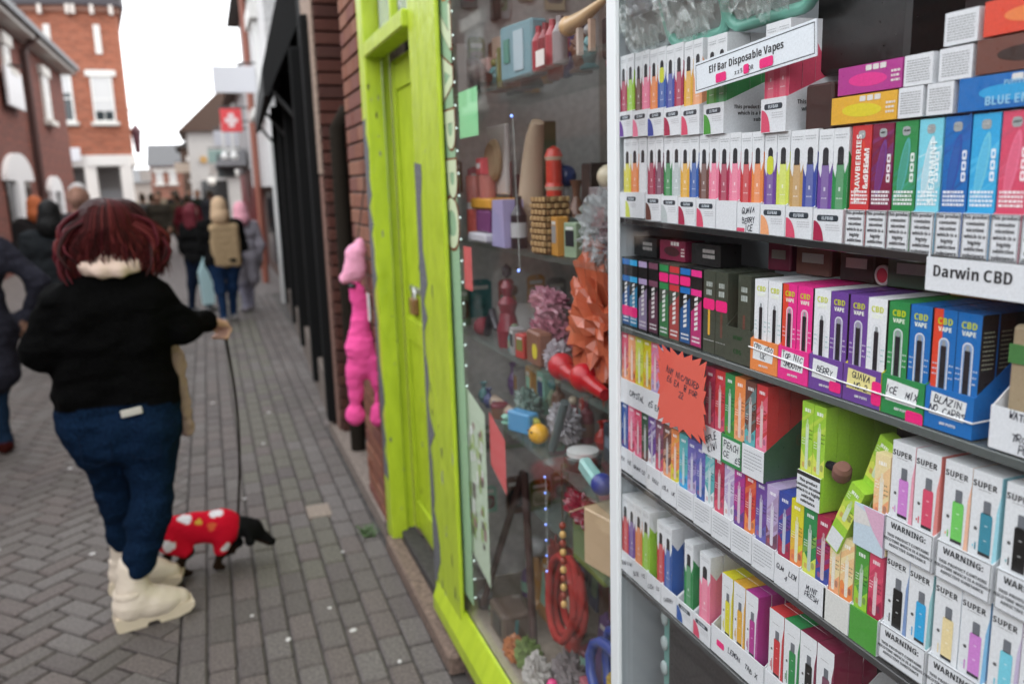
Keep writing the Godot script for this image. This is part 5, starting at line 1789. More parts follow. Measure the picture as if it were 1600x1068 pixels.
func vape_mesh(style: String, a: String, bname: String, w: float, h: float, d: float, seed_ := 0) -> ArrayMesh:
	var key := "%s:%s:%s:%.4f:%.4f:%.4f:%d" % [style, a, bname, w, h, d, seed_]
	if meshes.has(key):
		return meshes[key]
	var r := RandomNumberGenerator.new()
	r.seed = key.hash()
	var ca := dye(a)
	var cb := dye(bname)
	var white := Color(0.76, 0.78, 0.79)
	var ink_ := Color(0.03, 0.03, 0.035)
	var b := MB.new()
	var z := d * 0.5 + 0.00015
	var hw := w * 0.5
	match style:
		"wave":
			b.box(Vector3(0, h / 2, 0), Vector3(w, h, d), white)
			for side in 2:
				var ww := hw if side == 0 else d * 0.5
				if side == 1:
					b.t = Transform3D(Basis(Vector3.UP, PI / 2), Vector3.ZERO)
					z = hw + 0.00015
				if side == 1:
					b.poly(PackedVector2Array([Vector2(-ww, 0), Vector2(ww, 0), Vector2(ww, h - 0.03), Vector2(0, h - 0.045), Vector2(-ww, h - 0.028)]), z, ca)
					break
				b.poly(PackedVector2Array([Vector2(-ww, 0), Vector2(ww, 0), Vector2(ww, h - 0.043), Vector2(ww * 0.62, h - 0.057), Vector2(ww * 0.42, h - 0.046), Vector2(-ww * 0.42, h - 0.046), Vector2(-ww * 0.62, h - 0.062), Vector2(-ww, h - 0.05)]), z, ca)
				b.pill(-ww * 0.5, 0.004, ww * 0.5, h - 0.04, ww * 0.45, z + 0.0001, ca.lerp(Color.WHITE, 0.1))
				b.pill(-ww * 0.4, h - 0.046, ww * 0.4, h - 0.023, ww * 0.38, z + 0.0002, ink_, true)
				b.rect(-ww * 0.12, 0.068, ww * 0.12, 0.073, z + 0.0002, ca.lerp(Color.WHITE, 0.55))
				lines(b, -ww * 0.4, ww * 0.4, 0.058, 0.0016, z + 0.0002, ca.lerp(Color.WHITE, 0.5), r)
				lines(b, -ww * 0.8, ww * 0.8, h - 0.009, 0.0012, z + 0.0002, Color(0.45, 0.47, 0.48), r)
				lines(b, -ww * 0.7, ww * 0.7, h - 0.0125, 0.0012, z + 0.0002, Color(0.45, 0.47, 0.48), r)
				if seed_ == 1:
					b.pill(-ww * 0.55, h - 0.06, ww * 0.55, h - 0.034, ww * 0.5, z + 0.0003, Color(0.62, 0.66, 0.05))
					b.pill(-ww * 0.3, h - 0.034, ww * 0.3, h - 0.022, ww * 0.3, z + 0.0003, ink_, true)
		"slim":
			b.box(Vector3(0, h / 2, 0), Vector3(w, h, d), ca)
			var pts := PackedVector2Array()
			for k in 20:
				var an := TAU * k / 20
				var p := Vector2(cos(an) * hw * 0.4, sin(an) * 0.034)
				pts.append(p.rotated(-0.16) + Vector2(-hw * 0.1, h - 0.052))
			b.poly(pts, z, ca.lerp(cb, 0.75))
			pts = PackedVector2Array()
			for k in 20:
				var an := TAU * k / 20
				var p := Vector2(cos(an) * hw * 0.28, sin(an) * 0.03)
				pts.append(p.rotated(-0.16) + Vector2(-hw * 0.14, h - 0.053))
			b.poly(pts, z + 0.0001, ca.lerp(cb, 0.45))
			for k in 5:
				var y0 := r.randf_range(0.05, h - 0.02)
				var up := r.randf_range(0.01, 0.03)
				b.poly(PackedVector2Array([Vector2(-hw, y0), Vector2(hw, y0 + up), Vector2(hw, y0 + up + r.randf_range(0.003, 0.014)), Vector2(-hw, y0 + r.randf_range(0.001, 0.006))]), z - 0.0001 + k * 0.00001, ca.lerp(cb, r.randf_range(0.1, 0.35)) * r.randf_range(0.85, 1.1))
			b.pill(-hw * 0.35, h - 0.016, hw * 0.35, h - 0.006, 0.0035, z + 0.0001, Color(0.35, 0.38, 0.38))
			lines(b, -hw * 0.25, hw * 0.25, h - 0.0115, 0.002, z + 0.0001, Color(0.75, 0.75, 0.7), r)
			for k in 3:
				b.pill(hw * 0.48, 0.079 + k * 0.0115, hw * 0.82, 0.089 + k * 0.0115, 0.0015, z + 0.0002, ca.lerp(Color.WHITE, 0.75))
				b.pill(hw * 0.58, 0.082 + k * 0.0115, hw * 0.72, 0.086 + k * 0.0115, 0.0008, z + 0.0003, ca)
			for k in 4:
				lines(b, -hw * 0.85, hw * 0.85, 0.053 + k * 0.0045, 0.0028, z + 0.0002, ca.lerp(Color.WHITE, 0.8), r)
		"dark":
			b.box(Vector3(0, h / 2, 0), Vector3(w, h, d), ca)
			b.rect(-hw * 0.94, h - 0.014, hw * 0.94, h - 0.003, z, cb)
			b.poly(PackedVector2Array([Vector2(-hw * 0.94, 0.004), Vector2(hw * 0.94, 0.004), Vector2(hw * 0.94, h * 0.62), Vector2(-hw * 0.94, h * 0.45)]), z, ca.lerp(cb, 0.55))
			b.rect(-hw * 0.94, h * 0.66, hw * 0.94, h * 0.74, z, cb)
			for k in 7:
				var y := h * 0.22 + k * 0.0085
				b.poly(PackedVector2Array([Vector2(-hw * 0.3, y), Vector2(hw * 0.3, y + 0.003), Vector2(hw * 0.3, y + 0.009), Vector2(-hw * 0.3, y + 0.005)]), z + 0.0001, Color(0.75, 0.74, 0.72))
			lines(b, -hw * 0.7, hw * 0.7, 0.017, 0.003, z + 0.0001, Color(0.75, 0.75, 0.75), r)
			lines(b, -hw * 0.7, hw * 0.7, 0.01, 0.003, z + 0.0001, Color(0.75, 0.75, 0.75), r)
		"plain":
			b.box(Vector3(0, h / 2, 0), Vector3(w, h, d), ca)
			lines(b, -hw * 0.5, hw * 0.5, h - 0.026, 0.008, z, Color(0.4, 0.44, 0.4), r)
			lines(b, -hw * 0.5, hw * 0.5, h - 0.04, 0.009, z, Color(0.45, 0.5, 0.46), r)
			b.pill(-hw * 0.18, 0.03, hw * 0.18, h * 0.55, 0.003, z, cb)
			lines(b, -hw * 0.9, hw * 0.9, 0.021, 0.001, z, Color(0.5, 0.5, 0.5), r)
		"window":
			b.box(Vector3(0, h / 2, 0), Vector3(w, h, d), [ca, ca, Color(0.02, 0.02, 0.022), ca, ca, ca])
			if cb != ca and bname != "black":
				b.rect(-hw, 0, -hw * 0.2, h, z - 0.00005, cb)
			var top := h - 0.032
			b.pill(-hw * 0.46, 0.02, hw * 0.46, top, hw * 0.42, z + 0.0001, Color(0.7, 0.72, 0.74), true)
			b.pill(-hw * 0.36, 0.02, hw * 0.36, top - 0.0016, hw * 0.33, z + 0.0002, ca.lerp(Color(0.75, 0.8, 0.82), 0.3), true)
			b.pill(-hw * 0.25, 0.02, hw * 0.25, top - 0.009, hw * 0.1, z + 0.0003, Color(0.02, 0.022, 0.026), true)
			b.pill(-hw * 0.15, top - 0.01, hw * 0.15, top - 0.003, hw * 0.1, z + 0.0003, Color(0.3, 0.32, 0.33), true)
			for k in 3:
				lines(b, -hw * 0.9, -hw * 0.52, 0.06 + k * 0.006, 0.0016, z + 0.0002, ca.lerp(Color(0.8, 0.8, 0.8) if ca.g < 0.4 else Color(0.1, 0.4, 0.4), 0.6), r)
				lines(b, hw * 0.54, hw * 0.9, 0.058 + k * 0.007, 0.0018, z + 0.0002, ca.lerp(Color(0.8, 0.8, 0.8) if ca.g < 0.4 else Color(0.1, 0.4, 0.4), 0.6), r)
			b.t = Transform3D(Basis(Vector3.UP, PI / 2), Vector3.ZERO)
			for k in 9:
				lines(b, -d * 0.35, d * 0.35, h - 0.02 - k * 0.005, 0.0012, hw + 0.0002, Color(0.4, 0.42, 0.3), r)
		"pastel":
			b.box(Vector3(0, h / 2, 0), Vector3(w, h, d), ca)
			b.poly(PackedVector2Array([Vector2(-hw, 0.045), Vector2(hw, 0.045), Vector2(hw, 0.075), Vector2(0, 0.062), Vector2(-hw, 0.08)]), z, cb)
			for k in 4:
				var y0 := r.randf_range(0.06, h - 0.03)
				b.poly(PackedVector2Array([Vector2(-hw, y0), Vector2(hw, y0 + 0.02), Vector2(hw, y0 + 0.02 + r.randf_range(0.003, 0.016)), Vector2(-hw, y0 + r.randf_range(0.001, 0.01))]), z + 0.00001 * (k + 1), ca.lerp(cb, r.randf_range(0.15, 0.5)))
			b.pill(-hw * 0.26, 0.05, hw * 0.26, h - 0.03, hw * 0.24, z + 0.0001, ca.lerp(Color(0.78, 0.8, 0.8), 0.62))
			b.pill(-hw * 0.15, h - 0.036, hw * 0.15, h - 0.024, hw * 0.12, z + 0.0002, ca.lerp(Color(0.75, 0.75, 0.75), 0.35), true)
			lines(b, -hw * 0.5, hw * 0.5, h - 0.014, 0.005, z + 0.0001, ca.lerp(Color.WHITE, 0.7), r)
			for k in 3:
				lines(b, -hw * 0.85, -hw * 0.32, 0.086 + k * 0.004, 0.0014, z + 0.0002, ca.lerp(Color.WHITE, 0.6), r)
				lines(b, hw * 0.34, hw * 0.88, h - 0.04 - k * 0.006, 0.002, z + 0.0002, ca.lerp(Color.BLACK, 0.6), r)
			b.pill(-hw * 0.7, 0.052, -hw * 0.3, 0.06, 0.002, z + 0.0002, cb.lerp(Color(0.6, 0.1, 0.1), 0.5))
			b.pill(hw * 0.35, 0.056, hw * 0.8, 0.066, 0.003, z + 0.0002, cb.lerp(Color(0.05, 0.05, 0.1), 0.5))
		"super", "topped":
			var soft := cb.lerp(white, 0.25) if style == "super" else cb
			b.box(Vector3(0, h / 2, 0), Vector3(w, h, d), [white, white, soft, soft, white if style == "super" else soft, white])
			b.poly(PackedVector2Array([Vector2(hw * 0.62, 0.0), Vector2(hw, 0.0), Vector2(hw, h - 0.02), Vector2(hw * 0.8, h - 0.04)]), z, soft)
			b.pill(-hw * 0.28, 0.047, hw * 0.56, h - 0.045, 0.003, z + 0.0002, ca)
			b.pill(-hw * 0.12, h - 0.046, hw * 0.4, h - 0.031, 0.0015, z + 0.0002, Color(0.16, 0.17, 0.19), true)
			b.rect(-hw * 0.28, 0.046, hw * 0.56, 0.0498, z + 0.0003, ink_)
			b.rect(hw * 0.05, h - 0.06, hw * 0.25, h - 0.0585, z + 0.0003, ca.lerp(Color.WHITE, 0.4))
			b.rect(hw * 0.05, h - 0.077, hw * 0.25, h - 0.0755, z + 0.0003, ca.lerp(Color.WHITE, 0.4))
			b.pill(-hw * 0.68, h - 0.068, -hw * 0.45, h - 0.064, 0.0015, z + 0.0002, Color(0.1, 0.1, 0.1))
			b.rect(-hw * 0.72, 0.055, -hw * 0.62, h - 0.088, z + 0.0002, cb)
			b.rect(-hw * 0.55, 0.05, -hw * 0.46, h - 0.082, z + 0.0002, ca)
			lines(b, -hw * 0.55, hw * 0.4, h - 0.021, 0.001, z + 0.0002, Color(0.35, 0.35, 0.35), r)
	var m := b.mesh()
	meshes[key] = m
	return m


func clear_film() -> StandardMaterial3D:
	if not mats.has("clear_film"):
		var m := StandardMaterial3D.new()
		m.resource_name = "clear_film"
		m.albedo_color = Color(0.8, 0.86, 0.84, 0.12)
		m.transparency = BaseMaterial3D.TRANSPARENCY_ALPHA
		m.roughness = 0.08
		mats["clear_film"] = m
	return mats["clear_film"]


func stand(mesh: Mesh, called: String, label: String, at: Vector3, group: String, lean := 0.0) -> MeshInstance3D:
	var o := single(called, mesh, card_mat(), label, "vape box", at, TURN + lean, group)
	return o


# a pair (or more) of boxes and those behind them; counts from the white bar
func column(style: String, a: String, bname: String, z0: float, w: float, y: float, h: float, deep: int, label: String, group: String, seed_ := 0, dd := 0.021) -> MeshInstance3D:
	var m := vape_mesh(style, a, bname, w - 0.0008, h, dd - 0.0006, seed_)
	var front: MeshInstance3D
	for k in deep:
		var at := Vector3(XV + 0.004 + dd / 2 + k * dd + rng.randf_range(0, 0.0012), y, z0 + w / 2)
		var l := label
		if k > 0:
			var back: String = " " + ["one", "two", "three", "four", "five", "six", "seven", "eight"][k - 1] + " back"
			l = label.replace(" box", " box" + back) if label.count(" box") == 1 else label.substr(0, label.find(" box")) + " box" + back + label.substr(label.find(" box") + 4)
		var o := stand(m, "vape_box", l, at, group if k == 0 else "boxes behind the front ones, " + group, rng.randf_range(-0.02, 0.02))
		if k == 0:
			front = o
	if style == "super":
		letters("SUPER", w * 0.27, Color(0.1, 0.1, 0.11), front, Vector3(-w * 0.06, h - 0.0145, dd / 2 - 0.0001))
	elif style == "window":
		letters("CBD", 0.0105, Color(0.75, 0.78, 0.08), front, Vector3(0, h - 0.0135, dd / 2 - 0.0001))
		letters("VAPE", 0.0075, Color(0.9, 0.92, 0.85), front, Vector3(0, h - 0.0225, dd / 2 - 0.0001))
	return front


func tray_mesh(w: float, h: float, d: float, face: Color, side: Color) -> ArrayMesh:
	var b := MB.new()
	b.box(Vector3(0, h / 2, -0.001), Vector3(w, h, 0.002), [face, side, side, side, face, face])
	b.box(Vector3(0, 0.0008, -d / 2 - 0.002), Vector3(w - 0.004, 0.0016, d - 0.001), side)
	for sx in [-1.0, 1.0]:
		b.t = Transform3D(Basis(Vector3.UP, PI / 2), Vector3(sx * (w / 2 - 0.0007), 0, 0))
		b.prism(PackedVector2Array([Vector2(0.0022, 0), Vector2(d, 0), Vector2(d, h * 2.2), Vector2(d * 0.7, h * 2.2), Vector2(0.0022, h)]), -0.0006, 0.0006, side)
	b.t = Transform3D.IDENTITY
	return b.mesh()


func tray(label: String, z0: float, z1: float, y: float, h: float, face: Color, side: Color, group: String, d := 0.12) -> MeshInstance3D:
	var w := z1 - z0 - 0.0012
	var o := single("display_tray", tray_mesh(w, h, d, face, side), card_mat(), label, "display tray", Vector3(XV, y, (z0 + z1) / 2), TURN, group)
	return o


func pill_print(o: Node3D, w: float, h: float, c: Color, k: int) -> void:
	var r := RandomNumberGenerator.new()
	r.seed = 100 + k
	var b := MB.new()
	b.pill(-w * 0.36, h - 0.0155, w * 0.36, h - 0.0075, 0.0035, 0.00025, Color(0.035, 0.045, 0.055))
	var pts := PackedVector2Array([Vector2(-w * 0.47, 0.001)])
	for i in 9:
		var an := PI / 2 * i / 8.0
		pts.append(Vector2(-w * 0.47 + cos(an) * w * 0.36, 0.001 + sin(an) * h * 0.66))
	b.poly(pts, 0.00025, c)
	for i in 3:
		lines(b, -w * 0.05, w * 0.4, h - 0.021 - i * 0.0032, 0.0011, 0.00025, Color(0.5, 0.5, 0.52), r)
	put("print", b.mesh(), card_mat(), o)
	letters("ELFBAR", 0.0062, Color(0.75, 0.78, 0.8), o, Vector3(0, h - 0.0115, 0.0003))


func warn_print(o: Node3D, w: float, h: float, big: bool) -> void:
	var b := MB.new()
	for q in [[-w / 2 + 0.0006, 0.0006, w / 2 - 0.0006, 0.0014], [-w / 2 + 0.0006, h - 0.0014, w / 2 - 0.0006, h - 0.0006], [-w / 2 + 0.0006, 0.0014, -w / 2 + 0.0014, h - 0.0014], [w / 2 - 0.0014, 0.0014, w / 2 - 0.0006, h - 0.0014]]:
		b.rect(q[0], q[1], q[2], q[3], 0.00025, Color(0.06, 0.07, 0.07))
	put("border", b.mesh(), card_mat(), o)
	if big:
		letters("WARNING:", 0.0105, Color(0.16, 0.17, 0.18), o, Vector3(0, h - 0.0095, 0.0003))
		letters("THIS PRODUCT CONTAINS\nNICOTINE WHICH IS A HIGHLY\nADDICTIVE SUBSTANCE", 0.0052, Color(0.3, 0.31, 0.32), o, Vector3(0, h * 0.36, 0.0003))
	else:
		letters("This product\ncontains\nnicotine\nwhich is a\nhighly\naddictive\nsubstance", 0.0056, Color(0.2, 0.21, 0.22), o, Vector3(0, h * 0.5, 0.0003))


const PEN := {"A": "00 26 40|13 33", "B": "00 06 35 33 04|33 41 30 00", "C": "45 26 04 02 20 41", "D": "00 06 25 43 21 00", "E": "40 00 06 46|03 33", "F": "00 06 46|03 33", "G": "45 26 03 10 40 42 22", "H": "00 06|03 43|40 46", "I": "20 26", "J": "36 31 10 01", "K": "00 06|46 03 40", "L": "06 00 40", "M": "00 06 22 46 40", "N": "00 06 40 46", "O": "20 02 04 26 44 42 20", "P": "00 06 36 44 33 03", "Q": "20 02 04 26 44 42 20|22 40", "R": "00 06 36 44 33 03 40", "S": "45 26 05 33 41 20 01", "T": "06 46|26 20", "U": "06 01 20 41 46", "V": "06 20 46", "W": "06 10 23 30 46", "X": "00 46|06 40", "Y": "06 23 46|23 20", "Z": "06 46 00 40", "0": "20 02 04 26 44 42 20", "1": "05 26 20", "2": "05 26 44 00 40", "3": "06 46 23 41 20 01", "4": "30 36 02 42", "5": "46 06 03 33 41 20 01", "6": "36 04 01 20 41 33 03", "£": "40 00 15 36 45|03 33", "/": "00 46", "@": "33 13 22 42 46 06 00 40"}


# marker handwriting: uneven strokes, 0.3 mm proud of the card
func scrawl(o: Node3D, text: String, size: float, at: Vector3, turn := 0.06) -> void:
	var r := RandomNumberGenerator.new()
	r.seed = text.hash()
	var b := MB.new()
	var rows := text.to_upper().split("\n")
	var t := size * 0.055
	for li in rows.size():
		var row: String = rows[li].strip_edges()
		var wd := row.length() * size * 0.5
		for ci in row.length():
			if not PEN.has(row[ci]):
				continue
			var org := Vector2(-wd / 2 + ci * size * 0.5, ((rows.size() - 1) / 2.0 - li) * size * 0.98 - size * 0.35)
			org += Vector2(0, r.randf_range(-0.06, 0.06) * size)
			var slant := r.randf_range(0.02, 0.3)
			var tall := r.randf_range(0.8, 1.1)
			for stroke in (PEN[row[ci]] as String).split("|"):
				var last := Vector2.INF
				for q in stroke.split(" "):
					var p := Vector2(float(q[0]) * 0.095, float(q[1]) * 0.115 * tall) * size
					p += Vector2(p.y * slant + r.randf_range(-0.025, 0.025) * size, r.randf_range(-0.02, 0.02) * size) + org
					if last != Vector2.INF:
						var n := (p - last).normalized().orthogonal() * t * r.randf_range(0.75, 1.15)
						var e := (p - last).normalized() * t * 0.6
						b.poly(PackedVector2Array([last - n - e, p - n + e, p + n + e, last + n - e]), 0.0, Color(0.035, 0.038, 0.055))
					last = p
	var m := put("handwriting", b.mesh(), card_mat(), o, at)
	m.rotation.z = turn


func sticker(o: Node3D, x: float, y: float, w: float, h: float, z: float, c := Color(0.85, 0.02, 0.2)) -> void:
	var b := MB.new()
	b.pill(x - w / 2, y - h / 2, x + w / 2, y + h / 2, minf(w, h) * 0.25, z, c)
	put("price_sticker", b.mesh(), card_mat(), o)


func shelf_board(label: String, z0: float, z1: float, y0: float, y1: float, c: Color) -> void:
	var l := Vector2(z1 - z0, y1 - y0)
	var b := MB.new()
	b.cbox(Vector3(0.15, -0.006, 0), Vector3(0.3, 0.011, l.length()), 0.001, c)
	var o := single("shelf", b.mesh(), paint("glass_shelf", 0.15), label, "shelf", Vector3(XV - 0.004, (y0 + y1) / 2, (z0 + z1) / 2), 0.0, "shelves of boxed goods")
	o.rotation.x = -l.angle()


func display_shelves() -> void:
	shelf_board("dark shelf edge under the second row of boxed vapes", -1.485, 0.3, 1.604, 1.562, Color(0.03, 0.03, 0.03))
	shelf_board("grey shelf edge under the third row of dark and bright boxes", -1.485, 0.3, 1.389, 1.382, Color(0.09, 0.1, 0.095))
	shelf_board("thin shelf edge under the two stacked tiers of boxes", -1.485, 0.3, 1.084, 1.03, Color(0.05, 0.05, 0.05))
	shelf_board("bottom shelf edge under the lowest row of boxes", -1.485, 0.3, 0.862, 0.86, Color(0.06, 0.065, 0.065))
	var white := Color(0.74, 0.76, 0.78)
	var shade := white
	# ---- top row
	var g := "top row"
	var r1 := [[-1.483, "purple", ["crimson", "lime"]], [-1.426, "pink", ["brown", "pink"]], [-1.369, "navy", ["orange", "blue"]], [-1.312, "crimson", ["navy", "crimson"]], [-1.255, "rose", ["amber", "peach"]], [-1.187, "leaf green", ["leaf green", "green"]], [-1.038, "rose", ["rose", "rose"]]]
	var n := 0
	for i in r1.size():
		var q: Array = r1[i]
		var y: float = 1.734 + (-q[0] - 1.0) * 0.043
		var t := tray("white display tray with a %s curve, %s in the top row" % [q[1], ORD[i]], q[0], q[0] + 0.057, y, 0.047, white, shade, "trays in the top row", 0.2)
		pill_print(t, 0.056, 0.047, dye(q[1]), i)
		if i >= 5:
			letters("This product contains nicotine\nwhich is a highly addictive\nsubstance.", 0.0078, Color(0.13, 0.14, 0.15), t, Vector3(0.0281, 0.03, -0.075), Vector3(0, PI / 2, 0))
		for k in 2:
			column("wave", q[2][k], "white", q[0] + 0.0009 + k * 0.0274, 0.0274, y + 0.002, 0.147, 8 if i >= 5 else 1, "%s wave vape box, %s along the top row" % [q[2][k], ORD[n]], g, 1 if n == 5 else 0)
			n += 1
	# ---- second row
	g = "second row"
	var r2 := [["crimson", ["crimson", "plum"], "brown"], ["grey", ["green", "grey"], "grey"], ["amber", ["amber", "blue"], "crimson"], ["rose", ["brown", "pink"], "rose"], ["x", ["crimson", "pink"], "white"], ["y", ["red", "orange"], "rose"], ["peach", ["purple", "yellow green"], "peach"], ["rose", ["tan", "navy"], "rose"], ["crimson", ["purple", "green"], "crimson"]]
	n = 0
	var t0 := tray("wide white display tray, nearest the white bar in the second row", -1.482, -1.379, 1.6035, 0.048, white, shade, "trays in the second row")
	pill_print(t0, 0.05, 0.047, dye("yellow green"), 40)
	for k in 3:
		column("wave", ["yellow", "orange", "white"][k], "white", -1.47 + k * 0.0305, 0.0295, 1.605, 0.146, 1, "%s wave vape box, %s along the second row" % [["yellow", "orange", "white"][k], ORD[n]], g)
		n += 1
	for i in r2.size():
		var z0 := -1.376 + i * 0.0572
		var y := 1.582 + maxf(0.0, -z0 - 0.86) * 0.036
		var t := tray("white display tray, %s past the wide one in the second row" % ORD[i], z0, z0 + 0.0565, y, 0.047, white, shade, "trays in the second row")
		if i == 5:
			scrawl(t, "Guava", 0.013, Vector3(0, 0.036, 0.0003))
			scrawl(t, "Berry\nice", 0.0125, Vector3(0.002, 0.015, 0.0003))
			sticker(t, -0.018, 0.005, 0.02, 0.008, 0.0003, dye("rose"))
		elif i != 4:
			pill_print(t, 0.056, 0.047, dye(r2[i][2]), 50 + i)
		for k in 2:
			var a: String = r2[i][1][k]
			column("wave", a, "white", z0 + 0.0003 + k * 0.028, 0.028, y + 0.002, 0.147, 1, "%s wave vape box, %s along the second row" % [a, ORD[n]], g, 1 if n == 15 else 0)
			n += 1
	var slim := [["red", "coral"], ["maroon", "purple"], ["green", "teal"], ["cyan", "white"], ["deep blue", "navy"], ["sky blue", "cyan"], ["rose", "pink"], ["violet", "lilac"]]
	for i in slim.size():
		var z0 := -0.858 + i * 0.0352
		var t := tray("narrow white tray of warning text under the %s slim box" % slim[i][0], z0, z0 + 0.0345, 1.5835, 0.048, white, dye(slim[i][0]), "warning trays in the second row")
		warn_print(t, 0.033, 0.048, false)
		var o := column("slim", slim[i][0], slim[i][1], z0 + 0.0006, 0.0335, 1.5855, 0.148, 3, "%s slim vape box above its warning tray in the second row" % slim[i][0], "slim boxes", 0, 0.024)
		if i == 0:
			letters("STRAWBERRIES\n& CREAM", 0.0115, Color(0.92, 0.9, 0.88), o, Vector3(0.003, 0.096, 0.0124), Vector3(0, 0, PI / 2))
		elif i == 3:
			letters("SPEARMINT", 0.0125, Color(0.9, 0.95, 0.95), o, Vector3(0.005, 0.09, 0.0124), Vector3(0, 0, PI / 2))
	# ---- the sign over the top row
	var sg := thing("shelf_sign", "white shelf sign with black border and three hot pink patches over the top row", "sign", Vector3(XV - 0.016, 1.8375, -1.045), TURN)
	sg.rotation.z = 0.0
	var tilt := Node3D.new()
	tilt.name = "plate"
	sg.add_child(tilt)
	tilt.rotation.z = 0.062
	var b := MB.new()
	b.box(Vector3.ZERO, Vector3(0.282, 0.046, 0.002), Color(0.78, 0.83, 0.87))
	put("card", b.mesh(), card_mat(), tilt)
	b = MB.new()
	for q in [[-0.138, 0.0185, 0.138, 0.0198], [-0.138, -0.0198, 0.138, -0.0185], [-0.138, -0.0185, -0.1367, 0.0185], [0.1367, -0.0185, 0.138, 0.0185]]:
		b.rect(q[0], q[1], q[2], q[3], 0.0012, Color(0.05, 0.06, 0.07))
	put("border", b.mesh(), card_mat(), tilt)
	letters("Elf Bar Disposable Vapes", 0.0152, Color(0.16, 0.17, 0.18), tilt, Vector3(-0.012, 0.006, 0.0013))
	letters("x x 5 x   OR", 0.009, Color(0.4, 0.42, 0.43), tilt, Vector3(-0.012, -0.0105, 0.0013))
	for q in [[-0.069, 0.027], [-0.006, 0.013], [0.04, 0.03]]:
		sticker(tilt, q[0], -0.0105, q[1], 0.013, 0.0019)
	var ds := single("shelf_sign", tray_mesh(0.2, 0.037, 0.004, Color(0.74, 0.76, 0.78), white), card_mat(), "white shelf strip with plain black lettering under the slim boxes", "sign", Vector3(XV - 0.012, 1.5465, -0.614), TURN)
	letters("Darwin CBD", 0.0175, Color(0.13, 0.14, 0.15), ds, Vector3(-0.041, 0.0225, 0.0003))
	# ---- lying boxes stacked on the slim ones
	lying("long_box", "long magenta box lying on its side, on top of the amber one", -0.884, -0.779, 1.772, 0.033, "magenta", "hot pink")
	lying("long_box", "long amber box lying on its side above the slim boxes", -0.894, -0.784, 1.737, 0.033, "amber", "yellow")
	lying("long_box", "bright blue box lying on its side above the pink slim box", -0.7, -0.56, 1.737, 0.034, "deep blue", "sky blue")
	lying("long_box", "orange box lying on its side at the top of the stack", -0.675, -0.545, 1.809, 0.034, "coral", "orange")
	lying("long_box", "dark brown box lying under the orange one", -0.681, -0.545, 1.7725, 0.034, "brown", "black")
	for q in [[-0.783, 0.036, 1.737, "lower stack, nearest the amber box"], [-0.742, 0.036, 1.737, "lower stack, beside the bright blue box"], [-0.777, 0.041, 1.7715, "middle stack, beside the magenta box"], [-0.728, 0.043, 1.7715, "middle stack, beside the dark brown box"], [-0.724, 0.043, 1.8075, "top of the stack, beside the orange box"]]:
		var e := MB.new()
		e.box(Vector3(0, 0.0168, -0.05), Vector3(q[1] - 0.001, 0.0336, 0.1), white)
		var r := RandomNumberGenerator.new()
		r.seed = int(q[0] * 1000)
		for k in 9:
			lines(e, -q[1] * 0.4, q[1] * 0.4, 0.0045 + k * 0.0028, 0.0012, 0.0002, Color(0.32, 0.33, 0.33), r)
		single("end_box", e.mesh(), card_mat(), "white end of a box with fine print, %s" % q[3], "box", Vector3(XV + 0.002, q[2], q[0] + q[1] / 2), TURN, "white box ends in the stack")
	b = MB.new()
	b.cbox(Vector3(0, 0.06, 0), Vector3(0.1, 0.12, 0.16), 0.006, Color(0.012, 0.012, 0.013))
	single("black_carton", b.mesh(), card_mat(), "black carton behind the magenta box at the top", "carton", Vector3(0.87, 1.81, -0.92), 0.05)
	b = MB.new()
	b.cbox(Vector3(0, 0.03, 0), Vector3(0.06, 0.06, 0.05), 0.003, Color(0.05, 0.02, 0.018))
	single("brown_packet", b.mesh(), card_mat(), "small dark brown packet between the rose boxes and the amber box", "packet", Vector3(0.8, 1.733, -0.93), 0.05)
	# ---- clear clamshell packs on top
	for q in [[-1.4, 0.15, "grey", "grey clear clamshell pack nearest the white bar above the top row", 0.16], [-1.245, 0.17, "teal", "mint edged clear clamshell pack above the top row", 0.2], [-1.06, 0.2, "teal", "mint edged clamshell pack behind the shelf sign, partly out of view", 0.17]]:
		var p := thing("clamshell_pack", q[3], "clamshell pack", Vector3(XV + 0.03, 1.905 if q[0] < -1.3 else 1.9, q[0]), TURN, "clamshell packs on top")
		var hw: float = q[1] / 2
		var edge: Color = Color(0.16, 0.42, 0.33) if q[2] == "teal" else Color(0.3, 0.34, 0.34)
		var loop := []
		var pts := PackedVector2Array()
		for s in [[1, 1, 0.0], [-1, 1, 90.0], [-1, -1, 180.0], [1, -1, 270.0]]:
			for k in 5:
				var e := Vector2(s[0] * (hw - 0.03), 0.09 + s[1] * (0.09 - 0.03)) + Vector2.from_angle(deg_to_rad(s[2] + k * 22.5)) * 0.03
				pts.append(e)
				loop.append(Vector3(e.x, e.y, 0))
		loop.append(loop[0])
		var holder := Node3D.new()
		holder.name = "shell"
		p.add_child(holder)
		holder.rotation.x = 0.3
		var c := MB.new()
		c.prism(pts, -0.012, -0.006, Color(0.34, 0.36, 0.35))
		put("backing", c.mesh(), card_mat(), holder)
		c = MB.new()
		c.tube(loop, 0.009, edge, 8, false)
		put("rim", c.mesh(), paint("toy_plastic", 0.3), holder)
		c = MB.new()
		c.cbox(Vector3(0.01, 0.1, 0.004), Vector3(hw * 1.1, 0.07, 0.02), 0.006, Color(0.08, 0.08, 0.085) if q[2] == "teal" else Color(0.22, 0.24, 0.26))
		put("contents", c.mesh(), paint("toy_plastic", 0.3), holder)
		var dm := crumpled(Vector3(q[1] * 0.9, 0.15, 0.05), Color(0.3, 0.34, 0.34), int(hw * 5000))
		put("blister", dm.mesh(), clear_film(), holder, Vector3(0, 0.09, 0.012))
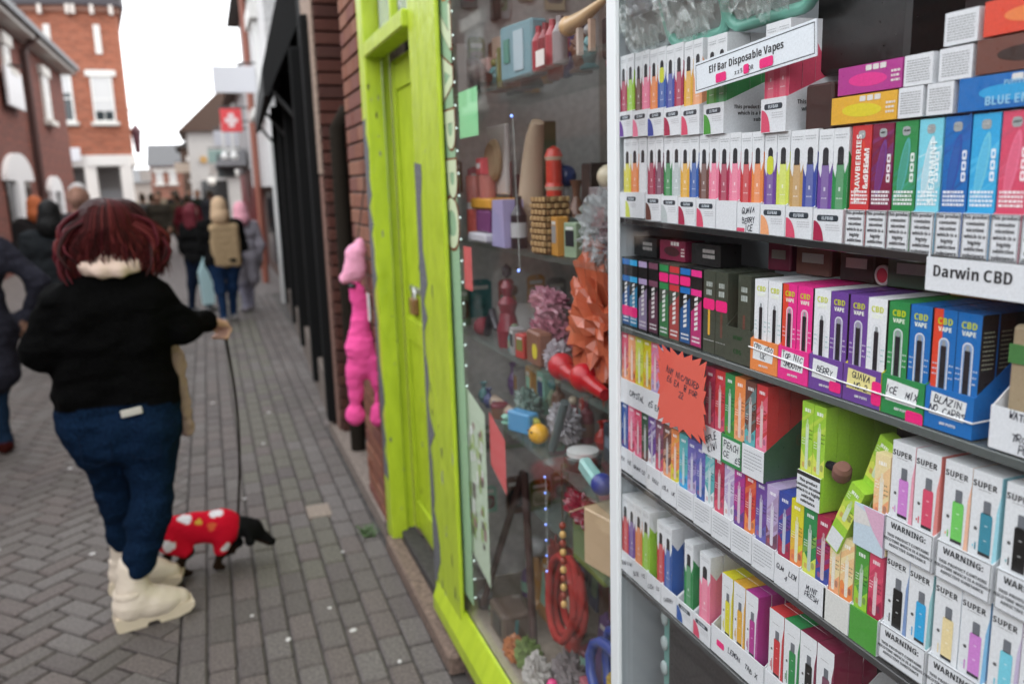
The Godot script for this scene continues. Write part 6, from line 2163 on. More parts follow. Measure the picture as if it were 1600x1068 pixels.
	for q in [[-1.02, 0.07, "brown"], [-0.93, 0.06, "black"], [-0.83, 0.08, "dark green"], [-0.74, 0.06, "tan"], [-1.1, 0.05, "maroon"]]:
		b = MB.new()
		b.cbox(Vector3(0, 0.0225, 0), Vector3(0.05, 0.045, q[1]), 0.002, dye(q[2]))
		b.box(Vector3(-0.0254, 0.026, 0), Vector3(0.001, 0.014, q[1] * 0.6), Color(0.4, 0.38, 0.34))
		single("small_carton", b.mesh(), card_mat(), "small %s carton lying on the boxes at the back of the third row" % q[2], "carton", Vector3(0.87, 1.5265, q[0]), 0.1, "small cartons in the third row")
	# ---- third row: dark boxes, then bright ones in coloured trays
	g = "third row"
	var r3 := [["dark", "black", "deep blue", -1.479, 0.031], ["dark", "black", "sky blue", -1.447, 0.032], ["dark", "black", "lilac", -1.411, 0.035], ["dark", "black", "plum", -1.374, 0.037], ["dark", "olive", "green", -1.333, 0.0345], ["dark", "olive", "red", -1.297, 0.0345], ["dark", "black", "deep blue", -1.261, 0.0345], ["dark", "black", "hot pink", -1.225, 0.036], ["plain", "olive", "amber", -1.186, 0.034], ["plain", "olive", "brown", -1.151, 0.034]]
	for i in r3.size():
		var q: Array = r3[i]
		var o := column(q[0], q[1], q[2], q[3], q[4], 1.3885, 0.137, 3, "%s box with %s print, %s along the third row" % ["black" if q[1] == "black" else "dark olive", q[2], ORD[i]], g, i, 0.03)
		if i < 2:
			sticker(o, 0, 0.032, q[4] * 0.98, 0.02, 0.0154)
		elif i >= 4 and i < 7:
			sticker(o, 0, 0.112, q[4] * 0.95, 0.016, 0.0154)
		elif i >= 8:
			sticker(o, 0, 0.082, q[4] * 0.95, 0.018, 0.0154)
	var ot := tray("dark olive display tray holding one box in the third row", -1.115, -1.047, 1.3885, 0.055, dye("olive"), dye("olive"), "trays in the third row", 0.1)
	letters("HEMP", 0.009, dye("green"), ot, Vector3(0.0, 0.04, 0.0003))
	letters("CBG", 0.011, dye("green"), ot, Vector3(0.0, 0.018, 0.0003))
	column("plain", "olive", "brown", -1.09, 0.034, 1.3905, 0.136, 2, "dark olive box standing in the dark olive tray", g, 30, 0.03)
	for q in [[-1.43, 1.528, "black", "black box lying on the dark boxes, nearest the white bar"], [-1.33, 1.528, "maroon", "dark maroon box lying on the dark boxes"], [-1.22, 1.528, "black", "black box lying on the dark boxes, farthest from the white bar"]]:
		lying("dark_box", q[3], q[0] - 0.045, q[0] + 0.045, q[1], 0.036, q[2], "black", 0.03)
	var cbd := [["orange", "white", "black", "white", "black", "orange"], ["hot pink", "hot pink", "coral", "hot pink", "black", "hot pink"], ["purple", "white", "black", "purple", "black", "purple"], ["yellow", "purple", "black", "white", "black", "yellow"], ["green", "green", "black", "deep blue", "black", "green"], ["deep blue", "deep blue", "coral", "deep blue", "black", "deep blue"]]
	var note := ["CBD 600\nUK", "TOP NIC\nSMOOTH", "BERRY", "GUAVA\nNo 2", "ICE  MIX", "BLAZIN\nNO CARBS"]
	var tops := ["white and teal", "orange and pink", "white and purple", "purple and white", "green and blue", "red and blue"]
	for i in 6:
		var z0 := -1.0485 + i * 0.0667
		var c: Array = cbd[i]
		var t := tray("%s display tray with a handwritten white label in the third row" % c[0], z0, z0 + 0.066, 1.387, 0.048, dye(c[0]) if i != 3 else dye("purple"), dye(c[0]), "bright trays in the third row", 0.12)
		var lb := MB.new()
		var lc := Color(0.78, 0.8, 0.8) if i != 3 else Color(0.8, 0.72, 0.3)
		lb.poly(PackedVector2Array([Vector2(-0.026, 0.017), Vector2(0.021, 0.0165), Vector2(0.024, 0.04), Vector2(-0.024, 0.0435)]), 0.00025, lc)
		put("label_patch", lb.mesh(), card_mat(), t)
		scrawl(t, note[i], 0.0125, Vector3(-0.001, 0.03, 0.0004), -0.03)
		letters("600 PUFFS", 0.0045, Color(0.85, 0.85, 0.85), t, Vector3(0, 0.009, 0.0003))
		if i in [2, 3, 4]:
			sticker(t, [0.02, 0.026, 0.02][i - 2], [0.012, 0.02, 0.004][i - 2], [0.022, 0.016, 0.026][i - 2], [0.014, 0.03, 0.016][i - 2], 0.0006)
		for k in 2:
			column("window", c[1 + k * 2], c[2 + k * 2], z0 + 0.001 + k * 0.0322, 0.032, 1.389, 0.1355, 4, "%s windowed vape box, %s in the %s tray" % [c[1 + k * 2], ORD[k], c[0]], "boxes in the bright trays", i * 2 + k, 0.024)
	# the elastic cord across the bright trays
	b = MB.new()
	b.tube([Vector3(XV - 0.0015, 1.421, -1.05), Vector3(XV - 0.0022, 1.41, -0.85), Vector3(XV - 0.0015, 1.4065, -0.648), Vector3(XV + 0.03, 1.409, -0.6455), Vector3(XV + 0.1, 1.42, -0.6455)], 0.0011, Color(0.75, 0.76, 0.76), 6)
	single("elastic_cord", b.mesh(), paint("painted_wood", 0.5), "white elastic cord stretched across the bright trays", "cord")
	var lp := thing("lollipop", "red round lolly with a white rim on top of the bright boxes", "lolly", Vector3(0.85, 1.526, -0.88), TURN)
	b = MB.new()
	b.t = Transform3D(Basis(Vector3.RIGHT, PI / 2), Vector3(0, 0.014, 0))
	b.lathe(Vector3.ZERO, [[0.0, 0.004], [0.01, 0.004], [0.0102, 0.0], [0.0, 0.0]], Color(0.6, 0.02, 0.06), 18)
	put("candy", b.mesh(), paint("toy_plastic", 0.3), lp)
	b = MB.new()
	b.t = Transform3D(Basis(Vector3.RIGHT, PI / 2), Vector3(0, 0.014, 0))
	b.lathe(Vector3.ZERO, [[0.0103, 0.0], [0.0103, 0.005], [0.014, 0.004], [0.014, 0.0]], Color(0.7, 0.6, 0.6), 18)
	put("rim", b.mesh(), paint("toy_plastic", 0.3), lp)
	# right end of the third row: hand labelled card and a brown and green pack
	var hc := single("label_card", tray_mesh(0.1, 0.046, 0.1, white, white), card_mat(), "white card with handwriting at the near end of the third row", "card", Vector3(XV - 0.003, 1.388, -0.576), TURN)
	scrawl(hc, "WATERMELON\n  or\nTROPICAL\n   PUNCH", 0.0115, Vector3(0.0, 0.0235, 0.0004), -0.02)
	b = MB.new()
	b.cbox(Vector3(0, 0.065, 0), Vector3(0.06, 0.13, 0.1), 0.004, Color(0.36, 0.28, 0.18))
	b.box(Vector3(-0.0305, 0.1, 0), Vector3(0.002, 0.02, 0.1), Color(0.07, 0.2, 0.06))
	b.box(Vector3(-0.0305, 0.055, 0.012), Vector3(0.002, 0.05, 0.03), Color(0.2, 0.25, 0.1))
	single("paper_pack", b.mesh(), card_mat(), "brown paper pack with a green band behind the handwritten card", "pack", Vector3(0.8, 1.39, -0.57), 0.03)
	# ---- fourth row, lower tier
	g = "lower tier"
	var low := [["blue", "navy"], ["pink", "rose"], ["rose", "pink"], ["dark green", "brown"], ["purple", "white"], ["plum", "rose"], ["brown", "peach"], ["orange", "yellow"], ["teal", "sky blue"], ["violet", "lilac"], ["violet", "blue"], ["teal", "white"], ["crimson", "rose"], ["lilac", "white"], ["magenta", "purple"], ["red", "orange"], ["purple", "violet"], ["lilac", "plum"], ["navy", "crimson"], ["yellow", "orange"], ["green", "yellow green"], ["crimson", "navy"]]
	for i in low.size():
		var z0 := -1.484 + i * 0.0283
		var y := 1.063 + (-z0 - 0.86) * 0.037
		column("pastel", low[i][0], low[i][1], z0, 0.0281, y + 0.002, 0.145, 3, "%s vape box, %s along the lower tier" % [low[i][0], ORD[i]], g, i)
	for i in 11:
		var z0 := -1.484 + i * 0.0566
		var y := 1.063 + (-z0 - 0.86) * 0.037
		var t := tray("white label tray, %s from the white bar in the lower tier" % ORD[i], z0, z0 + 0.0562, y, 0.049, white, white, "white trays in the lower tier")
		if i in [0, 1, 2, 3, 9, 10]:
			scrawl(t, ["Mix  ice", "Grape co", "B. Razz", "Cola  UK", "Gum  Lem\n   4", "Mint\nfresh"][[0, 1, 2, 3, 9, 10].find(i)], 0.0115, Vector3(0.0, 0.025, 0.0004), -0.04)
		else:
			warn_lines(t, 0.054, 0.049, i)
	# right part of the lower tier
	for q in [[-0.867, "cream", "peach", "cream", "orange", Color(0.7, 0.7, 0.66)], [-0.8155, "leaf green", "lime", "rose", "crimson", dye("leaf green")]]:
		tray("%s display tray beside the white boxes in the lower tier" % ("off-white" if q[1] == "cream" else "pale green"), q[0], q[0] + 0.0505, 1.061, 0.05, q[5], shade, "trays in the lower tier")
		column("pastel", q[1], q[2], q[0] + 0.0008, 0.0245, 1.063, 0.134, 3, "%s vape box, first of the pair beside the white boxes, lower tier" % q[1], g, 31)
		column("pastel", q[3], q[4], q[0] + 0.0256, 0.0245, 1.063, 0.134, 3, "%s vape box, second of the %s pair, lower tier" % [q[3], q[1]], g, 32)
	var sup := [["black", "deep blue"], ["sky blue", "teal"], ["cream", "white"], ["orchid", "sky blue"], ["cyan", "lilac"], ["grey", "pink"]]
	for i in 3:
		var z0 := -0.7625 + i * 0.076
		var t := tray("white warning tray, %s in the bottom tier of white boxes" % ORD[i], z0, z0 + 0.0745, 1.066, 0.047, white, white, "warning trays")
		warn_print(t, 0.073, 0.047, true)
		for k in 2:
			var c: Array = sup[i * 2 + k]
			column("super", c[0], c[1], z0 + 0.0006 + k * 0.0366, 0.0365, 1.068, 0.1435, 3, "white vape box showing a %s vape with %s side, bottom tier" % [c[0], c[1]], "white boxes in the bottom tier", i, 0.026)
	# ---- fourth row, upper tier
	g = "upper tier"
	var sup1 := [["orchid", "pink"], ["rose", "coral"], ["fresh green", "peach"], ["deep teal", "cyan"], ["black", "teal"], ["navy", "lime"]]
	for i in 3:
		var z0 := -0.7635 + i * 0.0785
		var t := tray("white warning tray, %s in the top tier of white boxes" % ORD[i], z0, z0 + 0.0745, 1.2125, 0.046, white, white, "warning trays")
		warn_print(t, 0.073, 0.046, true)
		for k in 2:
			var c: Array = sup1[i * 2 + k]
			column("super", c[0], c[1], z0 + 0.0006 + k * 0.0368, 0.0362, 1.2145, 0.1405, 3, "white vape box showing a %s vape with %s side, top tier" % [c[0], c[1]], "white boxes in the top tier", i, 0.026)
	var pas := [["rose", "peach"], ["peach", "orange"], ["yellow green", "yellow"], ["yellow", "amber"], ["pink", "lilac"], ["blue", "lilac"]]
	for i in 6:
		column("pastel", pas[i][0], pas[i][1], -1.483 + i * 0.0302, 0.03, 1.2325, 0.146, 3, "%s vape box, %s along the upper tier" % [pas[i][0], ORD[i]], g, i)
	for q in [[-1.485, -1.303, "long white tray with handwriting under the pastel boxes by the white bar", "Crystal  £5 ea"], [-1.3, -1.252, "short empty white tray beside the orange starburst card", ""]]:
		var t := tray(q[2], q[0], q[1], 1.2305, 0.05, white, white, "white trays in the upper tier")
		if q[3]:
			scrawl(t, q[3], 0.017, Vector3(0.015, 0.025, 0.0004), -0.06)
	var reds := [["crimson", "rose"], ["red", "rose"], ["green", "leaf green"], ["orange", "peach"], ["brown", "teal"], ["red", "pink"]]
	for i in 6:
		column("pastel", reds[i][0], reds[i][1], -1.1757 + i * 0.028, 0.0278, 1.2165, 0.148, 5, "%s vape box, %s past the starburst card in the upper tier" % [reds[i][0], ORD[i]], g, 40 + i)
	for i in 3:
		var z0 := -1.1765 + i * 0.0568
		var t := tray("%s tray with handwriting, %s past the starburst card" % [["white", "green edged white", "white"][i], ORD[i]], z0, z0 + 0.0563, 1.2145, 0.049, white if i != 1 else dye("green"), dye("dark green"), "trays past the starburst", 0.13)
		if i == 1:
			var lb := MB.new()
			lb.rect(-0.024, 0.006, 0.024, 0.044, 0.00025, Color(0.72, 0.76, 0.75))
			put("label_patch", lb.mesh(), card_mat(), t)
		if i < 2:
			scrawl(t, ["Apple\nkiwi", "Peach\nice  £5"][i], 0.016, Vector3(0, 0.025, 0.0005), 0.5 if i == 0 else -0.05)
		else:
			warn_lines(t, 0.054, 0.049, 77)
			letters("600+", 0.026, Color(0.3, 0.33, 0.24), t, Vector3(0.0284, 0.062, -0.085), Vector3(0, PI / 2, 0))
	# starburst card
	var sb := thing("starburst_card", "orange red starburst card with handwriting hanging in front of the upper tier", "price card", Vector3(XV - 0.012, 1.308, -1.228), TURN)
	b = MB.new()
	var pts := PackedVector2Array()
	for k in 44:
		var an := TAU * k / 44
		var rr := 0.083 if k % 2 else 0.07
		pts.append(Vector2(clampf(cos(an) * rr * 1.35, -0.076, 0.076) + (0.004 if k % 2 else -0.004) * signf(cos(an)), clampf(sin(an) * rr * 1.2, -0.068, 0.068) + (0.006 if k % 2 else -0.004) * signf(sin(an))))
	b.prism(pts, -0.0008, 0.0, Color(0.66, 0.1, 0.065))
	put("card", b.mesh(), paint("paper", 0.8), sb)
	scrawl(sb, "Any Nic/boxed\n£6 ea  @ For\n              22", 0.0165, Vector3(0.004, 0.012, 0.0003), -0.1)
	# lime boxes, one toppled, and a brown pouch
	for k in 2:
		column("pastel", "lime", "yellow green", -0.9305 + k * 0.0246, 0.0244, 1.216, 0.148, 6, "lime green vape box, %s of the pair in the warning tray" % ORD[k], g, 60)
	var lt := tray("white warning tray with black top edge holding the lime green boxes", -0.931, -0.8815, 1.2135, 0.05, white, dye("lime"), "trays in the upper tier", 0.13)
	letters("This product\ncontains nicotine\nwhich is a highly\naddictive\nsubstance", 0.0062, Color(0.1, 0.11, 0.1), lt, Vector3(0, 0.023, 0.0003))
	b = MB.new()
	b.rect(-0.024, 0.044, 0.024, 0.05, 0.0003, Color(0.03, 0.03, 0.03))
	put("edge", b.mesh(), card_mat(), lt)
	for q in [[Vector3(0.79, 1.242, -0.824), -0.35, "lime green vape box toppled against the cream boxes, upper one"], [Vector3(0.772, 1.175, -0.857), -0.42, "lime green vape box toppled in front of the cream boxes, lower one"]]:
		var o := stand(vape_mesh("pastel", "lime", "yellow green", 0.026, 0.11, 0.022, 70), "vape_box", q[2], q[0], "toppled lime boxes")
		o.rotation.z = q[1]
		b = MB.new()
		b.rect(-0.012, 0.002, 0.012, 0.03, 0.0113, Color(0.72, 0.75, 0.76))
		put("label_patch", b.mesh(), card_mat(), o)
	b = MB.new()
	b.lathe(Vector3.ZERO, [[0.0, 0.0], [0.01, 0.0], [0.013, 0.006], [0.0125, 0.02], [0.009, 0.026], [0.0, 0.027]], Color(0.2, 0.1, 0.075), 14)
	b.tube([Vector3(0, 0.008, -0.012), Vector3(-0.006, 0.002, -0.03), Vector3(-0.008, -0.004, -0.042)], [0.007, 0.005, 0.001], Color(0.015, 0.015, 0.016), 8)
	single("pouch", b.mesh(), paint("toy_cloth", 0.85), "small brown knob with a black spout between the lime boxes", "knob", Vector3(0.777, 1.27, -0.862)).rotation = Vector3(0.5, 0, 0.3)
	column("pastel", "cream", "peach", -0.7895, 0.0255, 1.2, 0.131, 2, "cream vape box standing in the pale rainbow carton", g, 80)
	var rc := tray("pale blue and pink carton between the lime and the white boxes", -0.8165, -0.7645, 1.1985, 0.058, Color(0.55, 0.66, 0.74), Color(0.6, 0.5, 0.62), "trays in the upper tier", 0.1)
	b = MB.new()
	b.poly(PackedVector2Array([Vector2(-0.01, 0.058), Vector2(0.0255, 0.058), Vector2(0.0255, 0.012), Vector2(0.008, 0.03)]), 0.0003, Color(0.7, 0.42, 0.56))
	b.poly(PackedVector2Array([Vector2(-0.0255, 0.03), Vector2(0.004, 0.034), Vector2(-0.004, 0.05), Vector2(-0.0255, 0.056)]), 0.0003, Color(0.72, 0.7, 0.66))
	put("print", b.mesh(), card_mat(), rc)
	# ---- bottom row
	g = "bottom row"
	var r5 := [[-1.483, ["red", "purple", "orange", "lime"], 0.0293], [-1.337, ["red", "blue"], 0.0285], [-1.236, ["green"], 0.029], [-1.185, ["pink"], 0.034]]
	n = 0
	for i in r5.size():
		var q: Array = r5[i]
		for k in q[1].size():
			column("wave", q[1][k], "white", q[0] + k * q[2], q[2] - 0.0005, 0.865, 0.163, 3, "%s wave vape box, %s along the bottom row" % [q[1][k], ORD[n]], g, 0, 0.026)
			n += 1
	for i in 6:
		var z0 := -1.484 + i * 0.0572
		var t := tray("white tray, %s from the white bar in the bottom row" % ORD[i], z0, z0 + 0.0568, 0.8625, 0.043, white, shade, "trays in the bottom row")
		if i >= 4:
			pill_print(t, 0.056, 0.043, dye(["blue", "rose"][i - 4]), 90 + i)
		else:
			scrawl(t, ["Straw kiwi", "Blue  ice", "Lush  £5", "Cherry"][i], 0.0115, Vector3(0, 0.022, 0.0004), 0.3)
	var long_t := tray("long white tray with one hot pink patch in the bottom row", -1.139, -0.992, 0.8635, 0.05, white, shade, "trays in the bottom row")
	sticker(long_t, -0.045, 0.024, 0.022, 0.012, 0.0004)
	scrawl(long_t, "Lemon  Tab x", 0.0135, Vector3(0.018, 0.026, 0.0004), -0.05)
	var nt := tray("white handwritten tray at the near end of the bottom row", -0.99, -0.84, 0.8635, 0.05, white, shade, "trays in the bottom row")
	scrawl(nt, "Menthol  2 £10", 0.0135, Vector3(0.0, 0.026, 0.0004), -0.05)
	for i in 3:
		column("topped", ["yellow", "amber", "magenta"][i], ["yellow", "amber", "magenta"][i], -1.116 + i * 0.0335, 0.032, 0.866, 0.153, 5, "%s tall vape box, %s in the long white tray, bottom row" % [["yellow", "amber", "magenta"][i], ORD[i]], g, 90 + i, 0.026)
	for i in 4:
		column("topped", ["red", "green", "black", "plum"][i], ["red", "green", "maroon", "maroon"][i], -0.988 + i * 0.0362, 0.0356, 0.866, 0.153, 3, "white vape box with %s print, %s past the magenta one, bottom row" % [["red", "green", "black", "plum"][i], ORD[i]], g, 95 + i, 0.026)
	# black tray of pale squares at the near end of the bottom row
	var bt := thing("sample_tray", "black tray of pale yellow and brown squares lying in the bottom row", "tray", Vector3(0.8, 0.9, -0.78), TURN)
	b = MB.new()
	b.cbox(Vector3(0, 0.012, 0), Vector3(0.13, 0.024, 0.09), 0.002, Color(0.015, 0.015, 0.015))
	put("base", b.mesh(), paint("black_gloss", 0.3), bt)
	for i in 4:
		for k in 3:
			b = MB.new()
			b.cbox(Vector3(-0.047 + i * 0.031, 0.0255, 0.03 - k * 0.028), Vector3(0.026, 0.003, 0.023), 0.0008, [Color(0.55, 0.53, 0.2), Color(0.3, 0.28, 0.16), Color(0.2, 0.13, 0.12)][(i + k) % 3])
			put("square", b.mesh(), card_mat(), bt)
	b = MB.new()
	b.cbox(Vector3(0, 0.014, 0), Vector3(0.1, 0.03, 0.2), 0.003, Color(0.04, 0.035, 0.035))
	single("black_carton", b.mesh(), card_mat(), "black carton under the tray of squares in the bottom row", "carton", Vector3(0.82, 0.866, -0.74))
	# ---- under the bottom shelf: clamshell with a dark card
	var cp := thing("clamshell_pack", "big mint edged clamshell with a dark card under the bottom shelf", "clamshell pack", Vector3(0.8, 0.6, -1.21), TURN)
	b = MB.new()
	b.cbox(Vector3(0, 0.11, 0), Vector3(0.3, 0.26, 0.012), 0.004, Color(0.16, 0.34, 0.3))
	put("backing", b.mesh(), paint("toy_plastic", 0.3), cp)
	b = MB.new()
	b.cbox(Vector3(0.005, 0.12, 0.008), Vector3(0.25, 0.22, 0.006), 0.002, Color(0.045, 0.042, 0.04))
	put("dark_card", b.mesh(), card_mat(), cp)
	b = MB.new()
	for k in 4:
		b.ball(Vector3(-0.142, 0.04 + k * 0.055, 0.008), Vector3(0.012, 0.016, 0.006), Color(0.4, 0.47, 0.46), 10, 6)
	put("bubbles", b.mesh(), paint("shiny_wrap", 0.15), cp)
	b = MB.new()
	b.cbox(Vector3(0, 0.12, 0), Vector3(0.16, 0.24, 0.01), 0.004, Color(0.2, 0.36, 0.34))
	single("clamshell_pack", b.mesh(), paint("toy_plastic", 0.3), "mint plastic clamshell standing beside the dark card, under the bottom shelf", "clamshell pack", Vector3(0.83, 0.56, -0.95), TURN)
	b = MB.new()
	b.cbox(Vector3(0.12, -0.006, 0), Vector3(0.28, 0.012, 1.7), 0.001, Color(0.09, 0.1, 0.1))
	single("shelf", b.mesh(), paint("glass_shelf", 0.15), "low shelf that carries the clamshell packs", "shelf", Vector3(0.78, 0.56, -0.63), 0.0, "shelves of boxed goods")


func warn_lines(o: Node3D, w: float, h: float, k: int) -> void:
	var r := RandomNumberGenerator.new()
	r.seed = 500 + k
	var b := MB.new()
	for i in 6:
		lines(b, -w * 0.42, w * (0.42 if i != 5 else 0.1), h - 0.01 - i * 0.0055, 0.0016, 0.00025, Color(0.34, 0.36, 0.38), r)
	put("print", b.mesh(), card_mat(), o)


func lying(called: String, label: String, z0: float, z1: float, y: float, h: float, a: String, bname: String, back := 0.002) -> void:
	var w := z1 - z0
	var b := MB.new()
	var ca := dye(a)
	var cb := dye(bname)
	var r := RandomNumberGenerator.new()
	r.seed = label.hash()
	b.box(Vector3(0, h / 2, -0.02), Vector3(w - 0.001, h, 0.04), ca)
	if a != "black":
		var pts := PackedVector2Array()
		for k in 24:
			var an := TAU * k / 24
			pts.append(Vector2(cos(an) * w * 0.3, sin(an) * h * 0.24).rotated(-0.04) + Vector2(-w * 0.02, h * 0.45))
		b.poly(pts, 0.0002, ca.lerp(cb, 0.8))
		for k in 3:
			b.pill(w * (-0.05 + k * 0.11), h * 0.76, w * (0.04 + k * 0.11), h * 0.95, 0.001, 0.0003, Color(0.72, 0.7, 0.66))
		for k in 3:
			lines(b, w * 0.34, w * 0.47, h * (0.25 + 0.16 * k), 0.0025, 0.0003, Color(0.75, 0.7, 0.66), r)
	else:
		for k in 2:
			lines(b, -w * 0.1, w * 0.3, h * (0.35 + 0.25 * k), 0.006, 0.0003, Color(0.4, 0.38, 0.36), r)
	var o := single(called, b.mesh(), card_mat(), label, "box", Vector3(XV + back, y, (z0 + z1) / 2), TURN, "lying boxes in the display")
	if a == "deep blue":
		letters("BLUE ENERGY", 0.0125, Color(0.55, 0.75, 0.86), o, Vector3(0.004, 0.0085, 0.0004))
		letters("PUFFS 600", 0.0065, Color(0.55, 0.75, 0.86), o, Vector3(0.0, 0.025, 0.0004))


# ---------------------------------------------------------------- people and the dog

func V(x: float, y: float, z: float) -> Vector3:
	return Vector3(x, y, z)


# a walker: bones laid out for a figure of height 1 facing -z, then scaled and turned
func walker(label: String, at: Vector3, h: float, turn: float, look: Dictionary, group := "people in the lane") -> Node3D:
	var o := thing("person", label, "person", at, turn, group)
	var coat: Color = look.coat
	var legs: Color = look.legs
	var skin: Color = look.get("skin", Color(0.42, 0.24, 0.17))
	var hair: Color = look.get("hair", Color(0.03, 0.02, 0.015))
	var shoe: Color = look.get("shoe", Color(0.03, 0.03, 0.03))
	var st: float = look.get("stride", 0.05)
	var wd: float = look.get("wide", 1.0)
	var hem: float = look.get("hem", 0.46)
	var sleeve: Color = look.get("sleeve", coat)
	var bones := [
		[V(-0.055 * wd, 0.5, 0), V(0.055 * wd, 0.5, 0), 0.062 * wd, 0.062 * wd, coat if hem < 0.5 else legs],
		[V(-0.045 * wd, 0.6, 0), V(0.045 * wd, 0.6, 0), 0.062 * wd, 0.062 * wd, coat],
		[V(-0.06 * wd, 0.72, 0), V(0.06 * wd, 0.72, 0), 0.062 * wd, 0.062 * wd, coat],
		[V(-0.085 * wd, 0.79, 0), V(0.085 * wd, 0.79, 0), 0.04, 0.04, coat],
		[V(0, 0.8, 0), V(0, 0.88, -0.005), 0.032, 0.03, skin],
		[V(0, 0.915, -0.005), V(0, 0.95, 0.0), 0.046, 0.048, skin],
		[V(0, 0.9, -0.022), V(0, 0.9, -0.035), 0.026, 0.02, skin],
		[V(0, 0.925, -0.05), V(0, 0.915, -0.056), 0.006, 0.008, skin],
		[V(-0.05, 0.93, 0.0), V(-0.05, 0.915, 0.0), 0.009, 0.007, skin],
		[V(0.05, 0.93, 0.0), V(0.05, 0.915, 0.0), 0.009, 0.007, skin],
	]
	if hem < 0.46:
		bones.append([V(-0.05 * wd, 0.46, 0), V(-0.055 * wd, hem, 0), 0.062 * wd, 0.066 * wd, coat])
		bones.append([V(0.05 * wd, 0.46, 0), V(0.055 * wd, hem, 0), 0.062 * wd, 0.066 * wd, coat])
	for s in [-1.0, 1.0]:
		var f: float = st * s
		bones.append([V(0.055 * s * wd, 0.5, 0), V(0.05 * s, 0.27, -f * 0.6), 0.058 * wd, 0.04, legs])
		bones.append([V(0.05 * s, 0.27, -f * 0.6), V(0.048 * s, 0.05, -f * 1.2 + 0.01), 0.04, 0.028, legs])
		bones.append([V(0.048 * s, 0.024, -f * 1.2 + 0.02), V(0.055 * s, 0.02, -f * 1.2 - 0.085), 0.024, 0.019, shoe])
		var el: Vector3 = look.get("elbow_l" if s < 0 else "elbow_r", V(0.145 * s * wd, 0.6, 0.02 + f * 0.3))
		var ha: Vector3 = look.get("hand_l" if s < 0 else "hand_r", V(0.135 * s * wd, 0.47, -0.03 + f * 0.6))
		bones.append([V(0.115 * s * wd, 0.785, 0), el, 0.036, 0.031, sleeve])
		bones.append([el, ha, 0.031, 0.022, sleeve])
		var dir := (ha - el).normalized()
		bones.append([ha, ha + dir * 0.035, 0.018, 0.02, skin])
		for k in 4:
			var side := V(0, 0, -0.016 + k * 0.01)
			bones.append([ha + dir * 0.04 + side, ha + dir * (0.075 - 0.004 * absf(k - 1.5)) + side + V(-0.006 * s, 0, 0), 0.0075, 0.006, skin])
		bones.append([ha + dir * 0.015 + V(-0.008 * s, 0, -0.018), ha + dir * 0.045 + V(-0.012 * s, 0, -0.032), 0.008, 0.006, skin])
	for b in bones:
		b[0] *= h
		b[1] *= h
		b[2] *= h
		b[3] *= h
	put("body", body_mesh(bones, look.get("cell", 0.02), 0.04 * h, look.get("fold", 0.006), 9.0), cloth(), o)
	var hb := [[V(0, 0.955, 0.012) * h, V(0, 0.93, 0.03) * h, 0.052 * h, 0.05 * h, hair]]
	if look.get("long_hair", false):
		for s in [-1.0, 1.0]:
			hb.append([V(0.03 * s, 0.92, 0.03) * h, V(0.045 * s, 0.8, 0.035) * h, 0.035 * h, 0.02 * h, hair])
		hb.append([V(0, 0.92, 0.035) * h, V(0, 0.79, 0.045) * h, 0.035 * h, 0.025 * h, hair])
	if look.get("hood", false):
		hb.append([V(0, 0.935, 0.005) * h, V(0, 0.85, 0.03) * h, 0.06 * h, 0.075 * h, hair])
	put("hood" if look.get("hood", false) else "hair", body_mesh(hb, look.get("cell", 0.02) * 0.7, 0.03, 0.006, 20.0), paint("hair", 0.6, 0.25), o)
	for s in [-1.0, 1.0]:
		var e := MB.new()
		e.ball(V(0.017 * s, 0.928, -0.047) * h, Vector3.ONE * 0.0055 * h, Color(0.02, 0.015, 0.012), 6, 4)
		put("eye", e.mesh(), paint("eye", 0.2), o)
	return o


func cloth() -> StandardMaterial3D:
	if mats.has("worn_cloth"):
		return mats["worn_cloth"]
	var m := grainy("worn_cloth", 0.95, 0.025, 0.5, 5.0, 0.8, false)
	m.metallic_specular = 0.15
	return m


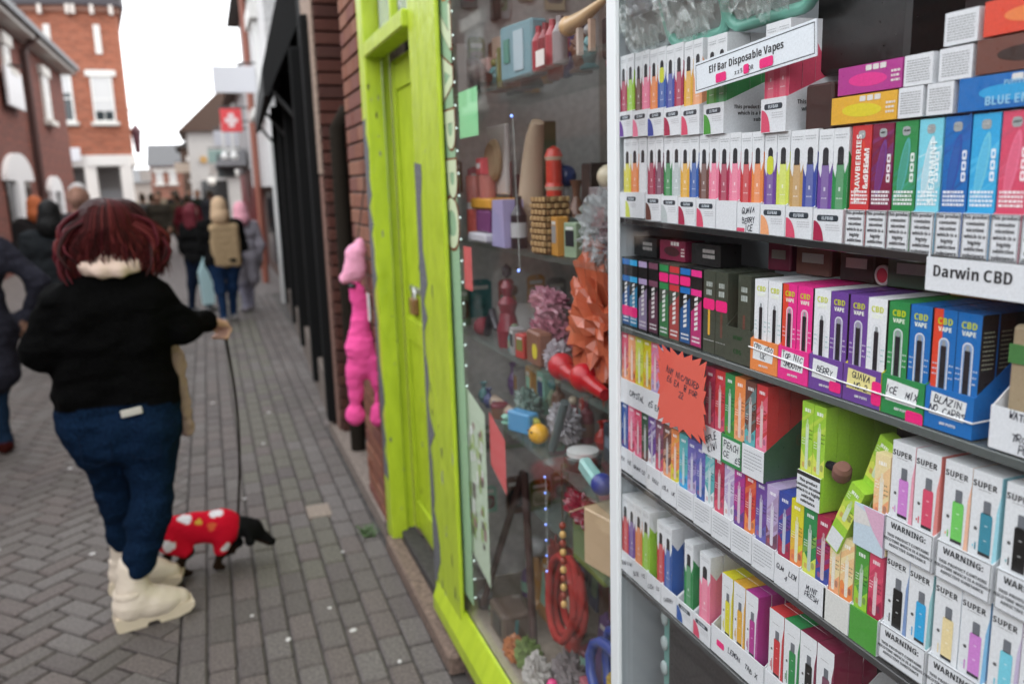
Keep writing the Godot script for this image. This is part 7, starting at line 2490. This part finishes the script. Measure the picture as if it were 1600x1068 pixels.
func people() -> void:
	woman_with_dog()
	var tan := Color(0.34, 0.24, 0.14)
	var puff := walker("person in a black and tan padded jacket, tan hood and blue jeans", V(0.14, 0, -11.2), 1.58, 0.12, {"coat": Color(0.015, 0.014, 0.013), "legs": Color(0.02, 0.05, 0.12), "hair": Color(0.46, 0.32, 0.2), "shoe": Color(0.6, 0.58, 0.56), "hood": true, "wide": 1.25, "stride": 0.06, "hem": 0.46, "fold": 0.012, "elbow_l": V(-0.16, 0.6, -0.02), "hand_l": V(-0.1, 0.55, -0.14), "elbow_r": V(0.17, 0.6, -0.02), "hand_r": V(0.12, 0.54, -0.13)})
	var quilt := []
	for k in 6:
		quilt.append([V(-0.1, 0.76 + k * 0.088, 0.075), V(0.15, 0.76 + k * 0.088, 0.07), 0.062, 0.06, tan])
	put("quilted_panel", body_mesh(quilt, 0.015, 0.05, 0.006, 14.0), paint("padded_cloth", 0.8, 0.2), puff)
	walker("young person in a black top and navy jeans carrying a pale blue bag", V(-0.2, 0, -12.3), 1.5, -0.7, {"coat": Color(0.012, 0.012, 0.014), "legs": Color(0.015, 0.02, 0.045), "skin": Color(0.55, 0.3, 0.26), "hair": Color(0.12, 0.02, 0.03), "long_hair": true, "shoe": Color(0.5, 0.5, 0.5), "hand_r": V(0.12, 0.52, -0.1)})
	var bag := MB.new()
	bag.t = Transform3D(Basis(Vector3.UP, 0.3), Vector3.ZERO)
	bag.prism(PackedVector2Array([Vector2(-0.07, -0.42), Vector2(0.08, -0.42), Vector2(0.1, 0.0), Vector2(0.0, 0.22), Vector2(-0.09, 0.02)]), -0.04, 0.04, Color(0.42, 0.6, 0.62))
	single("shopping_bag", bag.mesh(), paint("film", 0.3), "long pale blue bag held beside the padded jacket", "bag", V(-0.1, 0.56, -12.05))
	walker("person with a pink hood, long lilac white coat and white trousers", V(0.42, 0, -12.1), 1.5, 0.3, {"coat": Color(0.5, 0.46, 0.52), "legs": Color(0.48, 0.46, 0.58), "hair": Color(0.65, 0.3, 0.36), "hood": true, "hem": 0.3, "shoe": Color(0.55, 0.5, 0.55), "wide": 1.1})
	walker("person in a grey coat and jeans cut off by the left edge, arm bent", V(-1.48, 0, -6.0), 1.72, 0.1, {"coat": Color(0.04, 0.042, 0.056), "legs": Color(0.03, 0.06, 0.12), "shoe": Color(0.1, 0.02, 0.018), "stride": 0.09, "hem": 0.34, "wide": 1.25, "cell": 0.017, "fold": 0.012, "elbow_r": V(0.25, 0.66, 0.03), "hand_r": V(0.19, 0.53, -0.02)})
	walker("person in a dark grey jacket walking behind the red haired person", V(-1.44, 0, -9.2), 1.62, 0.0, {"coat": Color(0.035, 0.036, 0.043), "legs": Color(0.015, 0.016, 0.02), "hair": Color(0.008, 0.008, 0.009), "hood": true, "wide": 1.25, "fold": 0.012})
	walker("tall grey haired person half hidden behind the red hair", V(-1.26, 0, -9.9), 1.78, PI, {"coat": Color(0.06, 0.06, 0.065), "legs": Color(0.02, 0.02, 0.025), "skin": Color(0.5, 0.28, 0.21), "hair": Color(0.36, 0.34, 0.33), "wide": 1.2})
	walker("person in an orange brown hood near the white arched doorway", V(-2.2, 0, -13.0), 1.66, 0.4, {"coat": Color(0.03, 0.026, 0.024), "legs": Color(0.04, 0.04, 0.04), "hair": Color(0.3, 0.08, 0.03), "hood": true, "wide": 1.2})
	var far := [[-1.12, -22.5, 1.64, "dark olive coat", Color(0.06, 0.052, 0.04)], [-0.74, -24.5, 1.6, "brown green coat", Color(0.08, 0.07, 0.045)], [-1.42, -25.5, 1.62, "grey coat and pale scarf", Color(0.12, 0.12, 0.12)], [-0.42, -21.0, 1.58, "maroon jacket", Color(0.14, 0.02, 0.03)], [-1.75, -27.0, 1.6, "light grey jacket", Color(0.2, 0.2, 0.19)], [-0.95, -31.0, 1.7, "black coat", Color(0.03, 0.03, 0.03)], [-0.25, -29.0, 1.68, "dark green jacket", Color(0.02, 0.03, 0.02)], [-1.6, -33.0, 1.7, "beige coat", Color(0.3, 0.24, 0.18)], [0.12, -27.0, 1.66, "charcoal coat", Color(0.05, 0.05, 0.055)], [-1.95, -30.0, 1.64, "cream coat", Color(0.4, 0.35, 0.28)], [-0.6, -36.0, 1.7, "pale blue jacket", Color(0.2, 0.26, 0.34)], [-1.3, -38.0, 1.66, "rust jacket", Color(0.25, 0.1, 0.05)]]
	for q in far:
		walker("distant person in a %s down the lane" % q[3], V(q[0], 0, q[1]), q[2], rng.randf_range(-0.4, 0.4) + (PI if rng.randf() < 0.4 else 0.0), {"coat": q[4], "legs": Color(0.02, 0.022, 0.03), "cell": 0.032, "wide": 1.25, "stride": 0.08, "hem": 0.38}, "people far down the lane")


func boot(parent: Node3D, heel: Vector3, dir: Vector3, shaft_top: Vector3) -> void:
	var cream := Color(0.62, 0.53, 0.43)
	var side := dir.cross(Vector3.UP).normalized()
	var n := Node3D.new()
	n.name = "boot"
	parent.add_child(n, true)
	var ank := heel + dir * 0.064 + Vector3.UP * 0.135
	var bones := [
		[heel + dir * 0.062 + Vector3.UP * 0.1, shaft_top, 0.056, 0.058, cream],
		[heel + dir * 0.052 + Vector3.UP * 0.07, heel + dir * 0.16 + Vector3.UP * 0.07, 0.05, 0.046, cream],
		[heel + dir * 0.1 + Vector3.UP * 0.12, heel + dir * 0.19 + Vector3.UP * 0.075, 0.04, 0.036, cream],
		[heel + dir * 0.15 + Vector3.UP * 0.068 + side * 0.006, heel + dir * 0.245 + Vector3.UP * 0.06, 0.045, 0.036, cream],
	]
	put("upper", body_mesh(bones, 0.006, 0.05, 0.003, 12.0), paint("boot_leather", 0.45), n)
	var b := MB.new()
	b.t = Transform3D(Basis(dir, Vector3.UP, dir.cross(Vector3.UP)), heel)
	var out := PackedVector2Array()
	for p in [[0.0, 0.004], [0.012, 0.0], [0.105, 0.0], [0.112, 0.016], [0.15, 0.016], [0.158, 0.0], [0.225, 0.002], [0.268, 0.014], [0.288, 0.032], [0.29, 0.05], [0.25, 0.054], [0.12, 0.05], [0.0, 0.056], [-0.006, 0.03]]:
		out.append(Vector2(p[0], p[1]))
	b.prism(out, -0.048, 0.048, Color(0.58, 0.49, 0.36))
	put("sole", b.mesh(), paint("rubber_sole", 0.6), n)
	b = MB.new()
	for k in 3:
		var path := []
		for i in 13:
			var a := TAU * i / 12
			var c := ank + (shaft_top - ank) * (0.0 + 0.06 * k)
			path.append(c + dir * cos(a) * 0.061 + side * sin(a) * 0.061)
		b.tube(path, 0.004, cream, 6)
	put("ankle_fold", b.mesh(), paint("boot_leather", 0.45), n)


func woman_with_dog() -> void:
	var blk := Color(0.005, 0.005, 0.006)
	var jean := Color(0.011, 0.026, 0.06)
	var skin := Color(0.46, 0.27, 0.2)
	var o := thing("person", "red haired person in a black jumper, blue jeans and cream boots walking a small dog", "person", V(-0.39, 0, -3.45))
	var q := -o.position
	var bones := [
		# jeans
		[V(-0.5, 0.83, -3.47) + q, V(-0.29, 0.82, -3.45) + q, 0.118, 0.12, jean],
		[V(-0.485, 0.76, -3.46) + q, V(-0.305, 0.75, -3.43) + q, 0.118, 0.122, jean],
		[V(-0.487, 0.74, -3.49) + q, V(-0.452, 0.5, -3.57) + q, 0.105, 0.068, jean],
		[V(-0.452, 0.5, -3.57) + q, V(-0.455, 0.41, -3.61) + q, 0.068, 0.066, jean],
		[V(-0.455, 0.41, -3.61) + q, V(-0.46, 0.24, -3.655) + q, 0.066, 0.056, jean],
		[V(-0.298, 0.74, -3.44) + q, V(-0.31, 0.5, -3.41) + q, 0.112, 0.072, jean],
		[V(-0.31, 0.5, -3.41) + q, V(-0.328, 0.41, -3.385) + q, 0.072, 0.073, jean],
		[V(-0.328, 0.41, -3.385) + q, V(-0.392, 0.235, -3.378) + q, 0.073, 0.061, jean],
		# jumper
		[V(-0.51, 0.93, -3.47) + q, V(-0.28, 0.915, -3.46) + q, 0.115, 0.118, blk],
		[V(-0.49, 1.03, -3.46) + q, V(-0.295, 1.02, -3.46) + q, 0.108, 0.11, blk],
		[V(-0.48, 1.15, -3.45) + q, V(-0.285, 1.14, -3.45) + q, 0.115, 0.115, blk],
		[V(-0.47, 1.24, -3.45) + q, V(-0.275, 1.235, -3.45) + q, 0.105, 0.105, blk],
		[V(-0.515, 1.29, -3.45) + q, V(-0.235, 1.285, -3.45) + q, 0.064, 0.064, blk],
		[V(-0.43, 1.35, -3.46) + q, V(-0.29, 1.345, -3.46) + q, 0.06, 0.06, blk],
		[V(-0.545, 1.28, -3.46) + q, V(-0.625, 1.1, -3.45) + q, 0.078, 0.066, blk],
		[V(-0.625, 1.1, -3.45) + q, V(-0.56, 1.08, -3.68) + q, 0.066, 0.045, blk],
		[V(-0.22, 1.275, -3.46) + q, V(-0.135, 1.15, -3.47) + q, 0.07, 0.06, blk],
		[V(-0.135, 1.15, -3.47) + q, V(-0.045, 1.155, -3.58) + q, 0.058, 0.04, blk],
		# neck and head
		[V(-0.355, 1.4, -3.46) + q, V(-0.35, 1.48, -3.47) + q, 0.055, 0.05, skin],
		[V(-0.345, 1.53, -3.475) + q, V(-0.345, 1.575, -3.47) + q, 0.075, 0.078, skin],
		[V(-0.345, 1.5, -3.51) + q, V(-0.345, 1.495, -3.53) + q, 0.045, 0.04, skin],
		[V(-0.345, 1.545, -3.56) + q, V(-0.345, 1.525, -3.575) + q, 0.01, 0.013, skin],
		[V(-0.427, 1.545, -3.47) + q, V(-0.427, 1.515, -3.47) + q, 0.014, 0.011, skin],
		[V(-0.263, 1.545, -3.47) + q, V(-0.263, 1.515, -3.47) + q, 0.014, 0.011, skin],
	]
	put("body", body_mesh(bones, 0.0115, 0.034, 0.016, 6.5), cloth(), o)
	for s in [-1.0, 1.0]:
		var e := MB.new()
		e.ball(V(-0.345 + 0.028 * s, 1.55, -3.548) + q, Vector3.ONE * 0.011, Color(0.05, 0.03, 0.02), 8, 5)
		put("eye", e.mesh(), paint("eye", 0.2), o)
	# right hand closed on the lead, left hand relaxed
	for s in [1.0, -1.0]:
		var wr: Vector3 = V(-0.045, 1.155, -3.58) if s > 0 else V(-0.56, 1.08, -3.68)
		var d: Vector3 = (V(0.06, -0.03, -0.07) if s > 0 else V(0.02, -0.01, -0.1)).normalized()
		var u := d.cross(Vector3.UP).normalized()
		var w := u.cross(d)
		var hb := [[wr + q, wr + d * 0.03 + q, 0.026, 0.028, skin], [wr + d * 0.035 + u * 0.018 + q, wr + d * 0.085 + u * 0.022 + q, 0.018, 0.016, skin], [wr + d * 0.035 - u * 0.018 + q, wr + d * 0.085 - u * 0.02 + q, 0.018, 0.016, skin]]
		for k in 4:
			var f: Vector3 = wr + d * (0.092 - 0.003 * absf(k - 1.2)) + u * (-0.03 + k * 0.02)
			var curl := 0.036 if s > 0 else 0.02
			var m: Vector3 = f + d * 0.026 - w * curl * 0.5
			var l: Vector3 = m - w * curl - d * (0.012 if s > 0 else -0.012)
			hb.append([f + q, m + q, 0.0095, 0.009, skin])
			hb.append([m + q, l + q, 0.009, 0.008, skin])
			hb.append([l + q, l - d * 0.016 - w * 0.004 + q, 0.008, 0.007, skin])
		var th: Vector3 = wr + d * 0.03 - u * 0.028 * s
		hb.append([th + q, th + d * 0.035 - w * 0.022 + q, 0.012, 0.01, skin])
		hb.append([th + d * 0.035 - w * 0.022 + q, th + d * 0.055 - w * 0.03 + u * 0.016 * s + q, 0.0095, 0.008, skin])
		put("hand", body_mesh(hb, 0.004, 0.008), paint("skin", 0.5), o)
	# hair: a dark tied mass with red lengths falling on either side
	var dark := Color(0.03, 0.008, 0.009)
	var red := Color(0.07, 0.011, 0.012)
	var hb2 := [
		[V(-0.35, 1.575, -3.45) + q, V(-0.345, 1.54, -3.45) + q, 0.08, 0.078, dark], [V(-0.345, 1.52, -3.45) + q, V(-0.345, 1.48, -3.455) + q, 0.068, 0.055, dark],
		[V(-0.4, 1.585, -3.48) + q, V(-0.445, 1.5, -3.48) + q, 0.062, 0.055, dark], [V(-0.445, 1.5, -3.48) + q, V(-0.46, 1.4, -3.47) + q, 0.05, 0.03, dark],
		[V(-0.28, 1.585, -3.48) + q, V(-0.235, 1.5, -3.47) + q, 0.062, 0.055, dark], [V(-0.235, 1.5, -3.47) + q, V(-0.2, 1.415, -3.46) + q, 0.05, 0.032, dark],
		[V(-0.37, 1.605, -3.5) + q, V(-0.31, 1.605, -3.5) + q, 0.055, 0.05, dark],
	]
	var hn := Node3D.new()
	hn.name = "hair"
	o.add_child(hn)
	put("hair_mass", body_mesh(hb2, 0.009, 0.03, 0.004, 14.0), paint("hair", 0.6, 0.25), hn)
	var st := MB.new()
	var r := RandomNumberGenerator.new()
	r.seed = 5
	var hc := V(-0.345, 1.55, -3.46) + q
	for k in 1500:
		# lengths combed from the crown over the skull, then falling loose at the sides
		var a := r.randf_range(-2.3, 2.3)
		var side := sin(a)
		var back := maxf(0.0, cos(a))
		var rad := r.randf_range(0.088, 0.104)
		var way := []
		for i in 5:
			var th := lerpf(0.08, 1.5, i / 4.0)
			way.append(hc + V(sin(th) * side * rad, cos(th) * rad * 1.04, sin(th) * cos(a) * rad))
		var foot := V(hc.x + side * r.randf_range(0.11, 0.185) + r.randf_range(-0.012, 0.012), hc.y - r.randf_range(0.1, 0.2) + back * back * 0.055, hc.z + cos(a) * r.randf_range(0.05, 0.09))
		var from: Vector3 = way[4]
		var ph := r.randf() * TAU
		for i in range(1, 7):
			var f := i / 6.0
			way.append(from.lerp(foot, f) + V(side * 0.03 * sin(PI * f) + sin(f * 10.0 + ph) * 0.007 * f, 0, cos(f * 9.0 + ph) * 0.007 * f))
		var cc := dark.lerp(red, r.randf()) if r.randf() < 0.75 else red.lerp(Color(0.15, 0.03, 0.026), r.randf())
		st.tube(way, [0.001, 0.002, 0.0026, 0.0028, 0.003, 0.003, 0.003, 0.0028, 0.0025, 0.002, 0.0008], cc, 3, false)
	for k in 44:
		# heavier curled locks on either side
		var s := -1.0 if k % 2 else 1.0
		var o0 := V(-0.345 + s * r.randf_range(0.03, 0.085), 1.6 + r.randf_range(-0.05, 0.03), -3.45 + r.randf_range(-0.05, 0.05)) + q
		var e0 := V(-0.345 + s * r.randf_range(0.1, 0.185), r.randf_range(1.35, 1.45), -3.43 + r.randf_range(-0.07, 0.06)) + q
		var way := []
		var ph := r.randf() * TAU
		for i in 9:
			var f := i / 8.0
			way.append(o0.lerp(e0, f) + V(s * 0.06 * sin(PI * f) + sin(f * 11.0 + ph) * 0.011 * f, 0.02 * sin(PI * f), cos(f * 11.0 + ph) * 0.011 * f))
		st.tube(way, [0.004, 0.007, 0.009, 0.01, 0.01, 0.009, 0.008, 0.006, 0.002], [dark, red, Color(0.1, 0.018, 0.017)][r.randi() % 3], 5, false)
	var strands := put("strands", st.mesh(), paint("hair", 0.6, 0.25), hn)
	strands.set_meta("kind", "stuff")
	# cream roll collar and the scarf end in front
	var cm := []
	for k in 10:
		var a := TAU * k / 10
		var a2 := TAU * (k + 1) / 10
		cm.append([V(-0.355 + cos(a) * 0.098, 1.408 + 0.012 * cos(a * 2), -3.455 + sin(a) * 0.075) + q, V(-0.355 + cos(a2) * 0.098, 1.408 + 0.012 * cos(a2 * 2), -3.455 + sin(a2) * 0.075) + q, 0.026, 0.026, Color(0.6, 0.46, 0.38)])
		cm.append([V(-0.352 + cos(a) * 0.068, 1.445, -3.458 + sin(a) * 0.058) + q, V(-0.352 + cos(a2) * 0.068, 1.445, -3.458 + sin(a2) * 0.058) + q, 0.02, 0.02, Color(0.6, 0.46, 0.38)])
	put("roll_collar", body_mesh(cm, 0.007, 0.022, 0.004, 15.0), paint("wool", 0.95, 0.12), o)
	var sc := [[V(-0.24, 1.3, -3.58) + q, V(-0.18, 1.0, -3.6) + q, 0.04, 0.036, Color(0.36, 0.25, 0.2)], [V(-0.18, 1.0, -3.6) + q, V(-0.16, 0.71, -3.58) + q, 0.036, 0.03, Color(0.36, 0.25, 0.2)]]
	put("scarf_end", body_mesh(sc, 0.011, 0.02, 0.012, 16.0), paint("wool", 0.95, 0.12), o)
	var wl := MB.new()
	wl.t = Transform3D(Basis(Vector3.UP, 0.15) * Basis(Vector3.BACK, 0.1), V(-0.335, 0.872, -3.318) + q)
	wl.cbox(Vector3.ZERO, Vector3(0.075, 0.028, 0.008), 0.003, Color(0.5, 0.47, 0.42))
	put("waist_label", wl.mesh(), paint("card", 0.42), o)
	for s in [-0.47, -0.3]:
		var pk := MB.new()
		pk.tube([V(s - 0.055, 0.8, -3.345) + q, V(s - 0.05, 0.7, -3.315) + q, V(s, 0.685, -3.305) + q, V(s + 0.05, 0.7, -3.31) + q, V(s + 0.055, 0.8, -3.335) + q], 0.002, Color(0.012, 0.026, 0.055), 5)
		put("pocket_seam", pk.mesh(), cloth(), o)
	boot(o, V(-0.485, 0, -3.352) + q, V(0.27, 0, -0.06).normalized(), V(-0.405, 0.235, -3.38) + q)
	boot(o, V(-0.53, 0, -3.7) + q, V(0.27, 0, 0.03).normalized(), V(-0.455, 0.25, -3.665) + q)
	# the dog
	var d := thing("dog", "small black dachshund in a red knitted coat, nose to the paving", "dog", V(-0.12, 0, -3.77))
	var fur := Color(0.004, 0.004, 0.004)
	var tan := Color(0.016, 0.008, 0.006)
	var p := V(0.12, 0, 0)
	var db := [
		[V(-0.29, 0.205, 0) + p, V(-0.18, 0.2, 0) + p, 0.055, 0.056, fur], [V(-0.18, 0.2, 0) + p, V(-0.07, 0.19, 0) + p, 0.056, 0.066, fur],
		[V(-0.06, 0.18, 0) + p, V(0.02, 0.175, 0) + p, 0.055, 0.042, fur], [V(0.02, 0.175, 0) + p, V(0.06, 0.16, 0.0) + p, 0.042, 0.044, fur],
		[V(0.065, 0.155, 0) + p, V(0.135, 0.088, 0) + p, 0.036, 0.016, fur], [V(0.14, 0.08, 0) + p, V(0.145, 0.078, 0) + p, 0.013, 0.012, fur],
		[V(0.075, 0.12, 0) + p, V(0.12, 0.082, 0) + p, 0.02, 0.012, tan],
		[V(-0.335, 0.22, 0) + p, V(-0.42, 0.17, 0.0) + p, 0.018, 0.006, fur],
	]
	for s in [-1.0, 1.0]:
		db.append([V(0.04, 0.18, 0.035 * s) + p, V(0.045, 0.12, 0.052 * s) + p, 0.014, 0.022, fur])
		var lift := 0.03 if s < 0 else 0.0
		db.append([V(-0.06, 0.15, 0.035 * s) + p, V(-0.08 + lift * 2.4, 0.085, 0.04 * s) + p, 0.034, 0.02, fur])
		db.append([V(-0.08 + lift * 2.4, 0.085, 0.04 * s) + p, V(-0.105 + lift * 1.6, 0.03 + lift, 0.04 * s) + p, 0.019, 0.014, tan])
		db.append([V(-0.105 + lift * 1.6, 0.018 + lift, 0.04 * s) + p, V(-0.08 + lift * 1.6, 0.014 + lift, 0.04 * s) + p, 0.014, 0.012, tan])
		db.append([V(-0.28, 0.17, 0.035 * s) + p, V(-0.25 + 0.03 * s, 0.115, 0.04 * s) + p, 0.045, 0.026, fur])
		db.append([V(-0.25 + 0.03 * s, 0.115, 0.04 * s) + p, V(-0.285 + 0.03 * s, 0.065, 0.04 * s) + p, 0.022, 0.014, tan])
		db.append([V(-0.285 + 0.03 * s, 0.065, 0.04 * s) + p, V(-0.272 + 0.03 * s, 0.022, 0.04 * s) + p, 0.014, 0.012, tan])
		db.append([V(-0.272 + 0.03 * s, 0.014, 0.04 * s) + p, V(-0.245 + 0.03 * s, 0.013, 0.04 * s) + p, 0.013, 0.011, tan])
	put("body", body_mesh(db, 0.006, 0.022, 0.002, 40.0), paint("fur", 0.75, 0.2), d)
	for s in [-1.0, 1.0]:
		var e := MB.new()
		e.ball(V(0.085, 0.162, 0.03 * s) + p, Vector3.ONE * 0.006, Color(0.03, 0.02, 0.015), 8, 5)
		put("eye", e.mesh(), paint("eye", 0.2), d)
	var coat := Color(0.5, 0.008, 0.025)
	var pale := Color(0.62, 0.6, 0.62)
	var cb := [[V(-0.3, 0.207, 0) + p, V(-0.18, 0.203, 0) + p, 0.064, 0.065, coat], [V(-0.18, 0.203, 0) + p, V(-0.065, 0.192, 0) + p, 0.065, 0.077, coat], [V(-0.065, 0.185, 0) + p, V(-0.035, 0.182, 0) + p, 0.072, 0.06, coat]]
	for s in [-1.0, 1.0]:
		cb.append([V(-0.065, 0.15, 0.037 * s) + p, V(-0.082, 0.1, 0.042 * s) + p, 0.044, 0.031, coat])
		cb.append([V(-0.285, 0.17, 0.037 * s) + p, V(-0.26 + 0.03 * s, 0.125, 0.042 * s) + p, 0.054, 0.036, coat])
	var spots := [[V(-0.215, 0.27, 0.03) + p, 0.03, pale], [V(-0.16, 0.25, 0.055) + p, 0.015, Color(0.5, 0.32, 0.05)], [V(-0.085, 0.27, 0.02) + p, 0.028, pale], [V(-0.055, 0.115, 0.075) + p, 0.022, pale], [V(-0.29, 0.17, 0.085) + p, 0.026, pale], [V(-0.11, 0.225, 0.07) + p, 0.018, Color(0.55, 0.1, 0.04)]]
	put("coat", body_mesh(cb, 0.006, 0.02, 0.003, 50.0, spots), paint("wool", 0.95, 0.12), d)
	var cl := MB.new()
	var ring := []
	for k in 17:
		var a := TAU * k / 16
		ring.append(V(0.0 + 0.012 * sin(a), 0.175 + 0.05 * sin(a), 0.05 * cos(a)) + p)
	cl.tube(ring, 0.006, Color(0.06, 0.05, 0.05), 6)
	put("collar", cl.mesh(), cloth(), d)
	# the lead between hand and collar
	var ld := MB.new()
	var h0 := V(0.02, 1.115, -3.66)
	var h1 := V(0.005, 0.235, -3.77)
	var path := [V(-0.01, 1.15, -3.65)]
	for k in 13:
		var t := k / 12.0
		path.append(h0.lerp(h1, t) + V(0.03 * sin(t * PI), 0, 0))
	ld.tube(path, 0.0055, Color(0.03, 0.02, 0.018), 6)
	single("dog_lead", ld.mesh(), cloth(), "thin dark dog lead running from hand to dog", "dog lead")


func small_things() -> void:
	# pink plush poodle hanging beside the door
	var t := thing("plush_toy", "hot pink plush poodle hanging beside the green door post", "plush toy", V(0.615, 0.575, -3.83))
	var pk := Color(0.88, 0.085, 0.33)
	var lt := Color(0.85, 0.36, 0.52)
	var b := [
		[V(-0.0, 0.79, 0.0), V(0.0, 0.72, 0.0), 0.045, 0.05, lt], [V(-0.02, 0.72, 0), V(-0.055, 0.685, 0), 0.034, 0.024, lt], [V(0.02, 0.82, 0), V(0.03, 0.85, 0), 0.032, 0.02, lt],
		[V(0.0, 0.63, 0), V(0.0, 0.6, 0), 0.036, 0.036, pk], [V(0.01, 0.58, 0), V(0.01, 0.5, 0), 0.034, 0.04, pk], [V(0.005, 0.47, 0), V(0.0, 0.36, 0), 0.045, 0.066, pk], [V(0.0, 0.36, 0), V(0.0, 0.27, 0), 0.068, 0.06, pk],
		[V(-0.035, 0.25, 0), V(-0.035, 0.13, 0), 0.045, 0.034, pk], [V(-0.04, 0.12, 0), V(-0.045, 0.09, 0), 0.022, 0.02, pk], [V(-0.045, 0.045, 0), V(-0.045, 0.035, 0), 0.045, 0.045, pk],
		[V(0.05, 0.3, 0.02), V(0.06, 0.2, 0.03), 0.045, 0.03, pk], [V(0.06, 0.2, 0.03), V(0.06, 0.1, 0.03), 0.016, 0.014, pk], [V(0.06, 0.05, 0.03), V(0.06, 0.02, 0.03), 0.04, 0.042, pk],
	]
	put("body", body_mesh(b, 0.008, 0.022, 0.005, 18.0), grainy("plush", 0.95, 0.06, 0.88, 9.0, 1.0, false), t)
	var w := MB.new()
	w.cbox(V(0.045, 0.55, 0.02), V(0.01, 0.13, 0.05), 0.004, Color(0.72, 0.7, 0.7))
	put("tag", w.mesh(), paint("card", 0.42), t)
	var co := MB.new()
	co.ball(V(-0.025, 0.655, 0.035), V(0.02, 0.012, 0.012), Color(0.02, 0.02, 0.02), 8, 6)
	put("nose", co.mesh(), paint("eye", 0.2), t)
	var s := MB.new()
	s.tube([V(0.02, 0.86, 0), V(0.055, 1.1, 0.05), V(0.064, 1.4, 0.1)], 0.003, Color(0.1, 0.1, 0.1), 5)
	put("string", s.mesh(), cloth(), t)
	# bits of litter on the paving
	var spots := [[0.14, -3.01, "between the dog and the door step", 0.014], [0.38, -2.98, "by the door step", 0.016], [-0.66, -4.16, "behind the cream boots", 0.016], [0.32, -3.19, "in front of the dog", 0.01], [0.02, -3.25, "beside the near boot", 0.009], [-0.95, -5.6, "near the grey coat's shoe", 0.016], [0.21, -5.6, "far along the drain course", 0.014], [-0.8, -3.05, "at the bottom left of the paving", 0.012], [0.45, -3.7, "by the far door post", 0.01], [0.05, -4.6, "behind the dog", 0.013], [-0.15, -2.75, "at the bottom of the drain course", 0.01], [-1.1, -4.4, "left of the cream boots", 0.012], [0.3, -6.4, "far along by the black shop", 0.016], [-0.1, -6.9, "far along the middle of the lane", 0.016], [0.5, -2.7, "beside the window sill", 0.011]]
	for q in spots:
		var m := MB.new()
		m.lathe(Vector3.ZERO, [[0.0, 0.0], [q[3], 0.0], [q[3] * 0.9, 0.003], [0.0, 0.0045]], Color(0.5, 0.48, 0.46), 9, 0.7)
		single("gum_spot", m.mesh(), paint("paper", 0.8), "pale flattened gum spot %s" % q[2], "gum", V(q[0], 0.0005, q[1]), q[0] * 9.0, "gum spots on the paving")
	var wd := thing("weed_tuft", "small weed tuft at the foot of the green door post", "weed", V(0.6, 0, -3.86))
	var g := MB.new()
	var r := RandomNumberGenerator.new()
	r.seed = 3
	for k in 60:
		var a := r.randf() * TAU
		var l := r.randf_range(0.02, 0.06)
		var o := V(r.randf_range(-0.03, 0.03), 0, r.randf_range(-0.06, 0.06))
		var e := o + V(cos(a) * l, l * 0.6, sin(a) * l)
		var sd := V(-sin(a), 0, cos(a)) * 0.006
		g.tri(o - sd, o + sd, e, Color(0.06, 0.11, 0.035))
	put("leaves", g.mesh(), paint("leaf", 0.6), wd)
	var ps := MB.new()
	ps.cbox(Vector3.ZERO, V(0.12, 0.03, 0.17), 0.004, Color(0.36, 0.29, 0.23))
	single("buff_slab", ps.mesh(), grainy("paver_stone", 0.85, 0.05, 0.66, 2.3, 0.7), "single pale buff block set in the paving before the door", "paving block", V(0.41, -0.011, -4.26))
